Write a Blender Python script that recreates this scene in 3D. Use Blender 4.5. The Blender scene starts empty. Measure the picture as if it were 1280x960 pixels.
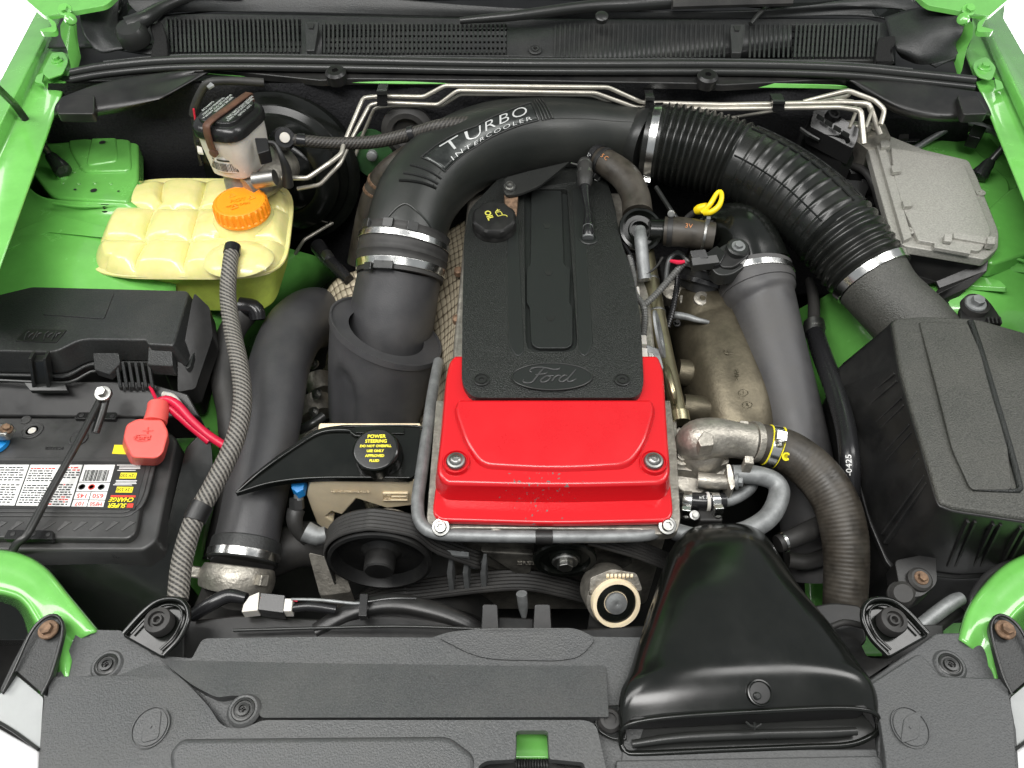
import bpy, bmesh, math, random
from mathutils import Vector, Matrix
from mathutils.geometry import tessellate_polygon
PI = math.pi
rnd = random.Random(7)
sc = bpy.context.scene
C = sc.collection
# ---------------- camera ----------------
F = 940.0; PITCH = math.radians(48); DIST = 0.95
DIR = Vector((0, math.cos(PITCH), -math.sin(PITCH))); UPV = Vector((0, math.sin(PITCH), math.cos(PITCH)))
CAM = -DIST * DIR
cd = bpy.data.cameras.new('camera'); cam = bpy.data.objects.new('camera', cd); C.objects.link(cam)
cam.location = CAM; cam.rotation_euler = (PI/2 - PITCH, 0, 0)
cd.sensor_width = 36; cd.lens = F/1280*36; cd.clip_start = .01; cd.clip_end = 100
sc.camera = cam
# ---------------- light: a bright white workshop with rows of ceiling lamps, plus added side fills ----------------
w = bpy.data.worlds.new('World'); sc.world = w; w.use_nodes = True
w.node_tree.nodes['Background'].inputs[0].default_value = (.93, .97, 1, 1)
w.node_tree.nodes['Background'].inputs[1].default_value = .40
def area(loc, size, power, target=(0, .1, 0), col=(1, .985, .96), spread=PI):
    l = bpy.data.lights.new('ceiling_lamp', 'AREA'); l.shape = 'RECTANGLE'; l.size, l.size_y = size; l.energy = power; l.color = col; l.spread = spread
    o = bpy.data.objects.new('ceiling_lamp', l); C.objects.link(o); o.location = loc
    o.rotation_euler = (Vector(target)-Vector(loc)).to_track_quat('-Z', 'Y').to_euler()
    return o
area((-.35, -.8, 2.1), (2.0, .55), 60)
area((-3.4, 1.5, 2.6), (2.4, 4), 210, (-3.4, 1.51, -.7), spread=1.1); area((3.4, 1.5, 2.6), (2.4, 4), 210, (3.4, 1.51, -.7), spread=1.1)  # narrow side floods added only to whiten the floor beside the car
area((-1.6, .1, 2.0), (.5, 2.2), 34)  # this pair: side fills added to brighten the inner aprons
area((1.6, .1, 2.0), (.5, 2.2), 34)
area((0, 2.4, 2.1), (2.4, .3), 16, (0, .9, 0))
sc.view_settings.view_transform = 'Standard'; sc.view_settings.look = 'None'
sc.view_settings.exposure = -0.16; sc.view_settings.gamma = 1
sc.render.engine = 'CYCLES'

# ---------------- projecting photo positions into the place ----------------
def ray(px, py): return DIR + Vector((1, 0, 0))*((px-640)/F) - UPV*((py-480)/F)
def P(px, py, z):
    r = ray(px, py); return CAM + r*((z-CAM.z)/r.z)
def PY(px, py, y):
    r = ray(px, py); return CAM + r*((y-CAM.y)/r.y)
def dep(p): return (Vector(p)-CAM).dot(DIR)
def m_(px, p): return px*dep(p)/F
# ---------------- materials ----------------
def mat(name, col, rough=.5, metal=0, bump=0, bscale=300, vary=0, vscale=40, coat=0, col2=None, spec=.5, ior=None, detail=3, trans=0, sss=0, rvary=0, vthr=None, bdist=.0006, dust=0):
    m = bpy.data.materials.new(name); m.use_nodes = True
    nt = m.node_tree; n = nt.nodes; b = n['Principled BSDF']
    b.inputs['Base Color'].default_value = (*col, 1); b.inputs['Roughness'].default_value = rough
    b.inputs['Metallic'].default_value = metal; b.inputs['Specular IOR Level'].default_value = spec
    if coat: b.inputs['Coat Weight'].default_value = coat; b.inputs['Coat Roughness'].default_value = .06
    if trans: b.inputs['Transmission Weight'].default_value = trans
    if sss: b.inputs['Subsurface Weight'].default_value = sss; b.inputs['Subsurface Radius'].default_value = (.02, .015, .006); b.inputs['Subsurface Scale'].default_value = .4
    tc = n.new('ShaderNodeTexCoord')
    if bump:
        t = n.new('ShaderNodeTexNoise'); t.inputs['Scale'].default_value = bscale; t.inputs['Detail'].default_value = detail
        nt.links.new(tc.outputs['Object'], t.inputs['Vector'])
        bp = n.new('ShaderNodeBump'); bp.inputs['Strength'].default_value = bump; bp.inputs['Distance'].default_value = bdist
        nt.links.new(t.outputs['Fac'], bp.inputs['Height']); nt.links.new(bp.outputs[0], b.inputs['Normal'])
    if vary or rvary:
        t = n.new('ShaderNodeTexNoise'); t.inputs['Scale'].default_value = vscale; t.inputs['Detail'].default_value = 6; t.inputs['Roughness'].default_value = .65
        nt.links.new(tc.outputs['Object'], t.inputs['Vector'])
        if vary:
            r = n.new('ShaderNodeValToRGB'); lo, hi = vthr or (.35, .65)
            r.color_ramp.elements[0].position = lo; r.color_ramp.elements[1].position = hi
            c2 = col2 or tuple(c*(1-vary) for c in col)
            r.color_ramp.elements[0].color = (*c2, 1); r.color_ramp.elements[1].color = (*col, 1)
            nt.links.new(t.outputs['Fac'], r.inputs[0]); nt.links.new(r.outputs[0], b.inputs['Base Color'])
        if rvary:
            mr = n.new('ShaderNodeMapRange'); mr.inputs[3].default_value = rough-rvary; mr.inputs[4].default_value = rough+rvary
            mr.inputs[1].default_value = .3; mr.inputs[2].default_value = .7
            nt.links.new(t.outputs['Fac'], mr.inputs[0]); nt.links.new(mr.outputs[0], b.inputs['Roughness'])
    if dust:      # uneven dusty film and scuffs
        t = n.new('ShaderNodeTexNoise'); t.inputs['Scale'].default_value = 11; t.inputs['Detail'].default_value = 9; t.inputs['Roughness'].default_value = .68
        nt.links.new(tc.outputs['Object'], t.inputs['Vector'])
        mr = n.new('ShaderNodeMapRange'); mr.inputs[1].default_value = .42; mr.inputs[2].default_value = .75; mr.inputs[3].default_value = 0; mr.inputs[4].default_value = dust
        nt.links.new(t.outputs['Fac'], mr.inputs[0])
        mx = n.new('ShaderNodeMix'); mx.data_type = 'RGBA'; mx.inputs[7].default_value = (.23, .215, .185, 1); mx.inputs[6].default_value = (*col, 1)
        nt.links.new(mr.outputs[0], mx.inputs[0])
        src = b.inputs['Base Color'].links[0].from_socket if b.inputs['Base Color'].links else None
        if src: nt.links.new(src, mx.inputs[6])
        nt.links.new(mx.outputs[2], b.inputs['Base Color'])
        rl = b.inputs['Roughness'].links[0].from_socket if b.inputs['Roughness'].links else rough
        nt.links.new(math_(nt, 'ADD', rl, math_(nt, 'MULTIPLY', mr.outputs[0], 1.1)), b.inputs['Roughness'])
    return m
def math_(nt, op, a, b=None):
    m = nt.nodes.new('ShaderNodeMath'); m.operation = op
    for i, v in enumerate((a, b)):
        if v is None: continue
        if isinstance(v, (int, float)): m.inputs[i].default_value = v
        else: nt.links.new(v, m.inputs[i])
    return m.outputs[0]
def uvmat(name, c1, c2, rough, metal, ku, kv, diag, bump, thr=(.3, .7), noise=0, nscale=60):
    """woven cover: UV is metres along the sweep and turns around it"""
    m = mat(name, c1, rough, metal); nt = m.node_tree; n = nt.nodes; b = n['Principled BSDF']
    uv = n.new('ShaderNodeUVMap'); s = n.new('ShaderNodeSeparateXYZ'); nt.links.new(uv.outputs[0], s.inputs[0])
    u, v = s.outputs[0], s.outputs[1]
    a1 = math_(nt, 'MULTIPLY', u, ku*2*PI); a2 = math_(nt, 'MULTIPLY', v, kv*2*PI)
    if diag:
        s1 = math_(nt, 'SINE', math_(nt, 'ADD', a1, a2)); s2 = math_(nt, 'SINE', math_(nt, 'SUBTRACT', a1, a2))
    else:
        s1 = math_(nt, 'SINE', a1); s2 = math_(nt, 'SINE', a2)
    if diag: h = math_(nt, 'ADD', math_(nt, 'MULTIPLY', s1, math_(nt, 'ADD', math_(nt, 'MULTIPLY', s2, .22), .34)), .5)
    else: h = math_(nt, 'POWER', math_(nt, 'MULTIPLY', math_(nt, 'ABSOLUTE', s1), math_(nt, 'ABSOLUTE', s2)), .6)
    if noise:
        tc = n.new('ShaderNodeTexCoord'); t = n.new('ShaderNodeTexNoise'); t.inputs['Scale'].default_value = nscale; t.inputs['Detail'].default_value = 6
        nt.links.new(tc.outputs['Object'], t.inputs['Vector'])
        hc = math_(nt, 'ADD', h, math_(nt, 'MULTIPLY', math_(nt, 'SUBTRACT', t.outputs['Fac'], .5), noise))
    else: hc = h
    r = n.new('ShaderNodeValToRGB'); r.color_ramp.elements[0].position = thr[0]; r.color_ramp.elements[1].position = thr[1]
    r.color_ramp.elements[0].color = (*c2, 1); r.color_ramp.elements[1].color = (*c1, 1)
    nt.links.new(hc, r.inputs[0]); nt.links.new(r.outputs[0], b.inputs['Base Color'])
    bp = n.new('ShaderNodeBump'); bp.inputs['Strength'].default_value = bump; bp.inputs['Distance'].default_value = .001
    nt.links.new(h, bp.inputs['Height']); nt.links.new(bp.outputs[0], b.inputs['Normal'])
    return m
M = {}
M['floor'] = mat('workshop_floor_paint', (.92, .93, .93), .5, vary=.03, vscale=2)
M['green'] = mat('green_body_paint', (.165, .51, .10), .22, coat=.8, bump=.05, bscale=30, rvary=.06, vary=.12, vscale=25, dust=0.04)
M['greendk'] = mat('dark_green_primer', (.03, .10, .03), .5, vary=.5, vscale=20)  # body green darkened so the firewall plate looks dim
M['tex'] = mat('grained_black_plastic', (.030, .032, .032), .42, bump=.8, bscale=520, vary=.45, vscale=480, vthr=(.38, .62), detail=3, dust=0.07)
M['texc'] = mat('coarse_black_crackle', (.028, .031, .028), .36, bump=1, bscale=620, detail=4, bdist=.0014, vary=.9, vscale=620, vthr=(.40, .66))
M['texsm'] = mat('smooth_black_crackle', (.014, .016, .015), .42, bump=.5, bscale=900)
M['radcov'] = mat('grained_grey_plastic', (.080, .083, .084), .42, bump=.7, bscale=560, vary=.3, vscale=560, vthr=(.4, .62), detail=2, rvary=.06, bdist=.0008, dust=0.1)
M['airtop'] = mat('leather_grain_plastic', (.072, .073, .064), .42, bump=1, bscale=520, vary=.55, vscale=520, vthr=(.4, .6), bdist=.0011, dust=0.1)
M['black'] = mat('black_plastic', (.012, .012, .012), .36, bump=.15, bscale=90, vary=.3, vscale=30, rvary=.08, dust=0.06)
M['gloss'] = mat('glossy_black_plastic', (.005, .006, .005), .19, bump=.1, bscale=14, rvary=.05, vscale=20, dust=0.02)
M['satin'] = mat('satin_black_moulding', (.018, .019, .018), .3, bump=.12, bscale=500, rvary=.05, vscale=12, dust=0.03)
M['duct'] = mat('satin_duct_plastic', (.017, .019, .017), .36, bump=.25, bscale=700, rvary=.05, vscale=9, dust=0.05)
M['greytube'] = mat('dusty_grey_tube_plastic', (.066, .065, .067), .46, bump=.15, bscale=300, vary=.25, vscale=15, rvary=.08, dust=0.2)
M['rubber'] = mat('black_rubber', (.03, .029, .028), .55, bump=.3, bscale=200, vary=.4, vscale=25, dust=0.1)
M['rubberg'] = mat('glossy_rubber', (.014, .014, .015), .25, rvary=.08, vscale=25)
M['brownhose'] = mat('aged_brown_rubber', (.05, .042, .032), .42, bump=.4, bscale=150, vary=.6, vscale=35, rvary=.1, dust=0.2)
M['dark'] = mat('dark_painted_metal', (.02, .02, .02), .45, vary=.4, vscale=25, bump=.2, bscale=120, dust=0.1)
M['deep'] = mat('oily_black_metal', (.012, .012, .012), .5, vary=.5, vscale=30, bump=.4, bscale=90, dust=0.08)
M['steel'] = mat('zinc_plated_steel', (.42, .42, .4), .38, 1, bump=.1, bscale=120, vary=.3, vscale=60)
M['clampm'] = mat('bright_stainless_band', (.75, .75, .73), .2, 1, rvary=.08, vscale=60)
M['cast'] = mat('cast_aluminium', (.5, .47, .41), .45, .75, bump=.9, bscale=240, vary=.45, vscale=55, bdist=.0009)
M['castecu'] = mat('dusty_cast_aluminium', (.44, .43, .39), .5, .35, bump=.8, bscale=420, vary=.3, vscale=380, bdist=.0008, detail=5, dust=0.2)
M['alu'] = mat('dull_aluminium_tube', (.29, .30, .30), .5, .45, bump=.5, bscale=200, vary=.4, vscale=45)
M['pipe'] = mat('beige_coated_brake_pipe', (.56, .53, .46), .32, .6, vary=.25, vscale=40)
M['bronze'] = mat('stained_manifold_casting', (.15, .13, .09), .42, .7, bump=.5, bscale=200, vary=.35, vscale=40)
M['brass'] = mat('yellow_passivated_rail', (.42, .38, .24), .28, .9, vary=.3, vscale=30)
M['rust'] = mat('rusty_steel', (.3, .19, .12), .7, .5, bump=.6, bscale=200, vary=.6, vscale=150)
M['red'] = mat('red_cover_paint', (.56, .005, .010), .3, coat=.4, bump=.05, bscale=60, rvary=.05, vscale=20)
M['orange'] = mat('orange_cap_plastic', (.95, .30, .01), .4, bump=.1, bscale=100, sss=.1)
M['yellow'] = mat('yellow_handle_plastic', (.9, .66, .01), .35)
M['tank'] = mat('aged_translucent_plastic', (.82, .73, .33), .22, bump=.5, bscale=130, vary=.25, vscale=24, col2=(.70, .68, .26), sss=.35, coat=.3)
M['tanklow'] = mat('green_tinted_plastic', (.66, .80, .14), .32, vary=.3, vscale=22, sss=.25, coat=.3)
M['tan'] = mat('tan_nylon', (.93, .78, .54), .42, vary=.12, vscale=30, bump=.1, bscale=200, sss=.08)
M['redchip'] = mat('chipped_red_paint', (.56, .005, .010), .3, coat=.4)
M['bellow'] = mat('satin_bellows_rubber', (.008, .009, .008), .27, rvary=.06, vscale=15, dust=.05)
M['cone'] = mat('worn_grey_black_shroud', (.050, .050, .053), .42, bump=.4, bscale=500, vary=.2, vscale=20, dust=.1)
M['dimyel'] = mat('dull_yellow_print', (.55, .52, .08), .5)
M['white'] = mat('milky_white_plastic', (.66, .63, .57), .38, vary=.15, vscale=30, sss=.1)
M['paper'] = mat('white_label_paper', (.8, .8, .78), .5)
M['ink'] = mat('black_print', (.02, .02, .02), .5)  # print; its black also paints the shade inside holes, notches and hollows
M['redink'] = mat('red_print', (.7, .05, .03), .5)
M['yelink'] = mat('yellow_print', (.9, .78, .03), .45)
M['whiteink'] = mat('white_print', (.8, .8, .78), .45)
M['silverink'] = mat('silver_print', (.55, .56, .55), .35, .2)
M['orink'] = mat('worn_orange_print', (.5, .2, .07), .6)
M['salmon'] = mat('salmon_rubber_boot', (.80, .12, .10), .42, bump=.15, bscale=150, vary=.12, vscale=30)
M['redwire'] = mat('red_wire', (.6, .012, .05), .35)
M['blue'] = mat('blue_plastic', (.01, .25, .65), .4)
M['batt'] = mat('battery_case_black', (.05, .05, .05), .38, bump=.35, bscale=40, rvary=.12, vscale=18, vary=.3, dust=0.08)
M['felt'] = mat('black_insulation_felt', (.028, .028, .03), .95, bump=1, bscale=260, vary=.5, vscale=350, bdist=.002, detail=6, spec=.15)
M['foam'] = mat('black_foam', (.02, .02, .02), .95, bump=1, bscale=200, bdist=.002, spec=.1)
M['brownrub'] = mat('perished_brown_strap', (.12, .055, .032), .6, vary=.4, vscale=60)
M['glass'] = mat('windscreen_glass', (.015, .017, .016), .06, spec=.6, rvary=.03, vscale=4)
M['inner'] = mat('headlamp_shell', (.36, .375, .37), .35, vary=.12, vscale=15)
M['chrome'] = mat('clear_headlamp_face', (.8, .8, .8), .15, bump=.3, bscale=40)
M['ecuplug'] = mat('connector_black', (.013, .013, .013), .25, bump=.1, bscale=80)
M['braid'] = uvmat('braided_hose_cover', (.23, .215, .19), (.035, .033, .03), .55, 0, 165, 8, True, .9, noise=.35, nscale=200)
M['braid2'] = uvmat('fine_braided_hose', (.06, .055, .048), (.022, .02, .018), .5, 0, 160, 8, True, .6, noise=.4)
M['weave'] = uvmat('woven_heat_blanket', (.46, .40, .29), (.07, .05, .03), .5, .3, 62, 62, False, 1, thr=(.05, .55), noise=.5, nscale=60)
M['split'] = mat('banded_loom', (.03, .03, .03), .35)

# ---------------- object helpers ----------------
LOC = {}; DEPTH = {}
def prop(o, label=None, cat=None, group=None, kind=None):
    if label: o['label'] = label
    if cat: o['category'] = cat
    if group: o['group'] = group
    if kind: o['kind'] = kind
    return o
def thing(name, label, cat, loc, group=None):
    o = bpy.data.objects.new(name, None); C.objects.link(o); o.location = loc; o.empty_display_size = .02
    LOC[o] = Vector(loc); return prop(o, label, cat, group)
def mk(name, vs, fs, m, parent=None, uvs=None, ang=38, bevel=0, bseg=2, label=None, cat=None, group=None, kind=None, flip=False):
    me = bpy.data.meshes.new(name)
    vs = [Vector(v) for v in vs]
    if parent is not None and DEPTH.get(parent, 0) >= 2:      # deepest level reached: the piece joins its parent's mesh
        base = LOC[parent]; pm = parent.data
        me.from_pydata([v-base for v in vs], [], fs)
        slot = list(pm.materials).index(m) if m in list(pm.materials) else len(pm.materials)
        if slot == len(pm.materials): pm.materials.append(m)
        bm = bmesh.new(); bm.from_mesh(me); bmesh.ops.recalc_face_normals(bm, faces=bm.faces)
        for f in bm.faces: f.material_index = slot; f.smooth = True
        bm.to_mesh(me); bm.free(); bm = bmesh.new(); bm.from_mesh(pm); bm.from_mesh(me); bm.to_mesh(pm); bm.free()
        bpy.data.meshes.remove(me)
        try: pm.set_sharp_from_angle(angle=math.radians(ang))
        except Exception: pass
        return parent
    if parent is not None: base = LOC[parent]
    else:
        n = len(vs); base = Vector((sum(v.x for v in vs)/n, sum(v.y for v in vs)/n, min(v.z for v in vs)))
    me.from_pydata([v-base for v in vs], [], fs)
    bm = bmesh.new(); bm.from_mesh(me)
    bmesh.ops.recalc_face_normals(bm, faces=bm.faces)
    if flip: bmesh.ops.reverse_faces(bm, faces=bm.faces)
    if uvs:
        bm.verts.ensure_lookup_table()
        l = bm.loops.layers.uv.new('UVMap')
        for f, uf in zip(bm.faces, uvs):
            d = {v: uf[k] for k, v in enumerate([bm.verts[i] for i in fs[f.index]])}
            for lp in f.loops: lp[l].uv = d[lp.vert]
    bm.to_mesh(me); bm.free()
    me.polygons.foreach_set('use_smooth', [True]*len(me.polygons))
    try: me.set_sharp_from_angle(angle=math.radians(ang))
    except Exception: pass
    me.materials.append(m)
    o = bpy.data.objects.new(name, me); C.objects.link(o)
    if parent is not None: o.parent = parent; LOC[o] = base; DEPTH[o] = DEPTH.get(parent, 0)+1
    else: o.location = base; LOC[o] = base
    if bevel:
        b = o.modifiers.new('bevel', 'BEVEL'); b.width = bevel; b.segments = bseg; b.limit_method = 'ANGLE'; b.angle_limit = math.radians(32)
        b.harden_normals = True; b.use_clamp_overlap = True
    return prop(o, label, cat, group, kind)

def rounded(pts, r=0):
    """round the corners of a pixel outline; a vertex may carry its own radius as 4th value"""
    out = []; n = len(pts)
    for i, p in enumerate(pts):
        rr = p[3] if len(p) > 3 else r
        p0 = Vector(p[:3]); a = Vector(pts[i-1][:3]); b = Vector(pts[(i+1) % n][:3])
        la, lb = (a-p0).length, (b-p0).length
        if rr <= 0 or la < 1e-6 or lb < 1e-6: out.append(p0); continue
        ra, rb = min(rr, la*.45), min(rr, lb*.45)
        q0 = p0+(a-p0)*ra/la; q1 = p0+(b-p0)*rb/lb
        k = 5
        for j in range(k+1):
            t = j/k; out.append(q0*(1-t)**2+p0*2*t*(1-t)+q1*t*t)
    return out
def zz(pts, z):
    """(x,y) or (x,y,r) outline at one height"""
    return [(p[0], p[1], z, p[2]) if len(p) > 2 else (p[0], p[1], z) for p in pts]
def prism(name, top, bot, m, parent=None, **k):
    n = len(top)
    vs = list(top)+list(bot)
    fs = [tuple(range(n)), tuple(range(2*n-1, n-1, -1))]+[(i, n+i, n+(i+1) % n, (i+1) % n) for i in range(n)]
    return mk(name, vs, fs, m, parent, **k)
def slab(name, pts, th, m, parent=None, r=0, draft=0, world=False, **k):
    top = [Vector(p) for p in pts] if world else [P(*p) for p in rounded(pts, r)]
    n = len(top); c = sum(top, Vector())/n
    bot = []
    for i, p in enumerate(top):
        d = Vector((0, 0, 0))
        if draft:
            t = (top[(i+1) % n]-top[i-1]); nn = Vector((t.y, -t.x, 0))
            if nn.length > 0: nn.normalize()
            if nn.dot(p-c) < 0: nn = -nn
            d = nn*draft
        bot.append(p+d-Vector((0, 0, th)))
    k.setdefault('bevel', .002)
    return prism(name, top, bot, m, parent, **k)
def plate(name, outer, holes, th, m, parent=None, r=0, bevel=.0015, **k):
    """slab with holes; a bevel is cut on the rims"""
    O = [P(*p) for p in rounded(outer, r)]; H = [[P(*p) for p in (rounded(h, 0))] for h in holes]
    loops = [O]+H; allv = [v for l in loops for v in l]; N = len(allv)
    tris = tessellate_polygon([[Vector((v.x, v.y, 0)) for v in l] for l in loops])
    vs = allv+[v-Vector((0, 0, th)) for v in allv]
    fs = [tuple(t) for t in tris]+[tuple(N+i for i in reversed(t)) for t in tris]
    o = 0
    for l in loops:
        n = len(l)
        fs += [(o+i, o+(i+1) % n, N+o+(i+1) % n, N+o+i) for i in range(n)]; o += n
    return mk(name, vs, fs, m, parent, bevel=bevel, **k)
def cr(a, b, c, d, t):
    return .5*((2*b)+(c-a)*t+(2*a-5*b+4*c-d)*t*t+(3*b-a-3*c+d)*t*t*t)
def spline(pts, steps, closed=False):
    n = len(pts); out = []
    rng = n if closed else n-1
    for i in range(rng):
        g = (lambda j: pts[j % n]) if closed else (lambda j: pts[j] if 0 <= j < n else (2*pts[0]-pts[1] if j < 0 else 2*pts[-1]-pts[-2]))
        for k in range(steps): out.append(cr(g(i-1), g(i), g(i+1), g(i+2), k/steps))
    if not closed: out.append(pts[-1].copy())
    return out
class Path:
    def __init__(s, ctrl, ds=.005, frame='pt', up=Vector((0, 0, 1)), curve=True):
        pv = [Vector((*c[0], c[1])) for c in ctrl]      # 4-vectors: position, radius
        fine = spline(pv, 40) if curve else pv
        L = [0]
        for i in range(1, len(fine)): L.append(L[-1]+(fine[i].xyz-fine[i-1].xyz).length)
        n = max(2, int(L[-1]/ds)); s.len = L[-1]; s.q = []; j = 0
        for i in range(n+1):
            t = L[-1]*i/n
            while j < len(L)-2 and L[j+1] < t: j += 1
            f = (t-L[j])/max(1e-9, L[j+1]-L[j]); s.q.append(fine[j].lerp(fine[j+1], min(1, f)))
        s.s = [L[-1]*i/n for i in range(n+1)]; s.n = n
        s.t = []
        for i in range(n+1):
            a = s.q[max(0, i-1)].xyz; b = s.q[min(n, i+1)].xyz; s.t.append((b-a).normalized())
        s.N = []; N = up-s.t[0]*up.dot(s.t[0])
        if N.length < .05: N = Vector((0, 1, 0))-s.t[0]*s.t[0].y
        N.normalize()
        for i in range(n+1):
            if frame == 'up': M_ = up-s.t[i]*up.dot(s.t[i])
            else: M_ = N-s.t[i]*N.dot(s.t[i])
            N = M_.normalized(); s.N.append(N)
    def at(s, d):
        x = max(0, min(s.n-1e-6, d/s.len*s.n)); i = int(x); f = x-i
        q = s.q[i].lerp(s.q[i+1], f); return q.xyz, q.w, s.t[i].lerp(s.t[i+1], f).normalized(), s.N[i].lerp(s.N[i+1], f).normalized()
    def surf(s, d, a, off=0, sup=2):
        p, r, t, N = s.at(d); B = t.cross(N)
        e = 2/sup; c, sn = math.cos(a), math.sin(a)
        return p+N*(math.copysign(abs(c)**e, c)*(r+off))+B*(math.copysign(abs(sn)**e, sn)*(r+off))
def sweep(name, path, m, parent=None, n=20, prof=None, cap=True, s0=0, s1=None, off=0, sup=2, step=None, inner=0, **k):
    s1 = path.len if s1 is None else s1
    if step is None: idx = max(1, round((s1-s0)/(path.len/path.n)))
    else: idx = max(1, round((s1-s0)/step))
    S = [s0+(s1-s0)*i/idx for i in range(idx+1)]
    vs = []; uv = []
    for d in S:
        p, r, t, N = path.at(d)
        ro = (r*(prof(d) if prof else 1)+off)
        for j in range(n): vs.append(path.surf(d, 2*PI*j/n, ro-r, sup))
    fs = []; R = len(S)
    for i in range(R-1):
        for j in range(n):
            j2 = (j+1) % n
            fs.append((i*n+j, i*n+j2, (i+1)*n+j2, (i+1)*n+j))
            uv.append(((S[i], j/n), (S[i], (j+1)/n), (S[i+1], (j+1)/n), (S[i+1], j/n)))
    if cap:
        if inner:   # open mouth: rim and a short inside wall
            for e, (i0, dd) in enumerate(((0, inner), ((R-1)*n, -inner))):
                pass
        fs.append(tuple(range(n))); uv.append(tuple((0, 0) for _ in range(n)))
        fs.append(tuple((R-1)*n+j for j in reversed(range(n)))); uv.append(tuple((0, 0) for _ in range(n)))
    return mk(name, vs, fs, m, parent, uvs=uv, **k)
def path_px(pts, **k):
    """(px,py,z,radius in px)"""
    c = []
    for (x, y, z, r) in pts:
        p = P(x, y, z); c.append((p, m_(r, p)))
    return Path(c, **k)
def hose(name, pts, m, parent=None, ds=.005, n=16, prof=None, frame='pt', sup=2, curve=True, cap=True, **k):
    pa = path_px(pts, ds=ds, frame=frame, curve=curve)
    o = sweep(name, pa, m, parent, n=n, prof=prof, sup=sup, cap=cap, **k); return o, pa
def basis(axis):
    a = Vector(axis).normalized(); r = Vector((0, 0, 1)) if abs(a.z) < .9 else Vector((0, 1, 0))
    x = r.cross(a).normalized(); y = a.cross(x); return x, y, a
def lathe(name, prof, c, axis, m, parent=None, n=32, sx=1, sy=1, flute=None, rot=0, **k):
    x, y, a = basis(axis); c = Vector(c); vs = []; R = len(prof)
    for i, (r, h) in enumerate(prof):
        for j in range(n):
            t = 2*PI*j/n+rot; rr = r*(flute(i, t) if flute else 1)
            vs.append(c+x*math.cos(t)*rr*sx+y*math.sin(t)*rr*sy+a*h)
    fs = [(i*n+j, i*n+(j+1) % n, (i+1)*n+(j+1) % n, (i+1)*n+j) for i in range(R-1) for j in range(n)]
    if prof[0][0] > 1e-5: fs.append(tuple(range(n)))
    if prof[-1][0] > 1e-5: fs.append(tuple((R-1)*n+j for j in reversed(range(n))))
    o = mk(name, vs, fs, m, parent, **k)
    return o
def loft(name, rings, m, parent=None, closed=True, cap=True, flipuv=False, uvscale=None, **k):
    n = len(rings[0]); vs = [v for r in rings for v in r]; R = len(rings); fs = []; uv = []
    for i in range(R-1):
        for j in range(n if closed else n-1):
            fs.append((i*n+j, i*n+(j+1) % n, (i+1)*n+(j+1) % n, (i+1)*n+j))
            if uvscale:
                a, b = uvscale; uv.append(((i*a, j*b), (i*a, (j+1)*b), ((i+1)*a, (j+1)*b), ((i+1)*a, j*b)))
    if cap and closed: 
        fs.append(tuple(range(n))); fs.append(tuple((R-1)*n+j for j in reversed(range(n))))
        if uvscale: uv += [tuple((0, 0) for _ in range(n))]*2
    return mk(name, vs, fs, m, parent, uvs=uv if uvscale else None, **k)
def patch(name, rows, m, parent=None, st=8, thick=0, uvm=None, lin=False, **k):
    """smooth sheet through rows of (px,py,z)"""
    G = [[P(*p) for p in r] for r in rows]
    step = 1 if lin else st
    G1 = [spline(r, step) for r in G]
    cols = [spline([r[j] for r in G1], step) for j in range(len(G1[0]))]
    R = [[cols[j][i] for j in range(len(cols))] for i in range(len(cols[0]))]
    o = loft(name, R, m, parent, closed=False, uvscale=uvm, **k)
    if thick:
        s = o.modifiers.new('solid', 'SOLIDIFY'); s.thickness = thick; s.offset = 0
    return o
def box(name, c, size, m, parent=None, ax=None, **k):
    """box: centre, full size, optional axes"""
    X, Y, Z = ax or (Vector((1, 0, 0)), Vector((0, 1, 0)), Vector((0, 0, 1)))
    c = Vector(c); a, b, d = [s/2 for s in size]
    vs = [c+X*(i*a)+Y*(j*b)+Z*(l*d) for i in (-1, 1) for j in (-1, 1) for l in (-1, 1)]
    fs = [(0, 1, 3, 2), (4, 6, 7, 5), (0, 4, 5, 1), (2, 3, 7, 6), (0, 2, 6, 4), (1, 5, 7, 3)]
    k.setdefault('bevel', min(size)*.12)
    return mk(name, vs, fs, m, parent, **k)
def hexbolt(c, axis, r, m, parent=None, name='bolt', washer=1.0, h=.006, torx=False, **k):
    """flange washer, head; torx heads get a star socket, others a hex head"""
    o = lathe(name, [(r*washer*1.25, -h*.4), (r*washer*1.3, 0), (r*washer*1.2, h*.2), (r*.85, h*.25)], c, axis, m, parent, n=20, **k)
    if torx:
        lathe('head', [(r*.85, h*.2), (r*.85, h*.7), (r*.72, h*.95), (r*.42, h*.95), (r*.36, h*.4), (0, h*.4)], c, axis, m, o, n=24,
              flute=lambda i, t: 1+(.12*math.cos(6*t) if i >= 3 else 0))
    else:
        x, y, a = basis(axis); c = Vector(c)
        pts = [c+x*math.cos(i*PI/3+.3)*r*.8+y*math.sin(i*PI/3+.3)*r*.8+a*h*1.1 for i in range(6)]
        prism('head', pts, [p-a*h for p in pts], m, o, bevel=r*.08)
    return o
def clip(c, axis, r, m, parent, name='push_clip'):
    o = lathe(name, [(r*1.25, -.002), (r*1.28, .0006), (r*1.15, .0018), (r*.95, .002), (r*.9, .0008), (r*.72, .0008), (r*.68, .003), (r*.42, .0032), (r*.38, .0012), (0, .0012)], c, axis, m, parent, n=32)
    x, y, a = basis(axis)
    for s in (0, 1): box('slot', Vector(c)+a*.002, (r*.5, r*.12, .003), M['deep'], o, ax=((x, y, a) if s else (y, -x, a)), bevel=0)
    return o
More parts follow.
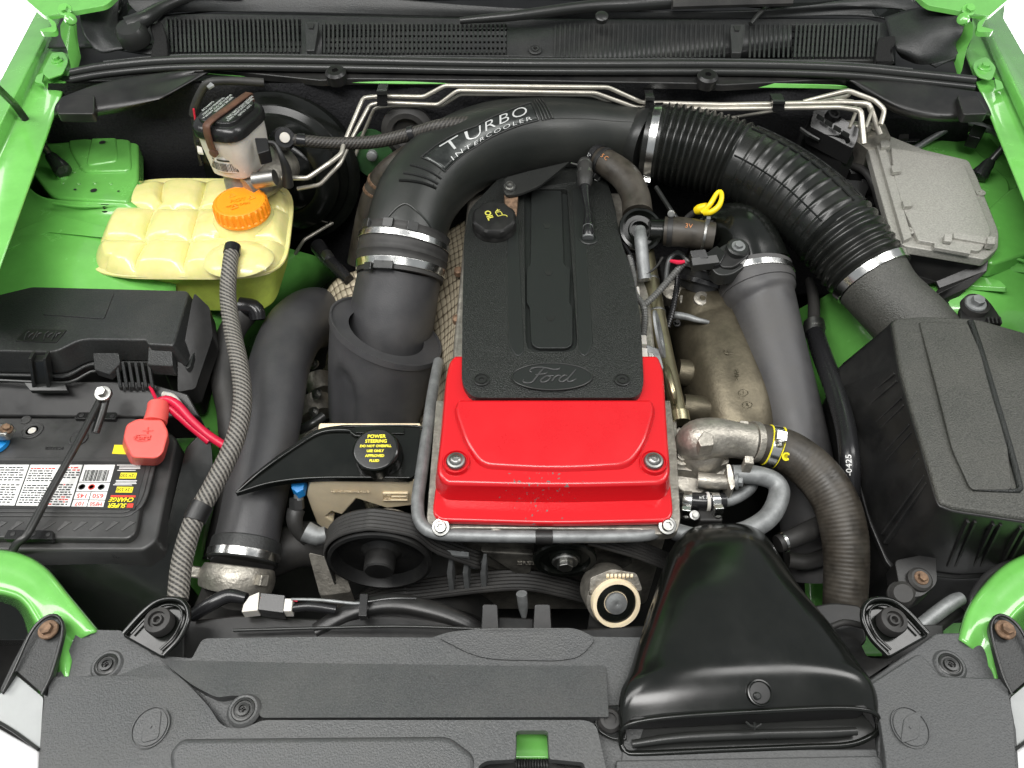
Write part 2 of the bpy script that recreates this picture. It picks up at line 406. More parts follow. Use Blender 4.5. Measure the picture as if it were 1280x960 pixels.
def surfbox(name, path, d, a, w, l, h, m, parent, turn=0, **k):
    """small box standing on a swept surface: w along the path, l around it, h outwards"""
    p, r, t, N = path.at(d); B = t.cross(N); out = (N*math.cos(a)+B*math.sin(a)); side = out.cross(t)
    c = p+out*(r+h*.4)
    X, Y = (t*math.cos(turn)+side*math.sin(turn)), (side*math.cos(turn)-t*math.sin(turn))
    return box(name, c, (w, l, h), m, parent, ax=(X, Y, out), **k)
def clampring(path, s, parent, w=.009, off=.0012, a=0, mm='clampm', screw=True, n=40, name='hose_clamp', r=None):
    o = sweep(name, path, M[mm], parent, n=n, s0=s-w/2, s1=s+w/2, off=off, step=w/2, bevel=.0006, **(r or {}))
    if screw:
        p, rr, t, N = path.at(s); B = t.cross(N); out = N*math.cos(a)+B*math.sin(a); side = t.cross(out)
        c = p+out*(rr+off+.004)
        box('screw_housing', c, (w*1.15, .014, .008), M[mm], o, ax=(t, side, out), bevel=.0012)
        hexbolt(c+side*.009, side, .0045, M['steel'], o, name='screw', h=.005)
    return o
def text_geo(body, size, shear=0, spacing=1, ext=.0002, align='CENTER', bold=0):
    cu = bpy.data.curves.new('t', 'FONT'); cu.body = body; cu.size = size; cu.shear = shear; cu.space_character = spacing
    cu.align_x = align; cu.align_y = 'CENTER'; cu.extrude = ext; cu.offset = bold; cu.resolution_u = 3
    ob = bpy.data.objects.new('t', cu); C.objects.link(ob)
    bpy.context.view_layer.update()
    me = bpy.data.meshes.new_from_object(ob.evaluated_get(bpy.context.evaluated_depsgraph_get()))
    vs = [v.co.copy() for v in me.vertices]; fs = [tuple(p.vertices) for p in me.polygons]
    bpy.data.objects.remove(ob); bpy.data.curves.remove(cu); bpy.data.meshes.remove(me)
    return vs, fs
def text(name, body, size, c, X, Y, m, parent, sx=1, **k):
    X = Vector(X).normalized(); Y = Vector(Y).normalized(); Z = X.cross(Y)
    vs, fs = text_geo(body, size, **{q: k.pop(q) for q in ('shear', 'spacing', 'ext', 'align', 'bold') if q in k})
    return mk(name, [Vector(c)+X*v.x*sx+Y*v.y+Z*v.z for v in vs], fs, m, parent, **k)
def pxy(px, py, z, dx, dy):
    """world unit directions of picture-right and picture-up at a level plane"""
    return P(px, py, z), (P(px+5, py, z)-P(px, py, z)).normalized(), (P(px, py-5, z)-P(px, py, z)).normalized()
def ellipse(cx, cy, rx, ry, z, n=32, a=0):
    return [(cx+rx*math.cos(t)*math.cos(a)-ry*math.sin(t)*math.sin(a), cy+rx*math.cos(t)*math.sin(a)+ry*math.sin(t)*math.cos(a), z) for t in [2*PI*i/n for i in range(n)]]
# ================= the setting =================
mk('floor', [(-7, -7, -.78), (7, -7, -.78), (7, 9, -.78), (-7, 9, -.78)], [(0, 1, 2, 3)], M['floor'], kind='structure')

# ================= car body =================
body = thing('car_body', 'bright green painted body shell round the open engine bay', 'car body', (0, .2, -.5))
def strips(name, lines, m, parent, **k):
    """folded sheet: each line is one crease, rear to front"""
    G = [[p if isinstance(p, Vector) else P(*p) for p in l] for l in lines]
    n = len(G[0])
    return loft(name, [[G[i][j] for i in range(len(G))] for j in range(n)], m, parent, closed=False, **k)
fl = strips('fender', [
    [P(84, -60, .13)+Vector((.02, 0, -.6)), P(-122, 330, .10)+Vector((.02, 0, -.6))], [P(84, -60, .13)+Vector((-.012, 0, -.05)), P(-122, 330, .10)+Vector((-.012, 0, -.05))],
    [(84, -60, .13), (-122, 330, .10)], [(104, -50, .135), (-104, 360, .105)], [(108, -40, .115), (-84, 372, .085)], [(116, -20, .113), (-60, 372, .083)],
    [(120, 0, .108), (-22, 400, .08), ], [(120, 10, .06), (-22, 400, .02)]], M['green'], body, bevel=.0035, bseg=3)
fl.modifiers.new('solid', 'SOLIDIFY').thickness = .0012
fr = strips('fender', [
    [P(1208, -60, .13)+Vector((-.02, 0, -.6)), P(1432, 330, .10)+Vector((-.02, 0, -.6))], [P(1208, -60, .13)+Vector((.012, 0, -.05)), P(1432, 330, .10)+Vector((.012, 0, -.05))],
    [(1208, -60, .13), (1432, 330, .10)], [(1190, -60, .135), (1400, 380, .105)], [(1184, -50, .115), (1380, 390, .085)], [(1180, -20, .113), (1358, 380, .083)],
    [(1178, 0, .108), (1340, 400, .08)], [(1178, 10, .06), (1340, 400, .02)]], M['green'], body, bevel=.0035, bseg=3)
fr.modifiers.new('solid', 'SOLIDIFY').thickness = .0012
# bolt tabs on the fender flanges
slab('fender_tab', zz([(64, 66, 3), (80, 64, 5), (86, 76, 5), (78, 92, 3), (60, 98, 3), (52, 90, 3)], .115), .003, M['green'], body, r=4, bevel=.001)
hexbolt(P(71, 75, .117), (0, -.1, 1), .0075, M['green'], body)
slab('fender_tab', zz([(1233, 70), (1218, 76), (1216, 84), (1222, 95), (1240, 100), (1246, 84)], .115), .003, M['green'], body, r=5, bevel=.001)
hexbolt(P(1231, 84, .117), (0, -.1, 1), .0085, M['green'], body)
for x, y, s in ((46, 94, 1), (1252, 102, -1)):
    slab('pressed_hook', zz([(x, y), (x+9*s, y-4), (x+6*s, y+8), (x+10*s, y+12), (x-3*s, y+8)], .114), .004, M['green'], body, r=2)
# gap beside the fender flange (shaded inner panel)
patch('gutter_panel', [[(125, -80, .05), (104, 30, .05), (70, 140, .03), (0, 260, .02), (-60, 400, .01)], [(40, -40, .02), (50, 60, .02), (50, 170, .0), (-10, 300, -.01), (-60, 420, -.02)]], M['green'], body, thick=.002)
patch('gutter_panel', [[(1165, -80, .05), (1196, 20, .05), (1225, 120, .03), (1300, 220, .02), (1400, 360, .01)], [(1260, -40, .02), (1250, 60, .02), (1235, 170, .0), (1320, 260, -.01), (1400, 400, -.02)]], M['green'], body, thick=.002)
# strut tower tops
tl = slab('strut_tower', zz([(48, 141, 6), (172, 131, 8), (173, 225, 8), (160, 252, 6), (64, 247, 14), (40, 215, 12), (30, 200, 5)], .004), .03, M['green'], body, bevel=.005, bseg=3)
slab('tower_pad', zz([(96, 148, 8), (150, 144, 8), (160, 160, 8), (163, 212, 8), (104, 214, 8), (84, 180, 12)], .008), .006, M['green'], tl, bevel=.003, bseg=3, draft=.003)
slab('tower_pad', zz([(118, 158, 6), (142, 154, 6), (146, 200, 6), (108, 206, 6)], .0105), .004, M['green'], tl, bevel=.0022, bseg=3, draft=.003)
for x, y, r, z in ((128, 178, 4, .0115), (117, 238, 4, .005), (94, 237, 1.8, .005), (148, 239, 1.5, .005), (10, 251, 4, -.008), (1, 283, 3, -.01)):
    p = P(x, y, z); lathe('hole', [(m_(r, p), .0004), (0, .0006)], p, (0, 0, 1), M['ink'], body, n=16)
patch('inner_apron', [
    [(-40, 215, .005), (20, 222, .005), (60, 248, .002), (165, 253, .0)],
    [(-40, 250, -.01), (20, 268, -.012), (80, 272, -.014), (190, 275, -.016)],
    [(-40, 290, -.012), (30, 300, -.006), (90, 300, -.012), (220, 310, -.03)],
    [(-40, 330, -.014), (30, 340, -.022), (90, 345, -.02), (220, 360, -.05)],
    [(-40, 400, -.06), (30, 400, -.06), (110, 410, -.07), (220, 420, -.09)],
    [(-60, 470, -.24), (30, 470, -.24), (110, 480, -.24), (220, 480, -.24)],
    [(-60, 720, -.36), (30, 720, -.36), (110, 740, -.36), (220, 740, -.36)]], M['green'], body, thick=.002)
slab('pressed_rib', [(0, 296, -.004, 5), (70, 268, -.004, 5), (136, 284, -.010, 5), (140, 298, -.012, 5), (60, 290, -.006, 5), (0, 316, -.006, 5)], .004, M['green'], body, bevel=.002, draft=.003)
patch('inner_wall', [
    [(173, 228, 0), (190, 340, -.06), (200, 500, -.17), (190, 640, -.2)],
    [(330, 300, -.12), (262, 400, -.13), (252, 560, -.2), (230, 720, -.22)],
    [(420, 330, -.22), (300, 430, -.22), (290, 580, -.25), (262, 760, -.28)],
    [(440, 360, -.45), (330, 450, -.45), (320, 600, -.45), (290, 800, -.45)]], M['green'], body, thick=.002)
# right side
tr = slab('strut_tower', zz([(1112, 142, 6), (1135, 140, 6), (1225, 160, 8), (1330, 215, 8), (1340, 300, 8), (1240, 330, 8), (1130, 230, 8)], .004), .03, M['green'], body, bevel=.005, bseg=3)
slab('tower_pad', zz([(1150, 172, 8), (1210, 178, 8), (1262, 226, 10), (1262, 262, 8), (1222, 270, 8), (1150, 210, 8)], .009), .006, M['green'], tr, bevel=.003, bseg=3, draft=.003)
slab('tower_pad', [(1228, 268, .012, 10), (1268, 232, .012, 8), (1340, 240, .012, 8), (1340, 300, .004, 8), (1248, 318, .004, 8)], .01, M['green'], tr, bevel=.004, bseg=3, draft=.004)
patch('inner_apron', [
    [(1130, 225, .0), (1240, 300, .0), (1340, 300, .0)],
    [(1085, 300, -.05), (1215, 345, -.03), (1340, 350, -.03)],
    [(1045, 360, -.10), (1190, 385, -.055), (1340, 390, -.04)],
    [(990, 395, -.18), (1120, 430, -.12), (1340, 440, -.08)],
    [(985, 450, -.25), (1090, 520, -.22), (1340, 560, -.15)],
    [(1000, 620, -.34), (1100, 680, -.34), (1340, 700, -.3)],
    [(1010, 820, -.42), (1140, 820, -.42), (1340, 820, -.38)]], M['green'], body, thick=.002)
for pts in ([(1150, 365, -.06), (1200, 340, -.03), (1250, 350, -.02), (1260, 360, -.02), (1200, 356, -.035), (1158, 378, -.06)],
            [(1170, 330, -.04), (1235, 322, -.012), (1300, 330, -.01), (1300, 338, -.012), (1235, 330, -.02), (1172, 340, -.05)]):
    slab('pressed_rib', pts, .006, M['green'], body, r=5, bevel=.002, draft=.003)
for pts in ([(66, 254, .003), (100, 258, .0), (150, 258, -.006), (180, 262, -.01)], [(1132, 232, .0), (1170, 262, -.002), (1222, 306, -.003), (1300, 332, -.004)]):
    hose('seam_sealer', [(x, y, z+.001, 1.8) for x, y, z in pts], M['green'], body, ds=.003, n=8)
for x, y, z in [(56+i*9, 150+i*16, .0055) for i in range(5)]+[(78+i*20, 228+(i % 2), .0055) for i in range(4)]+[(1140+i*19, 158+i*2.6, .0055) for i in range(5)]:
    p = P(x, y, z); lathe('spot_weld', [(m_(2.6, p), -.001), (m_(2.2, p), -.0004), (m_(1.2, p), -.0009), (0, -.001)], p, (0, 0, 1), M['green'], body, n=12)
# front corner pieces
patch('front_panel', [
    [(-30, 688, -.12), (20, 694, -.12), (55, 712, -.12), (84, 748, -.12), (122, 790, -.12)],
    [(-30, 686, -.082), (20, 692, -.080), (55, 710, -.080), (86, 746, -.080), (122, 790, -.084)],
    [(-30, 696, -.074), (18, 702, -.072), (50, 719, -.072), (78, 752, -.073), (110, 794, -.078)],
    [(-30, 712, -.0735), (14, 720, -.0715), (40, 734, -.0715), (62, 764, -.0725), (94, 806, -.086)],
    [(-30, 728, -.074), (10, 735, -.072), (33, 746, -.072), (53, 774, -.074), (88, 836, -.080)],
    [(-30, 738, -.080), (8, 744, -.078), (29, 754, -.078), (46, 782, -.080), (80, 858, -.088)],
    [(-30, 746, -.13), (4, 752, -.13), (24, 762, -.13), (36, 790, -.13), (50, 870, -.13)]], M['green'], body, thick=.003)
patch('front_panel', [
    [(1310, 684, -.12), (1264, 706, -.12), (1234, 733, -.12), (1212, 764, -.12), (1198, 800, -.12)],
    [(1310, 682, -.082), (1262, 704, -.080), (1232, 731, -.080), (1210, 763, -.080), (1198, 800, -.084)],
    [(1316, 692, -.074), (1270, 712, -.072), (1240, 740, -.072), (1220, 770, -.073), (1208, 806, -.078)],
    [(1320, 706, -.0735), (1278, 728, -.0715), (1252, 752, -.0715), (1234, 782, -.0725), (1224, 820, -.086)],
    [(1326, 720, -.074), (1290, 742, -.072), (1264, 764, -.072), (1248, 792, -.074), (1240, 840, -.080)],
    [(1330, 728, -.08), (1296, 750, -.078), (1270, 772, -.078), (1254, 800, -.080), (1248, 870, -.088)],
    [(1340, 744, -.13), (1304, 766, -.13), (1282, 790, -.13), (1266, 820, -.13), (1262, 890, -.13)]], M['green'], body, thick=.003)
# slam panel below the radiator cover, seen through the latch opening
slab('slam_panel', zz([(560, 880), (820, 800), (960, 860), (820, 1010), (560, 1010)], -.105), .03, M['green'], body, bevel=.004)
for x in (190, 1140):
    slab('panel_support', zz([(x-30, 780), (x+40, 780), (x+40, 960), (x-30, 960)], -.11), .02, M['dark'], body)
# bay floor, and dark side walls added so the white floor cannot leak in
slab('undertray', [(-.9, -.5, -.5), (.9, -.5, -.5), (.9, .9, -.5), (-.9, .9, -.5)], .01, M['deep'], body, world=True)
slab('side_shield', [(-.9, -.5, -.02), (-.86, -.5, -.02), (-.86, .9, .0), (-.9, .9, .0)], .5, M['dark'], body, world=True)
slab('side_shield', [(.9, -.5, -.02), (.86, -.5, -.02), (.86, .9, .0), (.9, .9, .0)], .5, M['dark'], body, world=True)
slab('front_shield', [(-.6, -.5, -.14), (.6, -.5, -.14), (.6, -.46, -.14), (-.6, -.46, -.14)], .36, M['dark'], body, world=True)
# firewall metal lip in green, visible as a thin line under the cowl
YF = PY(640, 100, .70).y
patch('firewall_lip', [[(240, 84, .118), (450, 98, .118), (640, 99, .118), (900, 103, .118), (1040, 106, .115), (1062, 110, .10)],
                       [(240, 92, .112), (450, 104, .112), (640, 105, .112), (900, 109, .112), (1040, 111, .108), (1058, 116, .09)]], M['green'], body, thick=.002)
p0 = P(640, 104, .11)
YW = p0.y+.01
fw = box('firewall', (0, YW+.03, -.18), (1.75, .02, .56), M['deep'], body)
# insulation on the firewall
ins = thing('insulation_mat', 'black felt insulation mat lining the wall behind the engine', 'insulation', (0, YW, -.1))
def wallpt(px, py, off=0): return PY(px, py, YW-off)
rows = []
for j in range(13):
    py = 104+j*22
    rows.append([wallpt(60+i*46, py, .012+.012*math.sin(i*1.3+j*.9)+.01*math.sin(i*.5-j*1.7)) for i in range(26)])
loft('felt_sheet', rows, M['felt'], ins, closed=False)
lathe('grommet', [(.045, 0), (.045, .008), (.035, .016), (.026, .016), (.022, .006), (0, .004)], PY(510, 162, YW-.03), (0, -1, .1), M['rubber'], ins, n=36)
g = PY(466, 192, YW-.04); lathe('pressed_plate', [(.036, 0), (.035, .003), (.0, .004)], g, (0, -1, .2), M['greendk'], ins, n=30, sy=1.2)
lathe('stud', [(.009, 0), (.009, .014), (.006, .016), (0, .016)], g, (0, -1, .2), M['alu'], ins, n=16)
hose('felt_roll', [(560, 116, .06, 3), (585, 122, .055, 6), (615, 124, .055, 6), (640, 120, .06, 3)], M['weave'], ins, ds=.006, n=12)

# ================= cowl =================
cowl = thing('cowl_panel', 'black plastic cowl panel with slatted vents below the windscreen', 'cowl', P(650, 50, .13))
def cz(py): return .125+(72-py)*.0005      # the vent panel rises towards the glass
def cp(px, py, dz=0): return (px, py, cz(py)+dz)
secs = [(208, 376, 24, 67), (403, 633, 30, 68), (990, 1098, 31, 73)]
outer = [cp(196, 18), cp(300, 17), cp(640, 22), cp(900, 24), cp(1080, 23), cp(1112, 30), cp(1118, 76), cp(900, 74), cp(640, 70), cp(400, 69), cp(200, 69)]
holes = [[cp(a, c), cp(b, c), cp(b, d), cp(a, d)] for a, b, c, d in secs]
plate('vent_panel', outer, holes, .006, M['tex'], cowl, bevel=.001)
slab('plenum_box', [(60, 100, .085), (240, 82, .085), (1060, 86, .085), (1240, 110, .085), (1240, -40, .085), (60, -40, .085)], .1, M['dark'], cowl)  # dark filler slab added so no floor shows under the cowl
slab('vent_tray', [cp(190, 16, -.03), cp(1120, 22, -.03), cp(1120, 80, -.03), cp(190, 76, -.03)], .003, M['ink'], cowl)  # black sheet painted in for the shade below the vents
def bar(name, a, b, w, h, m, parent, sharemesh=None):
    d = b-a; L = d.length; d.normalize(); Z = Vector((0, 0, 1)); X = d.cross(Z).normalized()
    return box(name, (a+b)/2, (w, L, h), m, parent, ax=(X, d, X.cross(d)), bevel=0)
for si, (a, b, c, d) in enumerate(secs):
    n = round((b-a)/5.45)
    for i in range(n):
        x = a+(i+.5)*(b-a)/n
        dx = {0: -2, 1: 0, 2: 3}[si]
        bar('slat', P(*cp(x, d, .001)), P(*cp(x+dx, c, .001)), .0036, .007, M['tex'], cowl)
    for k in range(1, 5):
        y = c+(d-c)*k/5
        bar('crossbar', P(*cp(a, y, -.006)), P(*cp(b, y, -.006)), .0022, .003, M['black'], cowl)
for a, b in ((690, 908), (934, 988)):
    n = round((b-a)/6)
    for i in range(n):
        x = a+(i+.5)*(b-a)/n
        bar('rib', P(*cp(x, 72, .0014)), P(*cp(x+1.5, 30, .0014)), .0032, .002, M['tex'], cowl)
for x0, y0, x1 in ((388, 45, 7), (921, 48, 8)):
    b_ = slab('joint_clip', [cp(x0-x1, y0-18, .012), cp(x0+x1+3, y0-18, .012), cp(x0+x1+2, y0-8, .012), cp(x0+x1-2, y0+18, .006), cp(x0-x1+2, y0+18, .006), cp(x0-x1, y0-8, .012)], .01, M['tex'], cowl, bevel=.0015)
    slab('clip_notch', [cp(x0-4, y0-16, .0126), cp(x0+5, y0-16, .0126), cp(x0+3, y0-10, .0126), cp(x0-2, y0-10, .0126)], .004, M['ink'], b_, bevel=0)
clip(P(*cp(669, 62, .002)), (0, -.3, 1), .009, M['tex'], cowl, 'screw_cap')
# upper panel between vents and glass
patch('upper_panel', [
    [cp(60, 60, -.02), cp(130, 60, .0), cp(200, 66, .0), cp(205, 18, .003), cp(330, 16, .003), cp(640, 22, .002), cp(900, 23, .002), cp(1100, 22, .002), cp(1128, 60, .002), cp(1170, 84, .0)],
    [cp(70, 40, -.02), cp(120, 30, 0), cp(180, 30, .0), cp(196, 12, .01), cp(330, 4, .01), cp(640, 16, .008), cp(900, 20, .006), cp(1110, 10, .006), cp(1160, 30, .006), cp(1210, 60, .004)],
    [cp(90, -10, .0), cp(140, -5, .01), cp(200, -5, .015), cp(260, -8, .02), cp(340, -14, .02), cp(640, 10, .012), cp(900, 14, .012), cp(1000, 8, .014), cp(1130, -8, .014), cp(1215, 6, .01)]],
      M['tex'], cowl, thick=.003, st=5)
# weather seal: a long double ridged rubber strip
seal = [(90, 91, .122, 5), (130, 84, .13, 6), (200, 77, .134, 6), (275, 75, .135, 6), (400, 76, .135, 6), (640, 80, .135, 6), (900, 81, .135, 6), (1050, 85, .134, 6), (1140, 93, .130, 6), (1217, 101, .122, 6)]
hose('weather_seal', seal, M['satin'], cowl, ds=.02, n=14, label='long rubber weather seal along the front edge')
hose('seal_bead', [(x, y+9, z-.006, 4.5) for x, y, z, r in seal], M['satin'], cowl, ds=.02, n=12)
hose('seal_bead', [(x, y-6, z-.002, 2.2) for x, y, z, r in seal[1:-1]], M['tex'], cowl, ds=.02, n=10)
# lower moulding below the seal and its two wings
slab('lower_moulding', [(240, 84, .122), (415, 82, .126), (640, 86, .127), (890, 88, .127), (1060, 92, .124), (1060, 98, .12), (905, 106, .12), (870, 104, .12), (640, 100, .12), (440, 98, .12), (400, 100, .12), (300, 90, .12)], .012, M['black'], cowl, bevel=.002)
for x, y in ((420, 93), (884, 98)):
    p = P(x, y, .127); lathe('knob', [(m_(13, p), -.012), (m_(13, p), .004), (m_(10, p), .008), (m_(4, p), .008), (m_(3.5, p), .002), (0, .002)], p, (0, -.2, 1), M['black'], cowl, n=28)
patch('wing_cover', [
    [(78, 122, .118), (130, 104, .125), (200, 92, .128), (275, 86, .125)],
    [(70, 132, .112), (118, 124, .118), (170, 110, .122), (262, 90, .12)],
    [(68, 142, .10), (100, 142, .106), (150, 134, .11), (205, 122, .112), ],
    [(68, 146, .085), (100, 146, .09), (155, 138, .09), (215, 118, .095)]], M['black'], cowl, thick=.003)
patch('wing_cover', [
    [(1045, 95, .122), (1100, 98, .125), (1170, 108, .122), (1225, 116, .118)],
    [(1060, 100, .12), (1110, 120, .12), (1170, 126, .116), (1232, 128, .112)],
    [(1085, 118, .112), (1130, 138, .11), (1180, 146, .105), (1238, 141, .10)],
    [(1085, 122, .09), (1130, 144, .09), (1180, 151, .088), (1240, 147, .085)]], M['black'], cowl, thick=.003)
slab('end_foot', [(76, 120, .124), (118, 117, .124), (118, 142, .116), (70, 142, .116)], .015, M['black'], cowl, r=5)
slab('end_foot', [(1196, 118, .124), (1222, 120, .124), (1236, 142, .116), (1204, 143, .116)], .015, M['black'], cowl, r=5)
# crumpled foam at the ends of the vents
for pts in ([(186, 30), (202, 26), (208, 45), (210, 70), (187, 70), (192, 50)], [(1098, 46), (1120, 44), (1119, 56), (1112, 62), (1118, 76), (1094, 76)]):
    slab('foam_block', [(x, y, cz(y)+.012+.006*rnd.random()) for x, y in pts], .018, M['foam'], cowl, r=4, bevel=.003)
# quarter panels at both ends
patch('corner_cover', [
    [cp(1105, 22, .006), cp(1150, 10, .02), cp(1195, 8, .03), cp(1206, 14, .03)],
    [cp(1112, 45, .006), cp(1150, 40, .02), cp(1190, 34, .026), cp(1203, 40, .025)],
    [cp(1120, 62, .004), cp(1150, 68, .010), cp(1178, 62, .012), cp(1194, 56, .012)],
    [cp(1128, 72, -.01), cp(1150, 80, .0), cp(1180, 78, .0), cp(1200, 74, .0)]], M['tex'], cowl, thick=.003)
patch('corner_cover', [
    [cp(98, 8, .02), cp(110, 0, .02), cp(135, -6, .02), cp(150, -10, .02)],
    [cp(104, 40, .02), cp(115, 35, .015), cp(132, 40, .01), cp(150, 36, .0)],
    [cp(118, 62, .006), cp(130, 66, .004), cp(150, 62, .004), cp(190, 56, .0)]], M['tex'], cowl, thick=.003)
# windscreen and wipers
gl = thing('windscreen', 'dark windscreen glass rising behind the cowl', 'windscreen', P(640, 5, .15))
A, B = P(230, 8, .15), P(1130, 8, .15)
gy = A.y
rows = []
for j in range(5):
    t = j/4
    rows.append([Vector((-.72+1.44*i/16, gy+.03+.85*t-.10*((i-8)/8)**2, .15+.48*t)) for i in range(17)])
g_ = loft('glass_pane', rows, M['glass'], gl, closed=False); s = g_.modifiers.new('solid', 'SOLIDIFY'); s.thickness = .005
def wiper(pts, blade, label, bolt=None):
    t = thing('windscreen_wiper', label, 'wiper', P(*pts[0][:3]))
    hose('wiper_arm', pts, M['satin'], t, ds=.01, n=12)
    if blade: hose('wiper_blade', blade, M['rubber'], t, ds=.01, n=8)
    if bolt:
        lathe('pivot', [(.011, -.004), (.011, .004), (.008, .006), (0, .006)], P(*bolt), (0, -.4, 1), M['satin'], t, n=20)
    return t
w1 = wiper([(162, 34, .165, 13), (180, 24, .172, 10), (205, 8, .178, 7), (240, -4, .18, 6), (300, -8, .185, 6)], None, 'black wiper arm curving up from the left end of the cowl')
lathe('spindle_cover', [(.026, -.02), (.026, .0), (.02, .008), (0, .01)], P(163, 38, .165), (0, -.3, 1), M['satin'], w1, n=28)
w2 = wiper([(575, 26, .165, 4), (640, 20, .17, 6), (720, 10, .175, 7), (758, 7, .176, 8), (820, 4, .178, 8), (980, -6, .18, 7)], None, 'long black wiper arm across the middle of the windscreen base', (752, 22, .175))
w3 = wiper([(966, 3, .17, 4), (950, 16, .165, 3), (938, 30, .155, 3)], [(840, 6, .18, 6), (900, 4, .18, 6), (990, 2, .182, 5)], 'thin wiper linkage and blade at the right of the windscreen base')

# ================= hood, standing open above the frame, with hinges and gas struts =================
hood = thing('hood', 'green hood raised on its hinges, its lower corners showing at the top edge', 'hood', (0, .86, .3))
hp = [Vector((-.74, .86, .30)), Vector((.74, .86, .30)), Vector((.66, 1.02, 1.35)), Vector((-.66, 1.02, 1.35))]
prism('hood_skin', hp, [p+Vector((0, .03, .005)) for p in hp], M['green'], hood, bevel=.006)
hp2 = [Vector((-.58, .852, .38)), Vector((.58, .852, .38)), Vector((.52, .99, 1.25)), Vector((-.52, .99, 1.25))]
prism('hood_liner', hp2, [p+Vector((0, .006, .001)) for p in hp2], M['felt'], hood)
def hinge(s):
    X = (lambda x: x) if s > 0 else (lambda x: 1292-x)
    h = slab('hood_hinge', [(X(1207), 16, .19, 4), (X(1217), 32, .17, 4), (X(1216), 45, .16, 4), (X(1208), 62, .14, 4), (X(1202), 90, .12, 3), (X(1194), 62, .135, 3), (X(1199), 40, .15, 3), (X(1200), 20, .18, 3)], .012, M['green'], hood, bevel=.002)
    slab('hinge_arm', [(X(1140), -12, .2, 8), (X(1158), 6, .198, 8), (X(1196), 13, .19, 5), (X(1236), 20, .18, 5), (X(1275), -14, .2, 5)], .008, M['green'], h, bevel=.002)
    slab('hinge_hook', [(X(1222), 28, .175, 4), (X(1234), 20, .18, 3), (X(1227), 33, .17, 2), (X(1243), 37, .165, 2), (X(1240), 40, .165, 2), (X(1221), 40, .165, 5)], .008, M['green'], h, bevel=.0015)
    hexbolt(P(X(1211), 12, .198), (0, -.5, .8), .009, M['green'], h)
    lathe('pivot_pin', [(.009, -.004), (.009, .003), (.006, .005), (0, .005)], P(X(1204), 24, .195), (-.6*s, -.5, .5), M['green'], h, n=20)
    return h
hinge(1); hinge(-1)
def strut(pts, label):
    t = thing('gas_strut', label, 'gas strut', P(*pts[-1][:3]), 'hood gas struts')
    hose('rod', pts[:2]+[pts[2]], M['satin'], t, ds=.02, n=14, curve=False)
    a, b = P(*pts[2][:3]), P(*pts[3][:3]); d = (b-a)
    r = m_(1, a)
    lathe('ball_socket', [(r*6, -.002), (r*7.5, .004), (r*8.5, d.length*.5), (r*10.5, d.length*.9), (r*10, d.length*1.15), (r*5, d.length*1.25), (0, d.length*1.25)], a, d, M['rubberg'], t, n=24)
    lathe('ball_stud', [(.009, -.012), (.009, .0), (.006, .004), (0, .004)], b+Vector((-.006, 0, -.012)), (0, 0, 1), M['green'], t, n=16)
strut([(-60, 55, .30, 5), (20, 132, .12, 4.5), (63, 195, .03, 4.5), (78, 212, .018, 5)], 'black gas strut reaching down to the left strut tower')
strut([(1350, 85, .28, 5), (1290, 145, .10, 4.5), (1237, 203, .035, 4.5), (1224, 219, .02, 5)], 'black gas strut reaching down to the right strut tower')
# ================= engine =================
# black centre cover
ec = thing('engine_cover', 'black crackle-finish engine cover with an oval script emblem, above the red cover', 'engine cover', P(690, 380, -.03))
eo = [(640, 205, .004, 8), (720, 205, .004, 8), (755, 214, .003, 8), (768, 255, .002, 10), (776, 300, .001, 10), (793, 350, 0, 10), (801, 400, 0, 10), (805, 484, -.001, 14), (796, 497, -.002, 10), (590, 497, -.002, 12), (577, 480, -.001, 12), (578, 390, 0, 5), (580, 300, .0, 8), (586, 262, .001, 10)]
chan = rounded(zz([(655, 236, 4), (709, 236, 4), (722, 432, 14), (714, 440, 6), (666, 440, 6), (657, 432, 14)], .0005))
plate('cover_panel', eo, [chan], .028, M['texc'], ec, bevel=.0022)
slab('channel_floor', zz([(645, 230), (718, 230), (730, 448), (650, 448)], -.009), .004, M['texsm'], ec)
cb = slab('channel_bar', zz([(664, 238, 3), (702, 238, 3), (705, 330, 3), (713, 336, 3), (712, 378, 3), (716, 384, 3), (716, 430, 6), (709, 435, 5), (672, 435, 5), (664, 430, 6), (662, 384, 3), (658, 378, 3), (658, 336, 3), (663, 330, 3)], -.0035), .005, M['texsm'], ec, bevel=.0012)
for y in (282, 341, 398):
    x = 683+(y-282)*.04
    slab('notch', zz([(x-5, y-2), (x+6, y-2), (x+3, y+3), (x-2, y+3)], -.003), .0015, M['satin'], cb, bevel=0)
# raised shoulders either side of the channel
for pts in ([(634, 236, 5), (645, 236, 4), (655, 440, 6), (646, 446, 8), (636, 430, 8)], [(716, 236, 4), (728, 236, 5), (741, 430, 8), (732, 446, 8), (724, 440, 6)]):
    slab('shoulder', [(p[0], p[1], .0016, p[2]) for p in pts], .004, M['texsm'], ec, bevel=.0012, draft=.002)
for x, y in ((602, 475), (778, 475), (640, 313), (727, 313)):
    p = P(x, y, .0); r = m_(10 if y > 400 else 8, p)
    o = lathe('cover_screw', [(r, -.003), (r*1.02, .0012), (r*.9, .0016), (r*.82, -.0002), (r*.62, -.0004), (r*.6, .0012), (r*.36, .0012), (r*.3, -.0008), (0, -.0008)], p, (0, 0, 1), M['satin'], ec, n=28,
          flute=lambda i, t: 1+(.15*math.cos(6*t) if i in (7,) else 0))
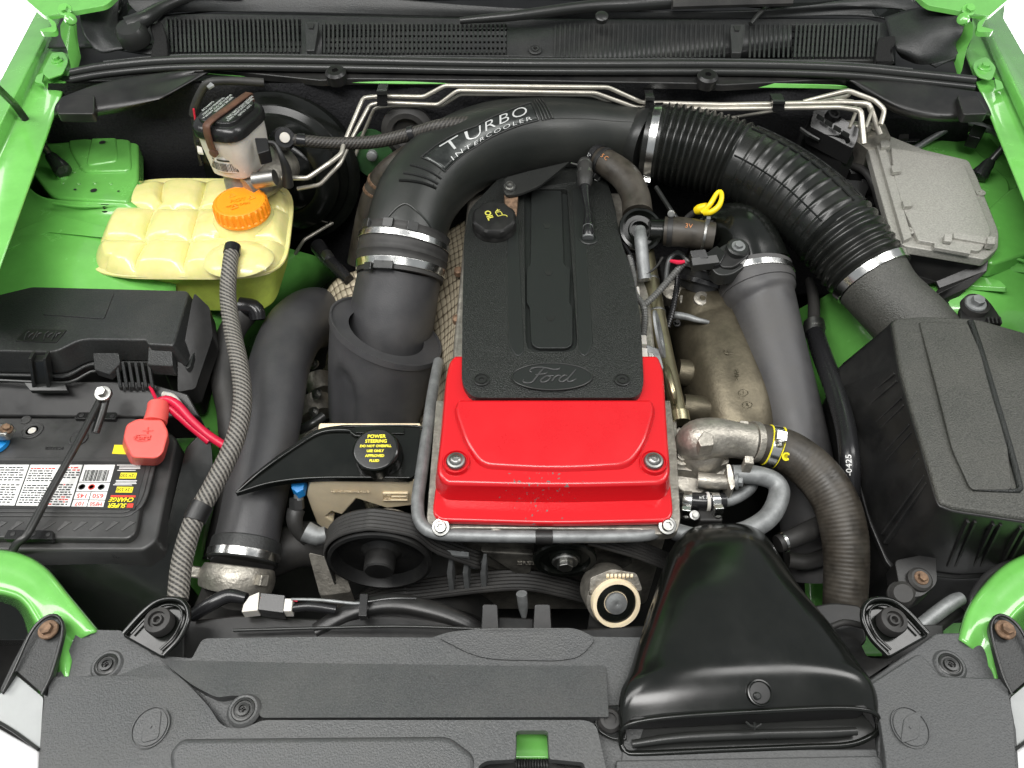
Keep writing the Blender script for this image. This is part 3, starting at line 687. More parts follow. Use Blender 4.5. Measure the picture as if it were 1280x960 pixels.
# oval emblem with script
p, X, Y = pxy(690, 471, .0005, 0, 0)
rx, ry = m_(50, p), m_(17, p)/math.sin(math.radians(48))*.98
ring = [(p+X*rx*math.cos(t)+Y*ry*math.sin(t)+Vector((0, 0, .0008)), .0011) for t in [2*PI*i/40 for i in range(41)]]
em = lathe('emblem', [(1, .0), (.99, .0007), (0, .0007)], p, (0, 0, 1), M['texsm'], ec, n=48, sx=rx, sy=ry)
sweep('emblem_rim', Path(ring, ds=.003), M['satin'], em, n=8, cap=False)
def stroke(name, pts, w, m, parent):
    """letter stroke in emblem units: x -1..1, y -1..1"""
    c = [(p+X*rx*a+Y*ry*b+Vector((0, 0, .0012)), w*(cc[0] if cc else 1)) for a, b, *cc in pts]
    sweep(name, Path(c, ds=.0016), m, parent, n=8)
W_ = .0011
M['script'] = mat('moulded_script', (.05, .05, .05), .3)
for s_ in ([(-.5, .3, .6), (-.56, .38), (-.5, .6), (-.3, .68), (-.1, .6), (.05, .5, 1.2), (.18, .55), (.2, .66, .5)],
           [(-.2, .62, .6), (-.3, .3, 1.2), (-.4, -.1, 1.3), (-.5, -.45), (-.62, -.52), (-.72, -.42), (-.7, -.25, .6)],
           [(-.42, .12, .5), (-.3, .14), (-.16, .2), (-.12, .32, .5)],
           [(-.16, .0, .7), (-.28, -.3, 1.1), (-.24, -.46), (-.12, -.36), (-.04, -.12), (-.08, .0), (-.16, .0), (-.04, .02), (.04, .04, .6)],
           [(.1, .06, .6), (.04, -.2), (-.02, -.42, .8), (.06, -.1), (.16, .06), (.22, .0, .6)],
           [(.38, .04, .7), (.3, .06), (.2, -.16, 1.1), (.18, -.36), (.26, -.42), (.38, -.2), (.5, .18), (.6, .52, .6)],
           [(.44, .0, .7), (.38, -.3), (.42, -.42), (.52, -.34), (.6, -.2, .5)]):
    stroke('script_letter', s_, W_, M['script'], em)

# oil cap
oc = thing('oil_filler_cap', 'black fluted oil filler cap marked OIL in yellow', 'oil cap', P(618, 285, .0))
c = P(618, 287, .0); ax = Vector((0, -.16, 1)).normalized(); R = m_(27, c)
lathe('cap', [(R*.95, -.004), (R*1.0, .004), (R*1.02, .008), (R*.98, .012), (R*1.0, .014), (R*1.04, .018), (R*1.0, .026), (R*.9, .029), (R*.2, .0295), (0, .0295)], c, ax, M['black'], oc, n=72,
      flute=lambda i, t: 1+(-.05*(1+math.cos(8*t))**1.5/2.83 if 4 <= i <= 7 else 0))
tx = c+ax*.0302; tX = Vector((1, 0, 0)); tY = ax.cross(tX)
mo = text('lettering', 'OIL', .013, tx+tX*-.008, (tX*.35+tY*-.94), (tX*.94+tY*.35), M['dimyel'], oc, ext=.0003, bold=.0004)
sym = lambda pts: [(tx+tX*a+tY*b, .0007) for a, b in pts]
for pts in ([(.002, .006), (.006, -.002), (.013, .001), (.010, .008), (.002, .006)], [(.013, .001), (.019, .000), (.020, -.003)], [(.002, .006), (.004, .011), (.009, .011)], [(.006, .008), (.005, .013)]):
    sweep('oil_symbol', Path(sym(pts), ds=.002, curve=False), M['dimyel'], oc, n=6)

# bracket between duct and cover
br = thing('duct_bracket', 'black leaf-shaped duct bracket with a torx bolt above the oil cap', 'bracket', P(640, 240, .0))
slab('bracket_plate', [(628, 236, .022, 6), (632, 222, .024, 3), (660, 214, .024, 3), (712, 202, .026, 2), (700, 212, .024, 6), (675, 232, .022, 10), (648, 243, .020, 8), (632, 244, .020, 5)], .004, M['satin'], br, bevel=.001)
slab('bracket_post', [(630, 238, .017), (648, 238, .017), (646, 268, .006), (632, 268, .006)], .03, M['rust'], br)
hexbolt(P(637, 233, .025), (0, -.1, 1), m_(6, P(637, 233, .024)), M['steel'], br, torx=True, h=.007)

# red front cover
rc = thing('red_front_cover', 'bright red painted front cover with chipped paint at its lower edge', 'engine cover', P(690, 560, -.08))
slab('cover_flange', [(558, 520, -.05, 5), (828, 520, -.05, 5), (836, 580, -.052, 5), (842, 640, -.052, 10), (836, 651, -.053, 8), (692, 654, -.052, 30), (548, 650, -.053, 8), (540, 640, -.052, 10), (548, 580, -.052, 5)], .010, M['redchip'], rc, bevel=.0035, bseg=4)
top = [(562, 452, -.004, 5), (568, 444, -.004, 4), (822, 444, -.004, 4), (829, 460, -.006, 8), (834, 540, -.016, 8), (838, 590, -.022, 12), (830, 604, -.024, 8), (692, 607, -.023, 60), (556, 604, -.024, 8), (546, 590, -.022, 12), (552, 540, -.016, 8), (558, 470, -.006, 8)]
slab('cover_body', top, .036, M['redchip'], rc, draft=.006, bevel=.007, bseg=5)
slab('raised_face', [(573, 500, -.0035), (814, 500, -.0035), (817, 512, -.006, 10), (806, 552, -.011, 20), (786, 580, -.0155, 14), (692, 585, -.016, 60), (602, 580, -.0155, 14), (583, 552, -.011, 20), (570, 512, -.006, 10)], .008, M['red'], rc, draft=.004, bevel=.003, bseg=4)
for x in (570, 817):
    p = P(x, 577, -.017)
    s = lathe('bolt_boss', [(m_(18, p), -.006), (m_(17.5, p), -.0008), (m_(16.5, p), .0012), (m_(15.5, p), .0012), (m_(14.5, p), -.001), (0, -.001)], p, (0, -.08, 1), M['red'], rc, n=36)
    b = lathe('bolt', [(m_(12.5, p), .0), (m_(12.5, p), .002), (m_(11, p), .004), (m_(8.5, p), .0045), (m_(7, p), .007), (m_(4.5, p), .008), (m_(3.4, p), .005), (0, .005)], p, (0, -.08, 1), M['steel'], rc, n=36,
          flute=lambda i, t: 1+(.12*math.cos(6*t) if i == 6 else 0))
# chipped paint: thin bare patches where stones hit the front
nt = M['redchip'].node_tree; b_ = nt.nodes['Principled BSDF']
tc_ = nt.nodes.new('ShaderNodeTexCoord'); loc_ = P(672, 618, -.035)-LOC[rc]
vm = nt.nodes.new('ShaderNodeVectorMath'); vm.operation = 'DISTANCE'; nt.links.new(tc_.outputs['Object'], vm.inputs[0]); vm.inputs[1].default_value = loc_
nz = nt.nodes.new('ShaderNodeTexNoise'); nz.inputs['Scale'].default_value = 190; nz.inputs['Detail'].default_value = 5; nt.links.new(tc_.outputs['Object'], nz.inputs['Vector'])
fall = math_(nt, 'SUBTRACT', .725, math_(nt, 'MULTIPLY', math_(nt, 'SUBTRACT', .06, vm.outputs['Value']), 2.3))
msk = math_(nt, 'MULTIPLY', math_(nt, 'GREATER_THAN', nz.outputs['Fac'], fall), math_(nt, 'LESS_THAN', vm.outputs['Value'], .062))
mx = nt.nodes.new('ShaderNodeMix'); mx.data_type = 'RGBA'; nt.links.new(msk, mx.inputs[0]); mx.inputs[6].default_value = (.56, .005, .010, 1); mx.inputs[7].default_value = (.16, .12, .11, 1)
nt.links.new(mx.outputs[2], b_.inputs['Base Color'])
# cylinder head edge below the red cover
hd = thing('cylinder_head', 'grey cast aluminium head edge showing round the red cover', 'engine block', P(690, 650, -.2))
slab('head_flange', [(545, 500, -.065), (838, 500, -.065), (846, 560, -.065, 5), (851, 650, -.066, 8), (846, 666, -.067, 8), (820, 668, -.067, 6), (800, 662, -.066), (570, 660, -.066), (540, 664, -.067, 6), (533, 650, -.066, 6), (540, 560, -.065)], .014, M['cast'], hd, bevel=.002)
slab('timing_case', [(560, 500, -.085), (846, 500, -.085), (848, 600, -.085), (842, 640, -.085, 8), (800, 648, -.085), (600, 648, -.085), (556, 640, -.085, 8), (552, 600, -.085)], .25, M['cast'], hd, bevel=.004)
slab('block', [(585, 240, -.03), (800, 240, -.03), (826, 500, -.06), (560, 500, -.06)], .3, M['cast'], hd, bevel=.006)
for x, y in ((551, 659), (834, 657)):
    p = P(x, y, -.060); hexbolt(p, (0, -.5, 1), m_(9, p), M['steel'], hd, torx=True, h=.008)
for x, y in ((775, 650), (620, 668)):
    lathe('lug', [(.008, -.01), (.008, .004), (.005, .006), (0, .006)], P(x, y, -.075), (0, -.6, 1), M['cast'], hd, n=20)
p, X2, Y2 = pxy(660, 703, -.1, 0, 0)
q = PY(661, 704, -.175)
text('casting_mark', 'ZRZ3', .010, PY(658, 704, -.1605), (1, 0, 0), (0, 0, 1), M['cast'], hd, ext=.0008)

# silver coolant tube looping round the head
ct = thing('coolant_tube', 'dull grey metal coolant tube running down beside and under the red cover', 'coolant tube', P(540, 560, -.09))
_, ctp = hose('tube', [(548, 452, -.105, 6.5), (541, 490, -.085, 7), (534, 540, -.075, 7.5), (527, 590, -.072, 8), (522, 630, -.07, 8.2), (527, 655, -.07, 8.2), (548, 667, -.071, 8), (600, 670, -.072, 7.8), (700, 671, -.072, 7.8), (790, 670, -.072, 7.8), (818, 666, -.074, 7.8), (832, 655, -.08, 7.5)], M['alu'], ct, ds=.004, n=18)
clampring(ctp, ctp.len*.745, ct, w=.02, off=.0014, mm='black', screw=False, name='pipe_clip')
ct2 = thing('heater_tube', 'dull grey metal tube curling from the thermostat housing under the snorkel', 'coolant tube', P(950, 640, -.11))
hose('tube', [(842, 664, -.11, 11), (872, 672, -.11, 12), (905, 670, -.11, 13), (935, 663, -.105, 13), (962, 645, -.10, 13), (974, 618, -.095, 13), (968, 602, -.09, 12), (945, 594, -.085, 12), (915, 592, -.085, 11)], M['alu'], ct2, ds=.004, n=18)
hose('tube', [(895, 628, -.115, 7), (915, 624, -.115, 8), (935, 612, -.11, 8), (942, 600, -.105, 8)], M['alu'], ct2, ds=.004, n=14)

# ================= turbo intercooler duct =================
td = thing('turbo_duct', 'large satin black arched duct with a silver-lettered turbo intercooler badge', 'intake duct', P(560, 250, -.03))
TD = [(503, 322, -.035, 50), (508, 290, -.012, 49), (524, 245, .012, 49), (560, 205, .028, 48), (608, 180, .038, 46), (665, 168, .042, 44), (722, 166, .042, 42), (765, 167, .040, 37), (800, 168, .038, 36)]
tp = path_px(TD, ds=.006, frame='up')
sweep('duct', tp, M['duct'], td, n=44, sup=2.35, bevel=0)
# moulded socket lip where the duct ends
def dfind(px, py, pa):
    best = min(range(pa.n+1), key=lambda i: abs((CAMPX(pa.q[i].xyz)[0]-px))+abs(CAMPX(pa.q[i].xyz)[1]-py)); return pa.s[best]
def CAMPX(p):
    v = Vector(p)-CAM; d = v.dot(DIR); return 640+F*v.x/d, 480-F*v.dot(UPV)/d
ang = lambda deg: math.radians(deg)
# badge plate wrapped on the outer shoulder.  angle sign: + towards t x N
def aimpx(pa, d, px, py):
    """angle on the sweep whose surface point projects nearest the given pixel, facing the viewer"""
    best = None
    for k in range(0, 360, 3):
        q = pa.surf(d, ang(k), 0, 2.35); c_, r_, t_, N_ = pa.at(d)
        if (q-c_).dot(CAM-q) < 0: continue
        e = CAMPX(q); dd = abs(e[0]-px)+abs(e[1]-py)
        if best is None or dd < best[0]: best = (dd, k)
    return best[1]
s_a, s_b = dfind(548, 215, tp), dfind(655, 170, tp)
SG = 1 if tp.surf(s_a, ang(40), 0).y > tp.surf(s_a, ang(-40), 0).y else -1   # sign of the rear side
def wrapgrid(name, pa, s0, s1, a0, a1, off, m, parent, ns=24, na=6, th=.0015, sup=2.35):
    rows = [[pa.surf(s0+(s1-s0)*i/ns, a0+(a1-a0)*j/na, off, sup) for j in range(na+1)] for i in range(ns+1)]
    o = loft(name, rows, m, parent, closed=False, cap=False)
    sol = o.modifiers.new('solid', 'SOLIDIFY'); sol.thickness = th; sol.offset = 0
    return o
def wraptext(name, body, pa, s_mid, a_mid, size, off, m, parent, sx=1, sup=2.35, flip=1, **k):
    vs, fs = text_geo(body, size, **k)
    out = []
    for v in vs:
        d = s_mid+v.x*sx; p_, r_, t_, N_ = pa.at(d)
        out.append(pa.surf(d, a_mid+flip*v.y/r_, off+v.z, sup))
    return mk(name, out, fs, m, parent)
M['badge'] = mat('brushed_black_badge', (.05, .055, .052), .22, .4, bump=.4, bscale=60, vary=.5, vscale=50, rvary=.1)
def sgn(k): return k-360 if k > 180 else k
def pick(px, py, pa=tp, sup=2.35):
    """(s, angle) of the surface point seen at a pixel"""
    best = None
    for i in range(0, pa.n+1):
        d = pa.s[i]; c_ = pa.q[i].xyz
        for k in range(-100, 101, 4):
            q = pa.surf(d, ang(k), 0, sup)
            if (q-c_).dot(CAM-q) < 0: continue
            e = CAMPX(q); dd = (e[0]-px)**2+(e[1]-py)**2
            if best is None or dd < best[0]: best = (dd, d, ang(k))
    return best[1:]
K_ = [pick(527, 198), pick(555, 214), pick(592, 159), pick(596, 184), pick(630, 141), pick(632, 163), pick(665, 129), pick(675, 149)]
def uvsurf(u, v, off):      # u along the badge, v from inner edge (0) to outer edge (1)
    x = max(-.4, min(3.4, u*3)); i = max(0, min(2, int(x))); f = x-i
    o_ = [K_[2*j][n_]+(K_[2*j+1][n_]-K_[2*j][n_])*(1-v) for j in (i, i+1) for n_ in (0, 1)]
    return tp.surf(o_[0]+(o_[2]-o_[0])*f, o_[1]+(o_[3]-o_[1])*f, off, 2.35)
rows = [[uvsurf(i/40, j/6, .0008) for j in range(7)] for i in range(41)]
bo_ = loft('badge_plate', rows, M['badge'], td, closed=False); bo_.modifiers.new('solid', 'SOLIDIFY').thickness = .0015
for v in (0, 1): sweep('badge_rim', Path([(uvsurf(i/20, v, .0012), .0011) for i in range(21)], ds=.004), M['satin'], td, n=6)
for u in (0, 1): sweep('badge_rim', Path([(uvsurf(u, i/6, .0012), .0011) for i in range(7)], ds=.004), M['satin'], td, n=6)
def badgetext(body, u0, u1, v0, v1, **k):
    vs, fs = text_geo(body, 1, **k)
    x0 = min(v.x for v in vs); x1 = max(v.x for v in vs); y0 = min(v.y for v in vs); y1 = max(v.y for v in vs)
    mk('badge_word', [uvsurf(u0+(u1-u0)*(v.x-x0)/(x1-x0), v0+(v1-v0)*(v.y-y0)/(y1-y0), .0019+v.z) for v in vs], fs, M['silverink'], td)
badgetext('TURBO', .10, .92, .40, .90, spacing=1.15, ext=.0002, bold=-.01)
badgetext('INTERCOOLER', .10, .94, .08, .26, spacing=1.3, ext=.0002, bold=-.012)
for k in range(4):
    sweep('duct_rib', Path([(uvsurf(-.05-.045*k, -.05+i*1.1/8, .001), .0022) for i in range(9)], ds=.004), M['satin'], td, n=8)
    sweep('duct_rib', Path([(uvsurf(1.04+.03*k, -.05+i*1.1/8, .001), .0019) for i in range(9)], ds=.004), M['satin'], td, n=8)
# moulding seam and the saddle line above the lower socket
sweep('mould_line', Path([(tp.surf(.10+(tp.len-.12)*i/40, SG*ang(-38), .0, 2.35), .0008) for i in range(41)], ds=.006), M['duct'], td, n=6)
sd_ = [pick(x, y) for x, y in ((476, 292), (488, 268), (505, 256), (522, 262), (538, 284), (548, 308))]
sweep('saddle_line', Path([(tp.surf(d_, a_, .0004, 2.35), .0018) for d_, a_ in sd_], ds=.004), M['duct'], td, n=8)
# lower socket: smooth raised saddle
c0 = tp.at(.02)
# silicone joiner with steel clamp, then pipe into the cone
jn = thing('duct_coupler', 'ribbed black coupler with a bright band joining the arched duct to the lower pipe', 'coupler', P(503, 335, -.05))
jp = path_px([(508, 292, -.012, 54), (503, 322, -.035, 56), (500, 348, -.055, 53)], ds=.004, frame='up')
sweep('coupler', jp, M['rubber'], jn, n=44, prof=lambda d: 1+.025*max(0, math.cos(d*2*PI/.014)))
clampring(jp, .018, jn, w=.010, off=.003, a=SG*-2.2, n=48)
clampring(jp, jp.len-.012, jn, w=.012, off=.002, a=SG*-2.2, n=48)
for a in (-30, 5, 35):
    surfbox('clamp_tab', jp, .006, SG*ang(a-12), .014, .016, .006, M['satin'], jn)
surfbox('tab', jp, jp.len-.004, ang(-SG*8), .012, .03, .006, M['satin'], jn)
surfbox('tab', jp, jp.len-.002, ang(-SG*30), .012, .014, .006, M['satin'], jn)
lp = thing('lower_pipe', 'grainy black pipe dropping from the coupler into the cone cover', 'intake pipe', P(495, 400, -.09))
hose('pipe', [(501, 338, -.050, 51), (496, 365, -.076, 52), (491, 392, -.102, 53), (486, 418, -.128, 53), (480, 450, -.165, 52)], M['cone'], lp, n=40)
cn = thing('cone_shroud', 'dark grey flared cone cover round the lower pipe, with an oval dent', 'intake cone', P(465, 520, -.25))
ctop = P(484, 412, -.085); cbot = P(462, 560, -.24); caxis = (ctop-cbot).normalized()
tilt = (caxis+Vector((.02, -.25, .25))).normalized()
Rt = m_(72, ctop)
# flared body: rings blend from the round foot to the tilted rim
def ringat(c, ax_, r, n=48, sy=1):
    x = Vector((1, 0, 0)); x = (x-ax_*x.dot(ax_)).normalized(); y = ax_.cross(x)
    return [c+x*math.cos(2*PI*j/n)*r+y*math.sin(2*PI*j/n)*r*sy for j in range(n)]
rings = []
rimax = Vector((.42, .26, .87)).normalized()
def conering(f, rr, n=112):
    axm = Vector((0, -.2, 1)).normalized().lerp(rimax, min(1, max(0, f))**1.5).normalized(); c = cbot.lerp(ctop, f)
    x = Vector((1, 0, 0)); x = (x-axm*x.dot(axm)).normalized(); y = axm.cross(x); o = []
    for j in range(n):
        t = 2*PI*j/n; dt = (t-ang(232)); w_ = math.exp(-(dt/.36)**2)*math.exp(-((f-.50)/.33)**4) if f < .93 else 0
        o.append(c+(x*math.cos(t)+y*math.sin(t))*Rt*rr*(1-.10*max(0, min(1, (w_-.35)*3.2))))
    return o
for f in [i/30 for i in range(29)]: rings.append(conering(f, .68+.32*f**.8))
for f, rr in ((.96, 1.0), (.962, 1.015), (1.0, 1.02), (1.002, 1.0), (1.0, .985), (.985, .975), (.984, .86), (.98, .68)): rings.append(conering(f, rr))
cs = loft('cone_body', rings, M['cone'], cn, cap=False, ang=35)
# oval dent on its front left
dp = P(432, 478, -.135)

# woven heat blanket over the turbo
hb = thing('turbo_heat_blanket', 'beige woven heat blanket bulging behind the cone cover', 'heat blanket', P(500, 420, -.2))
patch('blanket', [
    [(405, 400, -.22), (400, 385, -.16), (420, 350, -.12), (470, 330, -.10), (540, 300, -.08), (583, 275, -.07)],
    [(400, 440, -.24), (412, 420, -.19), (440, 400, -.15), (490, 385, -.13), (550, 340, -.085), (586, 320, -.06)],
    [(410, 480, -.30), (430, 470, -.26), (480, 440, -.22), (520, 430, -.18), (560, 400, -.11), (582, 380, -.07)],
    [(430, 560, -.34), (460, 540, -.30), (505, 510, -.24), (535, 490, -.18), (556, 460, -.12), (572, 450, -.085)],
    [(460, 640, -.36), (490, 620, -.3), (510, 570, -.25), (528, 550, -.19), (545, 540, -.14), (562, 530, -.11)]], M['weave'], hb, st=10, thick=.003, uvm=(.0052, .0052))
for x, y in ((573, 338), (571, 398), (536, 516)):
    p = P(x, y, -.055 if y < 500 else -.12); lathe('rivet', [(m_(6, p), -.01), (m_(5.5, p), -.001), (m_(3, p), .001), (0, .0012)], p+Vector((0, 0, .002)), (0, -.2, 1), M['rust'], hb, n=18)

# ================= left intercooler pipe =================
ip = thing('intercooler_pipe', 'matte black moulded pipe bending down between battery and cone cover', 'intake pipe', P(320, 560, -.25))
_, ipp = hose('pipe', [(412, 430, -.26, 36), (398, 398, -.18, 38), (370, 412, -.13, 37.5), (350, 455, -.115, 37), (341, 510, -.12, 37), (328, 580, -.135, 38), (316, 640, -.15, 38.5), (306, 690, -.165, 39), (303, 706, -.168, 38)], M['cone'], ip, n=40, ds=.005,
     prof=lambda d: 1)
cpo = path_px([(309, 676, -.16, 42), (306, 690, -.164, 43), (303, 703, -.168, 43)], ds=.004, frame='up')
sweep('sleeve', cpo, M['tex'], ip, n=40, bevel=.002)
clampring(cpo, cpo.len*.75, ip, w=.010, off=.0015, a=1.9, n=40)
cp2 = path_px([(300, 708, -.172, 42), (297, 722, -.178, 46), (293, 738, -.186, 44)], ds=.004, frame='up')
ob = sweep('collar', cp2, M['cast'], ip, n=40, bevel=.002)
surfbox('collar_lug', cp2, .015, 1.25, .014, .014, .016, M['cast'], ip)
surfbox('collar_lug', cp2, .012, -1.0, .014, .012, .012, M['cast'], ip)
hose('stub', [(292, 735, -.19, 36), (280, 760, -.22, 34), (262, 790, -.26, 32)], M['rubber'], ip, n=28)
# ================= fluid tanks, battery side =================
ctk = thing('coolant_tank', 'yellowed translucent coolant tank with moulded lobes and an orange cap', 'coolant tank', P(235, 300, -.1))
def quad(BL, BR, TR, TL, u, v):
    a = Vector(BL).lerp(Vector(BR), u); b = Vector(TL).lerp(Vector(TR), u); return a.lerp(b, v)
zt = -.012
BL, BR, TR, TL = (103, 341), (352, 342), (366, 224), (154, 222)
nu, nv = 96, 72
rows = []
for j in range(nv+1):
    v = j/nv; r = []
    for i in range(nu+1):
        u = i/nu
        # shrink the corners so that the outline is rounded
        a_, b_ = 2*u-1, 2*v-1; mx_ = max(abs(a_), abs(b_), 1e-6); k_ = mx_/((abs(a_)**4.5+abs(b_)**4.5)**(1/4.5)+1e-9)
        uu = .5+a_*k_/2; vv = .5+b_*k_/2
        q = quad(BL, BR, TR, TL, uu, vv)
        su = (1-abs(2*((u*4) % 1)-1)**3.2)**.6; sv = (1-abs(2*((v*3) % 1)-1)**3.2)**.6
        if u > .74 and v > .0: su = max(su, min(1, (u-.74)*12)) if u < .97 else su
        edge_ = min(1, min(u, 1-u)*16)**.5*min(1, min(v, 1-v)*12)**.5
        h = .026*edge_*(.50+.50*su*sv)
        r.append(P(q.x, q.y, zt)+Vector((0, 0, h-.012)))
    rows.append(r)
loft('tank_top', rows, M['tank'], ctk, closed=False, ang=60)
fl0_ = [(114, 318), (117, 334), (130, 344), (160, 347), (312, 350), (338, 344), (348, 330), (364, 262), (364, 240), (352, 226), (330, 222), (176, 223), (156, 230), (146, 244)]
fl_ = []
for i in range(72):
    c_, s__ = math.cos(2*PI*i/72), math.sin(2*PI*i/72); rr__ = 1.045/((abs(c_)**4.5+abs(s__)**4.5)**(1/4.5)); q = quad(BL, BR, TR, TL, .5+c_*rr__/2, .5+s__*rr__/2); fl_.append((q.x, q.y+2))
slab('seam_flange', zz(fl_, -.020), .005, M['tank'], ctk, bevel=.0018)
low = [(134, 318), (146, 340), (312, 344), (336, 330), (356, 270), (350, 236), (170, 232), (156, 250)]
tp_ = [P(*q) for q in rounded(zz([(x, y, 14) for x, y in low], -.024))]
cc = sum(tp_, Vector())/len(tp_)
prism('tank_base', tp_, [cc+(q-cc)*.93+Vector((0, .0, -.085)) for q in tp_], M['tanklow'], ctk, bevel=.006, bseg=3)
lg = slab('mount_lug', zz([(120, 268, 2), (126, 252, 5), (152, 252, 3), (148, 270, 3)], -.012), .005, M['tank'], ctk, bevel=.001)
hexbolt(P(134, 261, -.010), (0, 0, 1), .0085, M['ecuplug'], lg, h=.008)
nk = P(305, 272, .0)
lathe('filler_neck', [(m_(42, nk), -.012), (m_(38, nk), -.002), (m_(36, nk), .008), (m_(34, nk), .014)], nk, (0, 0, 1), M['tank'], ctk, n=40)
# dome under the hose nipple
nd = P(296, 318, .006); lathe('nipple_dome', [(m_(44, nd), -.01), (m_(38, nd), -.002), (m_(22, nd), .003), (0, .004)], nd, (0, 0, 1), M['tank'], ctk, n=36, sy=.8)
lathe('hose_nipple', [(m_(9, nd), -.004), (m_(8, nd), .012), (m_(6, nd), .014)], P(290, 314, .012), (0, -.1, 1), M['tank'], ctk, n=18)
cc = P(304, 266, .014); R = m_(33, cc)
cap = lathe('cap', [(R*1.02, -.002), (R*1.03, .002), (R*1.0, .004), (R*.985, .019), (R*.94, .0225), (R*.86, .0235), (R*.84, .0225), (0, .0225)], cc, (0, -.03, 1), M['orange'], ctk, n=160, label='orange fluted pressure cap',
      flute=lambda i, t: 1+(.028*(1 if math.cos(26*t) > 0 else -1) if i in (2, 3) else 0), bevel=.0006)
tt = cc+Vector((0, 0, .0232))
ringp = [(tt+Vector((R*.55*math.cos(a), R*.55*math.sin(a), 0)), .0006) for a in [i*2*PI/30 for i in range(31)]]
for k in range(3):
    a0 = ang(20+120*k); tri = [(tt+Vector((R*(.45+.0)*math.cos(a0)+.006*math.cos(b), R*.45*math.sin(a0)+.006*math.sin(b), .0)), .0009) for b in (0, 2.1, 4.2, 6.283)]
    sweep('warning_mark', Path(tri, ds=.002, curve=False), M['orange'], cap, n=6)
text('warning_text', 'HOT', .011, tt+Vector((-.002, 0, .0)), (.95, .3, 0), (-.3, .95, 0), M['orange'], cap, ext=.0007)
wm = text('warning_text', 'NEVER OPEN', .006, tt+Vector((.001, -.012, .0)), (.95, .3, 0), (-.3, .95, 0), M['orange'], cap, ext=.0006)

# braided hose from the tank
bh = thing('braided_hose', 'grey braided coolant hose curving from the tank down to the radiator', 'hose', P(290, 520, -.05))
_, bp = hose('hose', [(291, 308, .022, 9), (287, 335, .014, 9.5), (285, 370, -.004, 10), (291, 415, -.02, 10.5), (300, 460, -.03, 11), (303, 505, -.04, 11.5), (293, 552, -.052, 12), (268, 605, -.066, 12.5), (243, 650, -.076, 12.5), (228, 700, -.09, 13), (222, 750, -.10, 13)], M['braid'], bh, ds=.004, n=20)
clampring(bp, bp.len*.80, bh, w=.022, off=.0015, mm='black', screw=False, name='hose_clip')
sweep('end_clip', bp, M['rubberg'], bh, n=16, s0=.0, s1=.014, off=.0012)
# short rubber bypass hose behind it
rh = thing('bypass_hose', 'short black rubber hose behind the braided hose, foil taped at its top', 'hose', P(285, 470, -.2))
hose('hose', [(308, 392, -.075, 14), (292, 410, -.09, 16), (282, 440, -.11, 16), (281, 480, -.13, 16), (288, 520, -.15, 16), (290, 600, -.18, 16), (270, 700, -.22, 16)], M['rubber'], rh, n=20)
hose('foil_wrap', [(300, 383, -.065, 12), (318, 386, -.068, 11), (322, 400, -.08, 10)], M['rubberg'], rh, n=14)

# ================= fuse box =================
fb = thing('fuse_box', 'dark grey fuse box with a clipped lid behind the battery', 'fuse box', P(120, 430, -.15))
ft = [(40, 358, -.02, 6), (237, 363, -.02, 8), (217, 432, -.022, 6), (184, 430, -.022, 3), (182, 425, -.022, 2), (100, 424, -.022, 14), (69, 440, -.022, 10), (-40, 438, -.022, 4), (-30, 375, -.02, 3)]
tpv = [P(*q) for q in rounded(ft)]
def low_(q, dz, k): 
    c_ = P(110, 395, -.02); return c_+(q-c_)*k-Vector((0, 0, dz))
prism('lid', tpv, [low_(q, .040, 1.055) for q in tpv], M['tex'], fb, bevel=.004, bseg=4)
slab('lid_panel', [(70, 362, -.0192, 3), (143, 365, -.0192, 3), (130, 398, -.0195, 3), (52, 393, -.0195, 3)], .003, M['tex'], fb, bevel=.0006)
ctr = [low_(q, .040, 1.055) for q in tpv]
prism('lid_lip', [low_(q, .041, 1.075) for q in tpv], [low_(q, .050, 1.08) for q in tpv], M['tex'], fb, bevel=.001)
prism('base', [low_(q, .050, 1.06) for q in tpv], [low_(q, .15, 1.0) for q in tpv], M['black'], fb, bevel=.003)
# raised end block at the right
slab('end_block', [(186, 424, -.024, 2), (214, 426, -.024, 2), (216, 458, -.046, 2), (184, 456, -.046, 2)], .02, M['tex'], fb, bevel=.002)
slab('side_skirt', [(243, 366, -.03, 4), (262, 384, -.045, 4), (266, 420, -.055, 4), (244, 486, -.09, 4), (222, 490, -.09, 4), (222, 440, -.04, 4)], .03, M['black'], fb, bevel=.003)
YF_ = P(46, 440, -.022).y
fz = lambda x, y, off=0: PY(x, y, YF_-off).z
def latch(x, y, w, h, z):
    q = [PY(a_, b_, YF_-o_) for a_, b_, o_ in ((x-w, y, .014), (x+w, y, .014), (x+w+4, y+h, .018), (x-w+4, y+h, .018))]
    l = prism('latch', q, [v+Vector((0, .012, 0)) for v in q], M['satin'], fb, bevel=.0015)
    for s in (-1, 1):
        q = [PY(a_, b_, YF_-o_) for a_, b_, o_ in ((x+s*w-2, y-3, .019), (x+s*w+2, y-3, .019), (x+s*w+7, y+h+2, .023), (x+s*w+3, y+h+2, .023))]
        prism('latch_rib', q, [v+Vector((0, .014, 0)) for v in q], M['satin'], l, bevel=.0008)
latch(46, 451, 9, 32, -.045)
slab('label_block', [(116, 441, -.036, 2), (148, 441, -.036, 2), (150, 454, -.046, 2), (137, 468, -.056, 2), (118, 462, -.052, 2)], .012, M['tex'], fb, bevel=.001)
for k in range(6):
    x = 143+k*8; slab('vent_rib', [(x, 452, -.045), (x+3.5, 452, -.045), (x+9, 484, -.072), (x+5, 484, -.072)], .008, M['tex'], fb, bevel=.0008)
hose('lid_seam', [(-30, 468, -.062, 2), (60, 470, -.062, 2), (84, 470, -.062, 2), (112, 456, -.06, 2), (140, 458, -.06, 2)], M['tex'], fb, ds=.01, n=8)
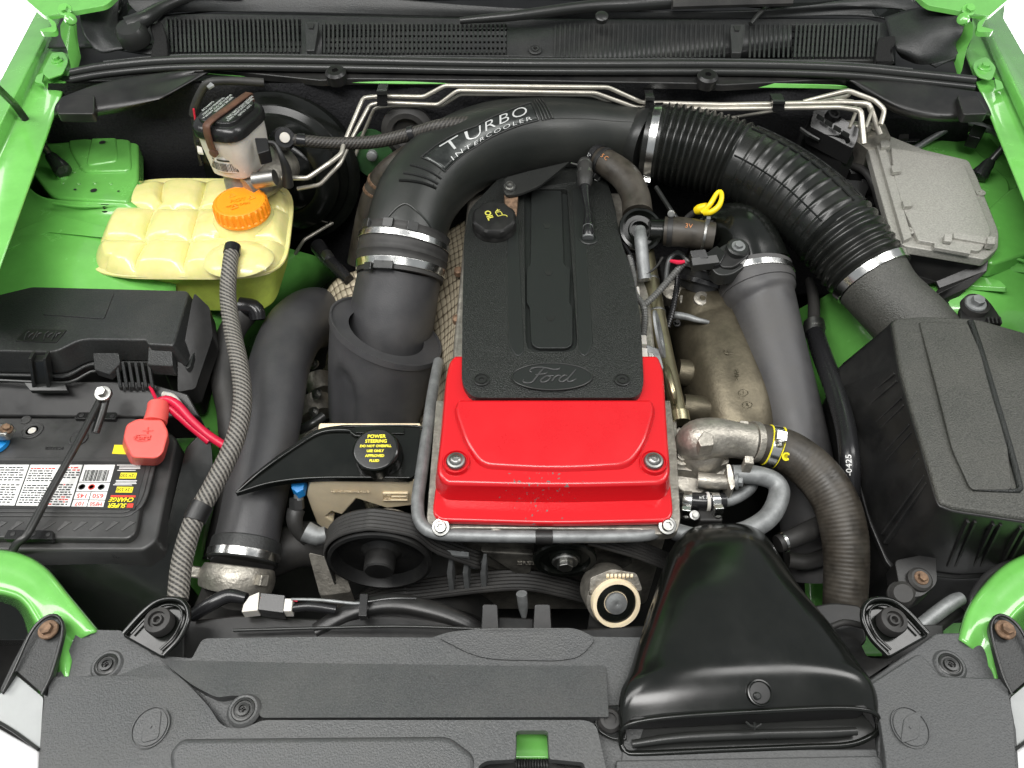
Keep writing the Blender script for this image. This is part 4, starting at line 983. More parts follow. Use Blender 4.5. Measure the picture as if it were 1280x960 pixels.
hose('lid_seam', [(-30, 474, -.066, 2), (60, 478, -.066, 2), (90, 477, -.066, 2), (116, 464, -.064, 2), (140, 466, -.064, 2)], M['satin'], fb, ds=.01, n=8)
eb = slab('moulded_symbol', [(33, 411, -.0195, 1), (83, 412, -.0195, 1), (70, 428, -.0205, 1), (19, 426, -.0205, 1)], .003, M['satin'], fb, bevel=.0005)
for x0, x1 in ((30, 50), (54, 74)):
    for k in range(4):
        x = x0+k*5; hose('symbol_line', [(x, 425-(k % 2)*3, -.0190, .8), (x+3, 416+(k % 3)*2, -.0186, .8), (x+7, 414+(k % 2)*2, -.0186, .8)], M['tex'], eb, n=6, curve=False)
# ledge under the box beside the battery
slab('battery_ledge', [(-30, 476, -.075), (180, 476, -.075), (235, 492, -.09), (250, 520, -.1), (200, 522, -.1), (-30, 520, -.1)], .05, M['black'], fb, bevel=.003)
slab('ledge_lip', [(30, 478, -.066, 1), (80, 478, -.066, 1), (84, 488, -.07, 1), (38, 488, -.07, 1)], .006, M['satin'], fb, bevel=.001)

# ================= battery =================
bt = thing('battery', 'black car battery with white and yellow printed labels on its lid', 'battery', P(60, 620, -.28))
zb = -.098
case_t = [(-60, 518, zb-.01), (172, 518, zb-.01, 4), (222, 546, zb-.01, 10), (196, 676, zb-.01, 12), (178, 688, zb-.01, 6), (-60, 688, zb-.01)]
slab('case', case_t, .16, M['batt'], bt, bevel=.004, draft=.004)
slab('lid', [(-60, 522, zb), (168, 522, zb, 3), (190, 530, zb, 10), (188, 560, zb, 6), (170, 665, zb, 10), (160, 674, zb, 6), (-60, 672, zb)], .018, M['batt'], bt, bevel=.003)
slab('lid_rim', [(-60, 571, zb+.0015), (196, 572, zb+.0015, 6), (182, 630, zb+.0015, 20), (160, 646, zb+.0015, 8), (-60, 645, zb+.0015)], .004, M['batt'], bt, bevel=.0015)
slab('lid_panel', [(-60, 575, zb+.003), (190, 576, zb+.003, 5), (177, 628, zb+.003, 18), (158, 641, zb+.003, 8), (-60, 640, zb+.003)], .003, M['batt'], bt, bevel=.001)
for x, y, r in ((40, 538, 12), (40, 538, 8), (32, 525, 5), (98, 548, 10)):
    p = P(x, y, zb+.001); lathe('cell_plug', [(m_(r+1.5, p), -.002), (m_(r+1.2, p), .0008), (m_(r, p), .001), (m_(r-.8, p), 0), (0, 0)], p, (0, 0, 1), M['batt'], bt, n=28)
p = P(40, 538, zb+.0015); lathe('indicator', [(m_(5, p), 0), (m_(4, p), .001), (0, .001)], p, (0, 0, 1), M['white'], bt, n=18)
zl = zb+.0036
def lab(name, pts, m, parent=bt, th=.0004, z=zl): return slab(name, [(a, b, z) for a, b in pts], th, m, parent, bevel=0)
lb = lab('label_backing', [(-60, 575), (184, 577), (168, 637), (-60, 635)], M['ink'], z=zl)
# the label grid runs between these edges; u across, v down
def L(u, v, z=zl+.0003):
    a = Vector((0, 578)).lerp(Vector((183, 578)), u); b = Vector((-22, 634)).lerp(Vector((168, 637)), u); q = a.lerp(b, v); return (q.x, q.y, z)
def lquad(name, u0, u1, v0, v1, m, par=lb, z=zl+.0003):
    return slab(name, [L(u0, v0, z), L(u1, v0, z), L(u1, v1, z), L(u0, v1, z)], .0003, m, par, bevel=0)
for u0, u1 in ((-.3, -.01), (.0, .205), (.215, .57), (.575, .79)):
    lquad('white_label', u0, u1, .05, .95, M['paper'])
rt = random.Random(5)
for u0, u1, v0, v1, lines in ((-.02, .19, .1, .92, 15), (.225, .40, .12, .92, 15), (.42, .565, .1, .95, 16)):
    for k in range(lines):
        v = v0+(v1-v0)*k/lines; x = u0
        if 4 < k < 7 and rt.random() < .7: continue
        while x < u1-.02:
            wd = rt.uniform(.008, .03); 
            lquad('printed_line', x, min(u1, x+wd), v, v+.024, M['redink'] if (rt.random() < .14 and u0 > .4) or k == 0 and u0 > .2 else M['ink'], z=zl+.0007)
            x += wd+rt.uniform(.004, .012)
x = .60
while x < .76:
    wd = rt.choice((.003, .005, .008)); lquad('barcode_bar', x, x+wd, .16, .40, M['ink'], z=zl+.0007); x += wd+rt.choice((.003, .005))
for v in (.42, .62, .80): lquad('table_line', .575, .79, v, v+.012, M['ink'], z=zl+.0007)
lquad('table_line', .68, .684, .62, .95, M['ink'], z=zl+.0007)
lquad('table_line', .575, .579, .05, .95, M['ink'], z=zl+.0007)
bX = (P(*L(.7, .5))-P(*L(.2, .5))).normalized(); bY = (P(*L(.5, 0))-P(*L(.5, 1))).normalized()
def btext(s, u, v, size, m, z=zl+.0008, **k): text('label_text', s, size*.78, P(*L(u, v, z)), -bX, -bY, m, lb, ext=.0002, **k)
btext('MF50', .737, .885, .0105, M['redink'], sx=.85); btext('107', .63, .885, .0105, M['redink'])
btext('650', .735, .715, .012, M['redink']); btext('145', .63, .715, .012, M['redink'])
for u, mm in ((.61, 'ink'), (.675, 'redink'), (.74, 'ink')):
    q = P(*L(u, .53, zl+.0008)); lathe('symbol', [(.0042, 0), (.0042, .0004), (.003, .0004), (.003, 0)], q, (0, 0, 1), M[mm], lb, n=18)
for v, s in ((.2, 1), (.5, 1)):
    lquad('yellow_tag', .845, .955, v+.02, v+.14, M['yelink'], z=zl+.0006)
    btext('12V 550', .9, v+.08, .0085, M['ink'], sx=.9)
for v in (.05, .09, .12, .16, .38, .41, .44, .47): 
    lquad('white_print', .80+rt.random()*.03, .97-rt.random()*.03, v, v+.015, M['whiteink'], z=zl+.0006)
lquad('red_stripe', .82, .985, .70, .74, M['redink'], z=zl+.0006)
btext('CHARGE', .902, .79, .0115, M['yelink'], shear=.3, bold=.0002, sx=.86)
btext('SUPER', .882, .915, .0115, M['yelink'], shear=.3, bold=.0002, sx=.9)
lquad('red_flash', .945, .985, .87, .96, M['redink'], z=zl+.0006)
text('date_code', '8CZZZEB', .006, P(68, 560, zb+.0006), -bX, -bY, M['ink'], bt, ext=.0003)
slab('yellow_sticker', [(143, 556, zb+.0008), (165, 556, zb+.0008), (166, 568, zb+.0008), (140, 567, zb+.0008)], .0006, M['yelink'], bt, bevel=0)
# corrugated ledge in front of the label
for k in range(9):
    x = -10+k*20; slab('lid_facet', [(x+12, 650, zb+.002), (x+20, 652, zb+.001), (x+2, 664, zb+.001), (x, 662, zb+.002)], .003, M['batt'], bt, bevel=.001)
# hold-down lugs
for pts in ([(98, 515), (146, 515), (144, 524), (92, 523)], [(10, 662), (66, 663), (66, 674), (4, 674)]):
    slab('hold_down_lug', [(a, b, zb+.006, 2) for a, b in pts], .008, M['ecuplug'], bt, bevel=.001)
for x, y in ((102, 519), (140, 520), (16, 667), (60, 668), (42, 667)):
    p = P(x, y, zb+.0066); lathe('lug_hole', [(m_(3, p), .0), (0, .0003)], p, (0, 0, 1), M['ink'], bt, n=12)
# tray and skirt right and front of battery
tray = thing('battery_tray', 'glossy black plastic tray wrapped round the right and front of the battery', 'battery tray', P(180, 740, -.3))
prism('tray_wall', [P(*q) for q in rounded([(-60, 678, -.13), (180, 690, -.13, 8), (206, 668, -.13, 14), (232, 560, -.12, 6), (262, 530, -.12, 10), (268, 600, -.14, 30), (236, 720, -.17, 30), (215, 800, -.2, 10), (-60, 800, -.2)])],
      [P(*q) for q in rounded([(-60, 690, -.3), (180, 700, -.3, 8), (206, 678, -.3, 14), (232, 570, -.3, 6), (258, 545, -.3, 10), (262, 610, -.3, 30), (236, 730, -.3, 30), (210, 800, -.3, 10), (-60, 810, -.3)])], M['gloss'], tray, bevel=.008, bseg=4)
# hold-down rods
hr = thing('hold_down_rod', 'thin black battery hold-down rod with a hex bolt at its upper end', 'battery clamp', P(100, 560, zb))
hose('rod', [(128, 494, -.058, 4), (100, 548, -.066, 4.5), (60, 620, -.074, 5), (34, 668, -.078, 5.2), (22, 678, -.08, 5.2), (14, 694, -.09, 5.2), (12, 712, -.11, 5.5), (14, 722, -.12, 5.5)], M['satin'], hr, ds=.006, n=12)
hose('rod', [(133, 497, -.06, 4.5), (128, 515, -.068, 5), (119, 541, -.078, 5)], M['satin'], hr, ds=.006, n=12, curve=False)
hexbolt(P(129, 492, -.05), (.1, -.35, 1), .0085, M['steel'], hr, h=.010)
# positive terminal boot and red leads
tb = thing('terminal_boot', 'salmon red rubber boot over the positive battery terminal', 'terminal cover', P(183, 550, zb))
bo = [(158, 530, -.058, 5), (172, 523, -.056, 5), (203, 524, -.056, 5), (211, 540, -.058, 6), (204, 566, -.062, 5), (196, 573, -.064, 5), (165, 572, -.064, 5), (154, 548, -.060, 5)]
prism('boot', [P(*q) for q in rounded(bo)], [P(q[0]+(q[0]-184)*.06, q[1]+10, zb+.001) for q in rounded(bo)], M['salmon'], tb, bevel=.003, bseg=3)
hose('boot_neck', [(194, 528, -.065, 14), (197, 515, -.062, 13), (198, 505, -.06, 12.5)], M['salmon'], tb, n=24, bevel=.001)
p, X, Y = pxy(177, 547, -.0585, 0, 0)
e_ = [(p+X*m_(10, p)*math.cos(a)+Y*m_(5, p)*math.sin(a), .0005) for a in [i*2*PI/20 for i in range(21)]]
sweep('moulded_oval', Path(e_, ds=.002), M['salmon'], tb, n=6, cap=False)
text('moulded_script', 'Ford', .011, p, X, Y, M['salmon'], tb, ext=.0006, shear=.3)
for dx, dy in ((0, 13), (0, 9)): pass
hose('plus_mark', [(178, 538, -.0575, .7), (191, 538, -.0575, .7)], M['salmon'], tb, n=6); hose('plus_mark', [(185, 534, -.0575, .7), (184, 542, -.0575, .7)], M['salmon'], tb, n=6)
rw = thing('battery_cable', 'pair of red battery cables running right from the terminal boot', 'cable', P(240, 520, -.1))
hose('cable', [(197, 503, -.062, 5), (208, 499, -.058, 5), (222, 506, -.062, 5.5), (238, 524, -.075, 5.5), (258, 542, -.09, 5.5), (285, 560, -.10, 5.5)], M['redwire'], rw, ds=.006, n=12)
hose('cable', [(197, 511, -.066, 4.5), (210, 509, -.066, 5), (224, 520, -.075, 5), (240, 534, -.085, 5), (262, 552, -.098, 5)], M['redwire'], rw, ds=.006, n=12)
hose('cable', [(188, 484, -.075, 2.2), (197, 503, -.07, 2.2)], M['redwire'], rw, ds=.006, n=8)
hose('cable', [(205, 493, -.085, 4), (216, 496, -.08, 4), (226, 508, -.08, 4)], M['white'], rw, ds=.006, n=10)
# negative terminal at the left edge
ng = thing('negative_terminal', 'steel clamp on a blue ring, cut by the left edge of the battery', 'battery terminal', P(4, 545, zb))
lathe('blue_ring', [(.016, 0), (.016, .006), (.010, .008), (0, .008)], P(-4, 556, zb+.002), (0, 0, 1), M['blue'], ng, n=28)
box('clamp', P(2, 540, zb+.022), (.026, .020, .014), M['steel'], ng, bevel=.003)
hexbolt(P(8, 536, zb+.028), (.5, 0, 1), .006, M['rust'], ng)
# ================= brake booster and master cylinder =================
def Q(px, py, y, r=None):
    z = PY(px, py, y).z
    return (px, py, z) if r is None else (px, py, z, r)
bb = thing('brake_booster', 'glossy black round brake booster against the firewall behind the fluid bottle', 'brake booster', P(350, 300, -.2))
bc = PY(352, 215, YW-.06); br_ = m_(94, bc)
bax = Vector((.0, -1, .18)).normalized()
lathe('booster_shell', [(br_*.98, -.05), (br_, -.03), (br_*1.0, -.012), (br_*.93, -.004), (br_*.9, -.004), (br_*.88, .004), (br_*.80, .010), (br_*.78, .018), (br_*.62, .026), (br_*.5, .026), (br_*.46, .034), (br_*.25, .044), (br_*.23, .06), (0, .06)], bc, bax, M['gloss'], bb, n=72)
lathe('booster_rim', [(br_*.99, -.016), (br_*1.03, -.012), (br_*1.03, -.004), (br_*.95, .0)], bc, bax, M['gloss'], bb, n=72)
vc = PY(356, 173, YW-.14)
vv = hose('check_valve', [Q(350, 176, YW-.09, 14), Q(354, 174, YW-.12, 15), Q(356, 172, YW-.14, 12)], M['rubberg'], bb, n=24)
lathe('valve_centre', [(m_(6.5, vc), 0), (m_(6, vc), .003), (0, .0035)], PY(356, 172, YW-.143), (CAM-vc).normalized(), M['white'], bb, n=24)
vh = thing('vacuum_hose', 'black ribbed vacuum hose running from the brake booster valve behind the duct', 'hose', P(450, 180, .0))
_, vp = hose('hose', [Q(364, 174, YW-.13, 7), Q(380, 176, YW-.13, 7.5), Q(420, 179, YW-.12, 7.5), Q(470, 177, YW-.11, 8), Q(520, 166, YW-.11, 8.5), Q(560, 156, YW-.11, 8.5), Q(640, 150, YW-.06, 8)], M['braid2'], vh, ds=.005, n=18)
clampring(vp, .016, vh, w=.012, off=.0015, mm='rubberg', screw=False)
clampring(vp, .195, vh, w=.010, off=.0018, mm='rubberg', screw=False, name='hose_clip')
mc = thing('brake_fluid_reservoir', 'milky brake fluid bottle with a black cap, brown strap and barcode label', 'brake fluid bottle', P(300, 220, -.1))
def rr_(cx, cy, z, w, h, a, r):
    c, s = math.cos(a), math.sin(a); o = []
    q = P(cx, cy, z); 
    for i, j in ((-1, -1), (1, -1), (1, 1), (-1, 1)):
        o.append(Vector((i*w*.5, j*h*.5, 0)))
    out = []
    n = 4
    for i in range(4):
        p0 = o[i]; a_, b_ = o[i-1], o[(i+1) % 4]
        q0 = p0+(a_-p0).normalized()*r; q1 = p0+(b_-p0).normalized()*r
        for k in range(7):
            t = k/6; out.append(q0*(1-t)**2+p0*2*t*(1-t)+q1*t*t)
    return [q+Vector((v.x*c-v.y*s, v.x*s+v.y*c, 0)) for v in out]
RW, RH, RA = .082, .098, ang(-18)
zc = .142
def ring_(z, k=1, dx=0, dy=0): return [v+Vector((dx, dy, z-.061)) for v in rr_(284, 141, zc, RW*k, RH*k, RA, .030*k)]
loft('bottle', [ring_(-.026, .80), ring_(-.023, .86), ring_(-.012, .88), ring_(.02, .94), ring_(.045, .95), ring_(.05, .94)], M['white'], mc)
loft('cap', [ring_(.040, .98), ring_(.042, 1.03), ring_(.052, 1.03), ring_(.056, 1.0), ring_(.06, .93), ring_(.061, .88)], M['ecuplug'], mc, bevel=.001)
loft('cap_lid', [ring_(.060, .80), ring_(.066, .78), ring_(.067, .74)], M['ecuplug'], mc, bevel=.001)
cx_ = Vector((math.cos(RA), math.sin(RA), 0)); cy_ = Vector((-math.sin(RA), math.cos(RA), 0))
q0 = sum(ring_(.0675), Vector())/28; q0.z = zc+.0066
hh = lambda a, b, z: q0+cx_*a+cy_*b+Vector((0, 0, z))
st_ = [hh(.008, .050, -.03), hh(.008, .052, -.004), hh(.008, .046, .001), hh(.005, .0, .002), hh(.0, -.044, .001), hh(-.001, -.053, -.008), hh(-.002, -.053, -.034), hh(-.002, -.050, -.044)]
rows = [[q-cx_*.0055, q+cx_*.0055] for q in spline(st_, 6)]
so = loft('cap_strap', rows, M['brownrub'], mc, closed=False); sd = so.modifiers.new('solid', 'SOLIDIFY'); sd.thickness = .003; sd.offset = 0
lathe('strap_button', [(.0065, -.002), (.0065, .003), (.004, .004), (0, .004)], hh(-.002, -.0515, -.044), -cy_, M['brownrub'], mc, n=18)
for k, (a, b, wl) in enumerate([(-.022, .0, .045), (-.016, .002, .06), (-.030, -.002, .03), (.022, .004, .05), (.029, .004, .04), (-.010, .01, .04), (.017, .01, .055)]):
    text('cap_text', ('WARNING USE ONLY', 'BRAKE FLUID DOT 4 FROM A', 'CLEAN CAP', 'SEALED CONTAINER ONLY', 'DOT 4 FLUID', 'BEFORE OPENING', 'REMOVE WITH CARE ONLY')[k], .0058, hh(a, b, .0003), cy_*-1, cx_, M['silverink'], mc, ext=.0001)
# barcode label on the front face of the bottle
fl0 = hh(0, -.0452, -.068)
lbq = lambda a, b, o=0: fl0+cx_*a+Vector((0, 0, 1))*b-cy_*(.0015+o)
def curvedlab(name, a0, a1, b0, b1, off, m, par):
    rows = []
    for i in range(9):
        a = a0+(a1-a0)*i/8; bow = -.55*abs(a)**2/.03 if True else 0
        rows.append([fl0+cx_*a+Vector((0, 0, b))-cy_*(.001+off+bow*.6) for b in (b0, b1)])
    return loft(name, rows, m, par, closed=False)
lb2 = curvedlab('label', -.030, .030, -.012, .014, .0, M['paper'], mc)
x = -.024
while x < .022:
    wd = rt.choice((.0008, .0014, .002)); curvedlab('barcode_bar', x, x+wd, -.010, .004, .0008, M['ink'], lb2); x += wd+rt.choice((.0008, .0013))
curvedlab('printed_line', -.024, -.012, .007, .010, .0008, M['ink'], lb2); curvedlab('printed_line', -.006, .020, .007, .010, .0008, M['ink'], lb2)
# metal body below
hose('cylinder_body', [Q(300, 196, .41, 22), Q(305, 222, .41, 24), Q(312, 250, .40, 24)], M['alu'], mc, n=24)
hose('cylinder_body', [Q(306, 240, .38, 20), Q(335, 222, .42, 20), Q(352, 205, .47, 24)], M['cast'], mc, n=24)
hose('cylinder_port', [Q(318, 226, .37, 10), Q(344, 222, .37, 10)], M['steel'], mc, n=20, curve=False)
slab('sensor_plug', [(318, 172, .115, 2), (334, 172, .115, 2), (337, 188, .105, 2), (322, 192, .105, 2)], .02, M['ecuplug'], mc)
hose('sensor_lead', [Q(334, 178, .40, 3), Q(344, 180, .40, 3), Q(352, 196, .39, 4), Q(358, 212, .39, 6), Q(360, 232, .39, 7)], M['dark'], mc, ds=.004, n=12)
# wiring left of the bottle
wl = thing('side_loom', 'taped wiring loom with a small connector left of the brake fluid bottle', 'wiring', P(245, 170, -.02))
hose('loom', [Q(330, 103, .55, 5), Q(290, 101, .54, 5), Q(262, 103, .53, 5), Q(252, 114, .53, 5), Q(243, 134, .53, 5), Q(241, 144, .53, 4.5)], M['rubber'], wl, ds=.006, n=12)
slab('connector', [Q(238, 148, .53)+(1,), Q(248, 147, .53)+(1,), Q(252, 176, .52)+(1,), Q(242, 178, .52)+(1,)], .016, M['ecuplug'], wl, bevel=.001)
hose('wire', [Q(242, 136, .52, 1.3), Q(244, 150, .52, 1.3)], M['redwire'], wl, n=6)
hose('wire', [Q(247, 176, .52, 2), Q(248, 190, .52, 2), Q(252, 206, .52, 2.5)], M['rubberg'], wl, n=8)
slab('white_tab', [Q(246, 182, .51)+(1,), Q(252, 184, .51)+(1,), Q(254, 191, .505)+(1,), Q(247, 190, .505)+(1,)], .004, M['white'], wl, bevel=.0005)
slab('tape_tab', [Q(252, 102, .53)+(1,), Q(258, 99, .53)+(1,), Q(268, 106, .52)+(1,), Q(261, 110, .52)+(1,)], .003, M['alu'], wl, bevel=.0005)
# ================= brake pipes =================
def pipes(label, lines, name='brake_pipe', cat='brake pipe', m='pipe'):
    p = lines[0][len(lines[0])//2]; t = thing(name, label, cat, PY(p[0], p[1], YW-.03), 'brake pipes along the firewall')
    for l in lines: hose('pipe', [Q(a, b, YW-c, d) for a, b, c, d in l], M[m], t, ds=.005, n=12)
    return t
def bends(pts, k=.22):
    """tight bends: add points close to each corner"""
    o = [pts[0]]
    for i in range(1, len(pts)-1):
        p, a, b = [Vector(pts[j]) for j in (i, i-1, i+1)]
        la, lb_ = (a-p).xy.length, (b-p).xy.length
        da, db = min(7, la*.4)/la, min(7, lb_*.4)/lb_
        for f, q in ((2.2*da, a), (da, a)): 
            if f < .48: o.append(tuple(p.lerp(q, f)))
        o.append(tuple(p.lerp(a, .28*da).lerp(p.lerp(b, .28*db), .5)))
        for f, q in ((db, b), (2.2*db, b)):
            if f < .48: o.append(tuple(p.lerp(q, f)))
    o.append(pts[-1]); return o
pipes('upper beige brake pipe bent down at the booster, highest of the pipes behind the duct', [bends([(432, 174, .11, 2.6), (454, 122, .045, 2.6), (476, 120, .04, 2.6), (530, 121, .04, 2.6), (556, 107, .04, 2.6), (760, 109, .04, 2.6), (802, 128, .04, 2.6), (900, 131, .05, 3), (1058, 128, .08, 3), (1086, 130, .09, 3.6), (1100, 168, .12, 3.6)])])
pipes('second beige brake pipe running just below the highest one behind the duct', [bends([(372, 236, .17, 2.6), (400, 231, .17, 2.6), (425, 205, .15, 2.6), (440, 172, .10, 2.6), (462, 131, .045, 2.6), (478, 128, .042, 2.6), (548, 131, .042, 2.6), (572, 113, .042, 2.6), (744, 116, .042, 2.6), (796, 135, .045, 2.6), (900, 136, .055, 3), (1050, 134, .09, 3), (1076, 138, .11, 3.6), (1080, 180, .15, 3.6)])])
pipes('lowest beige brake pipe, dropping along the wall beside the booster down to the bay floor', [bends([(366, 322, .13, 2.2), (380, 300, .12, 2.2), (420, 276, .07, 2.2), (430, 235, .06, 2.2), (452, 172, .04, 2.2), (468, 135, .035, 2.2), (490, 132, .035, 2.2), (552, 133, .035, 2), (575, 118, .035, 2), (740, 119, .035, 2), (790, 140, .035, 2), (858, 141, .04, 2), (915, 147, .045, 2), (960, 140, .05, 2.2), (1060, 120, .06, 2.5), (1063, 116, .06, 2.5)])])
pipes('short beige brake pipe looping from the master cylinder under the vacuum hose', [bends([(352, 222, .18, 3), (384, 223, .18, 3), (412, 204, .16, 3), (427, 192, .14, 3), (430, 178, .12, 3)])])
pipes('beige brake pipe arching over the control unit corner like a low tent', [bends([(1004, 127, .06, 2.5), (1060, 113, .07, 3), (1094, 126, .085, 3), (1106, 137, .10, 3), (1101, 156, .12, 3)]),])
pipes('pair of short beige pipes bending down behind the black pump', [bends([(1040, 124, .06, 2.3), (1068, 127, .07, 2.3), (1070, 140, .09, 2.3), (1062, 160, .12, 2.3)]), bends([(1074, 133, .08, 2.3), (1089, 132, .09, 2.3), (1090, 138, .10, 2.3), (1082, 160, .13, 2.3)])])
def pclip(label, x0, y0, x1, y1, off):
    t = thing('pipe_clip', label, 'pipe clip', PY(x0, y1, YW-off))
    a, b, c_, d_ = [PY(x, y, YW-off-.012) for x, y in ((x0, y0), (x1, y0), (x1, y1), (x0, y1))]
    prism('clip_block', [a, b, c_, d_], [q+Vector((0, .022, 0)) for q in (a, b, c_, d_)], M['ecuplug'], t, bevel=.001)
    prism('clip_lip', [q+Vector((0, -.004, .0)) for q in (a, b, b.lerp(c_, .25), a.lerp(d_, .25))], [q for q in (a, b, b.lerp(c_, .25), a.lerp(d_, .25))], M['satin'], t, bevel=.0006)
pclip('black clip holding the brake pipes above the vacuum hose', 471, 112, 484, 133, .042)
pclip('black clip on the brake pipes right beside the bellows clamp', 807, 120, 818, 138, .045)
pclip('black clip on the brake pipes above the corrugated hose', 966, 125, 981, 140, .07)
pp = thing('fender_pipe', 'pale metal pipe crossing the right strut tower through a black clip', 'pipe', P(1200, 160, .02))
hose('pipe', bends([(1120, 200, .0, 4), (1150, 182, .015, 4), (1196, 154, .035, 4), (1212, 152, .04, 4), (1244, 164, .045, 4.5), (1262, 180, .045, 4.5), (1300, 240, .04, 4.5)]), M['alu'], pp, ds=.006, n=14)
slab('clip_block', [(1217, 155, .055, 1), (1234, 159, .055, 1), (1226, 173, .05, 1), (1211, 169, .05, 1)], .02, M['ecuplug'], pp, bevel=.001)

# brown heater hoses behind the duct
hh1 = thing('heater_hose', 'aged brown heater hose with clamps behind the left side of the duct', 'hose', P(465, 240, -.05))
_, h1p = hose('hose', [Q(540, 186, .46, 16), Q(510, 198, .46, 16), Q(482, 218, .46, 15), Q(468, 240, .46, 14), Q(458, 275, .45, 14), Q(448, 330, .42, 14)], M['brownhose'], hh1, ds=.006, n=20)
for s in (.115, .135): clampring(h1p, s, hh1, w=.006, off=.0012, a=2.5, mm='rust')
# right hose with bulb to the cone: thin black injector hose near (410,325)
sh = thing('sensor_lead', 'thick black lead with a bright ferrule beside the heat blanket', 'cable', P(412, 325, -.1))
hose('lead', [(398, 308, -.13, 10), (408, 322, -.12, 9), (424, 338, -.11, 8), (436, 350, -.11, 7)], M['rubberg'], sh, n=18)
hose('ferrule', [(408, 318, -.112, 7), (412, 324, -.110, 7)], M['steel'], sh, n=18, curve=False)

# ================= corrugated intake hose and its clamps =================
ch = thing('corrugated_hose', 'long black corrugated intake hose sweeping from the arched duct to the air box', 'intake hose', P(980, 260, -.05))
CHc = [(806, 176, .036, 44), (835, 180, .036, 47), (880, 190, .034, 48), (925, 205, .030, 48), (965, 226, .024, 49), (1005, 254, .016, 50), (1045, 292, .004, 50), (1075, 328, -.012, 48), (1098, 358, -.025, 44)]
chp = path_px(CHc, ds=.0016, frame='up')
def prof(d):
    s = d/chp.len
    if s < .06: return 1.0
    if s < .335: return 1+.045*(abs(math.cos((s-.06)*PI/.0245))**1.6*2-1)
    if s < .37: return .985
    if s < .77: 
        ph = ((s-.37)/.4*9) % 1
        return .985+.028*max(0, 1-abs(ph-.5)*6)**.5
    if s < .95: return 1+.05*(abs(math.cos((s-.77)*PI/.030))**1.5*2-1)
    return .96
sweep('bellows', chp, M['bellow'], ch, n=44, prof=prof, step=.0019, ang=70)
# rails over the middle section
SGc = 1 if chp.surf(chp.len*.5, ang(40), 0).y > chp.surf(chp.len*.5, ang(-40), 0).y else -1
for a in (34, 4, -50):
    pts = [(chp.surf(chp.len*(.345+.415*i/30), SGc*ang(a), .0002), .0013) for i in range(31)]
    sweep('hose_rail', Path(pts, ds=.004), M['gloss'], ch, n=8)
clampring(chp, chp.len*.03, ch, w=.013, off=.0022, a=SGc*-2.3, n=48)
cl1 = clampring(chp, chp.len*.962, ch, w=.013, off=.004, a=SGc*2.2, n=48)
duct_end = path_px([(782, 168, .036, 33), (800, 173, .036, 40), (812, 177, .036, 42)], ds=.004, frame='up')
sweep('end_cuff', duct_end, M['satin'], ch, n=44)

# ================= air box =================
ab = thing('air_box', 'large grained black air filter box with ribbed sides at the right edge', 'air box', P(1190, 600, -.3))
at_ = [(1112, 400, .0, 8), (1150, 396, .0, 4), (1218, 399, .002, 4), (1310, 425, .002, 6), (1310, 658, -.018, 6), (1192, 640, -.018, 10), (1172, 632, -.017, 8), (1155, 575, -.012, 8), (1136, 512, -.008, 8), (1122, 460, -.004, 8)]
al_ = [(1048, 458, -.075, 8), (1085, 430, -.06, 8), (1130, 420, -.05, 6), (1330, 440, -.06), (1340, 705, -.12), (1200, 712, -.12, 8), (1118, 700, -.12, 12), (1092, 640, -.105, 10), (1070, 560, -.095, 10), (1052, 490, -.08, 10)]
T_ = [P(*q) for q in rounded(at_)]; B_ = [P(*q) for q in rounded(al_)]
def resample(pts, n, start=None):
    L_ = [0]; m = len(pts)
    for i in range(m): L_.append(L_[-1]+(pts[(i+1) % m]-pts[i]).length)
    out = []; j = 0
    for k in range(n):
        t = L_[-1]*k/n
        while L_[j+1] < t: j += 1
        f = (t-L_[j])/max(1e-9, L_[j+1]-L_[j]); out.append(pts[j].lerp(pts[(j+1) % m], f))
    return out
# the two outlines have ten matching corners: sample each side alike
def bycorner(spec, k=6, r=.22):
    n = len(spec); out = []
    pv = [P(*q[:3]) for q in spec]
    for i in range(n):
        a, b, c = pv[i-1], pv[i], pv[(i+1) % n]
        q0, q1 = b.lerp(a, r), b.lerp(c, r)
        lim = .014
        if (q0-b).length > lim: q0 = b+(a-b).normalized()*lim
        if (q1-b).length > lim: q1 = b+(c-b).normalized()*lim
        for j in range(k): t = j/(k-1); out.append(q0*(1-t)**2+b*2*t*(1-t)+q1*t*t)
    return out
T_, B_ = bycorner(at_), bycorner(al_)
ctop_ = sum(T_, Vector())/len(T_)
ins_ = [q.lerp(ctop_, .015)+Vector((0, 0, .0)) for q in T_]
loft('air_box_lid', [[q-Vector((0, 0, .02)) for q in B_], B_, [t.lerp(b, .08)-Vector((0, 0, .004)) for t, b in zip(T_, B_)], T_], M['black'], ab, bevel=.002)
slab('lid_top', [q+Vector((0, 0, .0045)) for q in ins_], .012, M['airtop'], ab, world=True, bevel=.009, bseg=5)
slab('lid_ridge', [(1149, 402, .0068, 2), (1210, 404, .0088, 2), (1226, 440, .0073, 6), (1260, 560, -.0017, 6), (1266, 612, -.0087, 8), (1214, 612, -.0077, 8), (1190, 560, -.004, 8), (1170, 480, .003, 8)], .003, M['airtop'], ab, bevel=.0022)
hose('lid_step', [(1213, 402, .0060, 4), (1226, 440, .0046, 4), (1244, 500, .001, 4), (1262, 560, -.0044, 4), (1272, 598, -.0088, 4), (1274, 612, -.0105, 4), (1262, 614, -.0115, 3), (1216, 612, -.0105, 2)], M['texc'], ab, ds=.005, n=12)
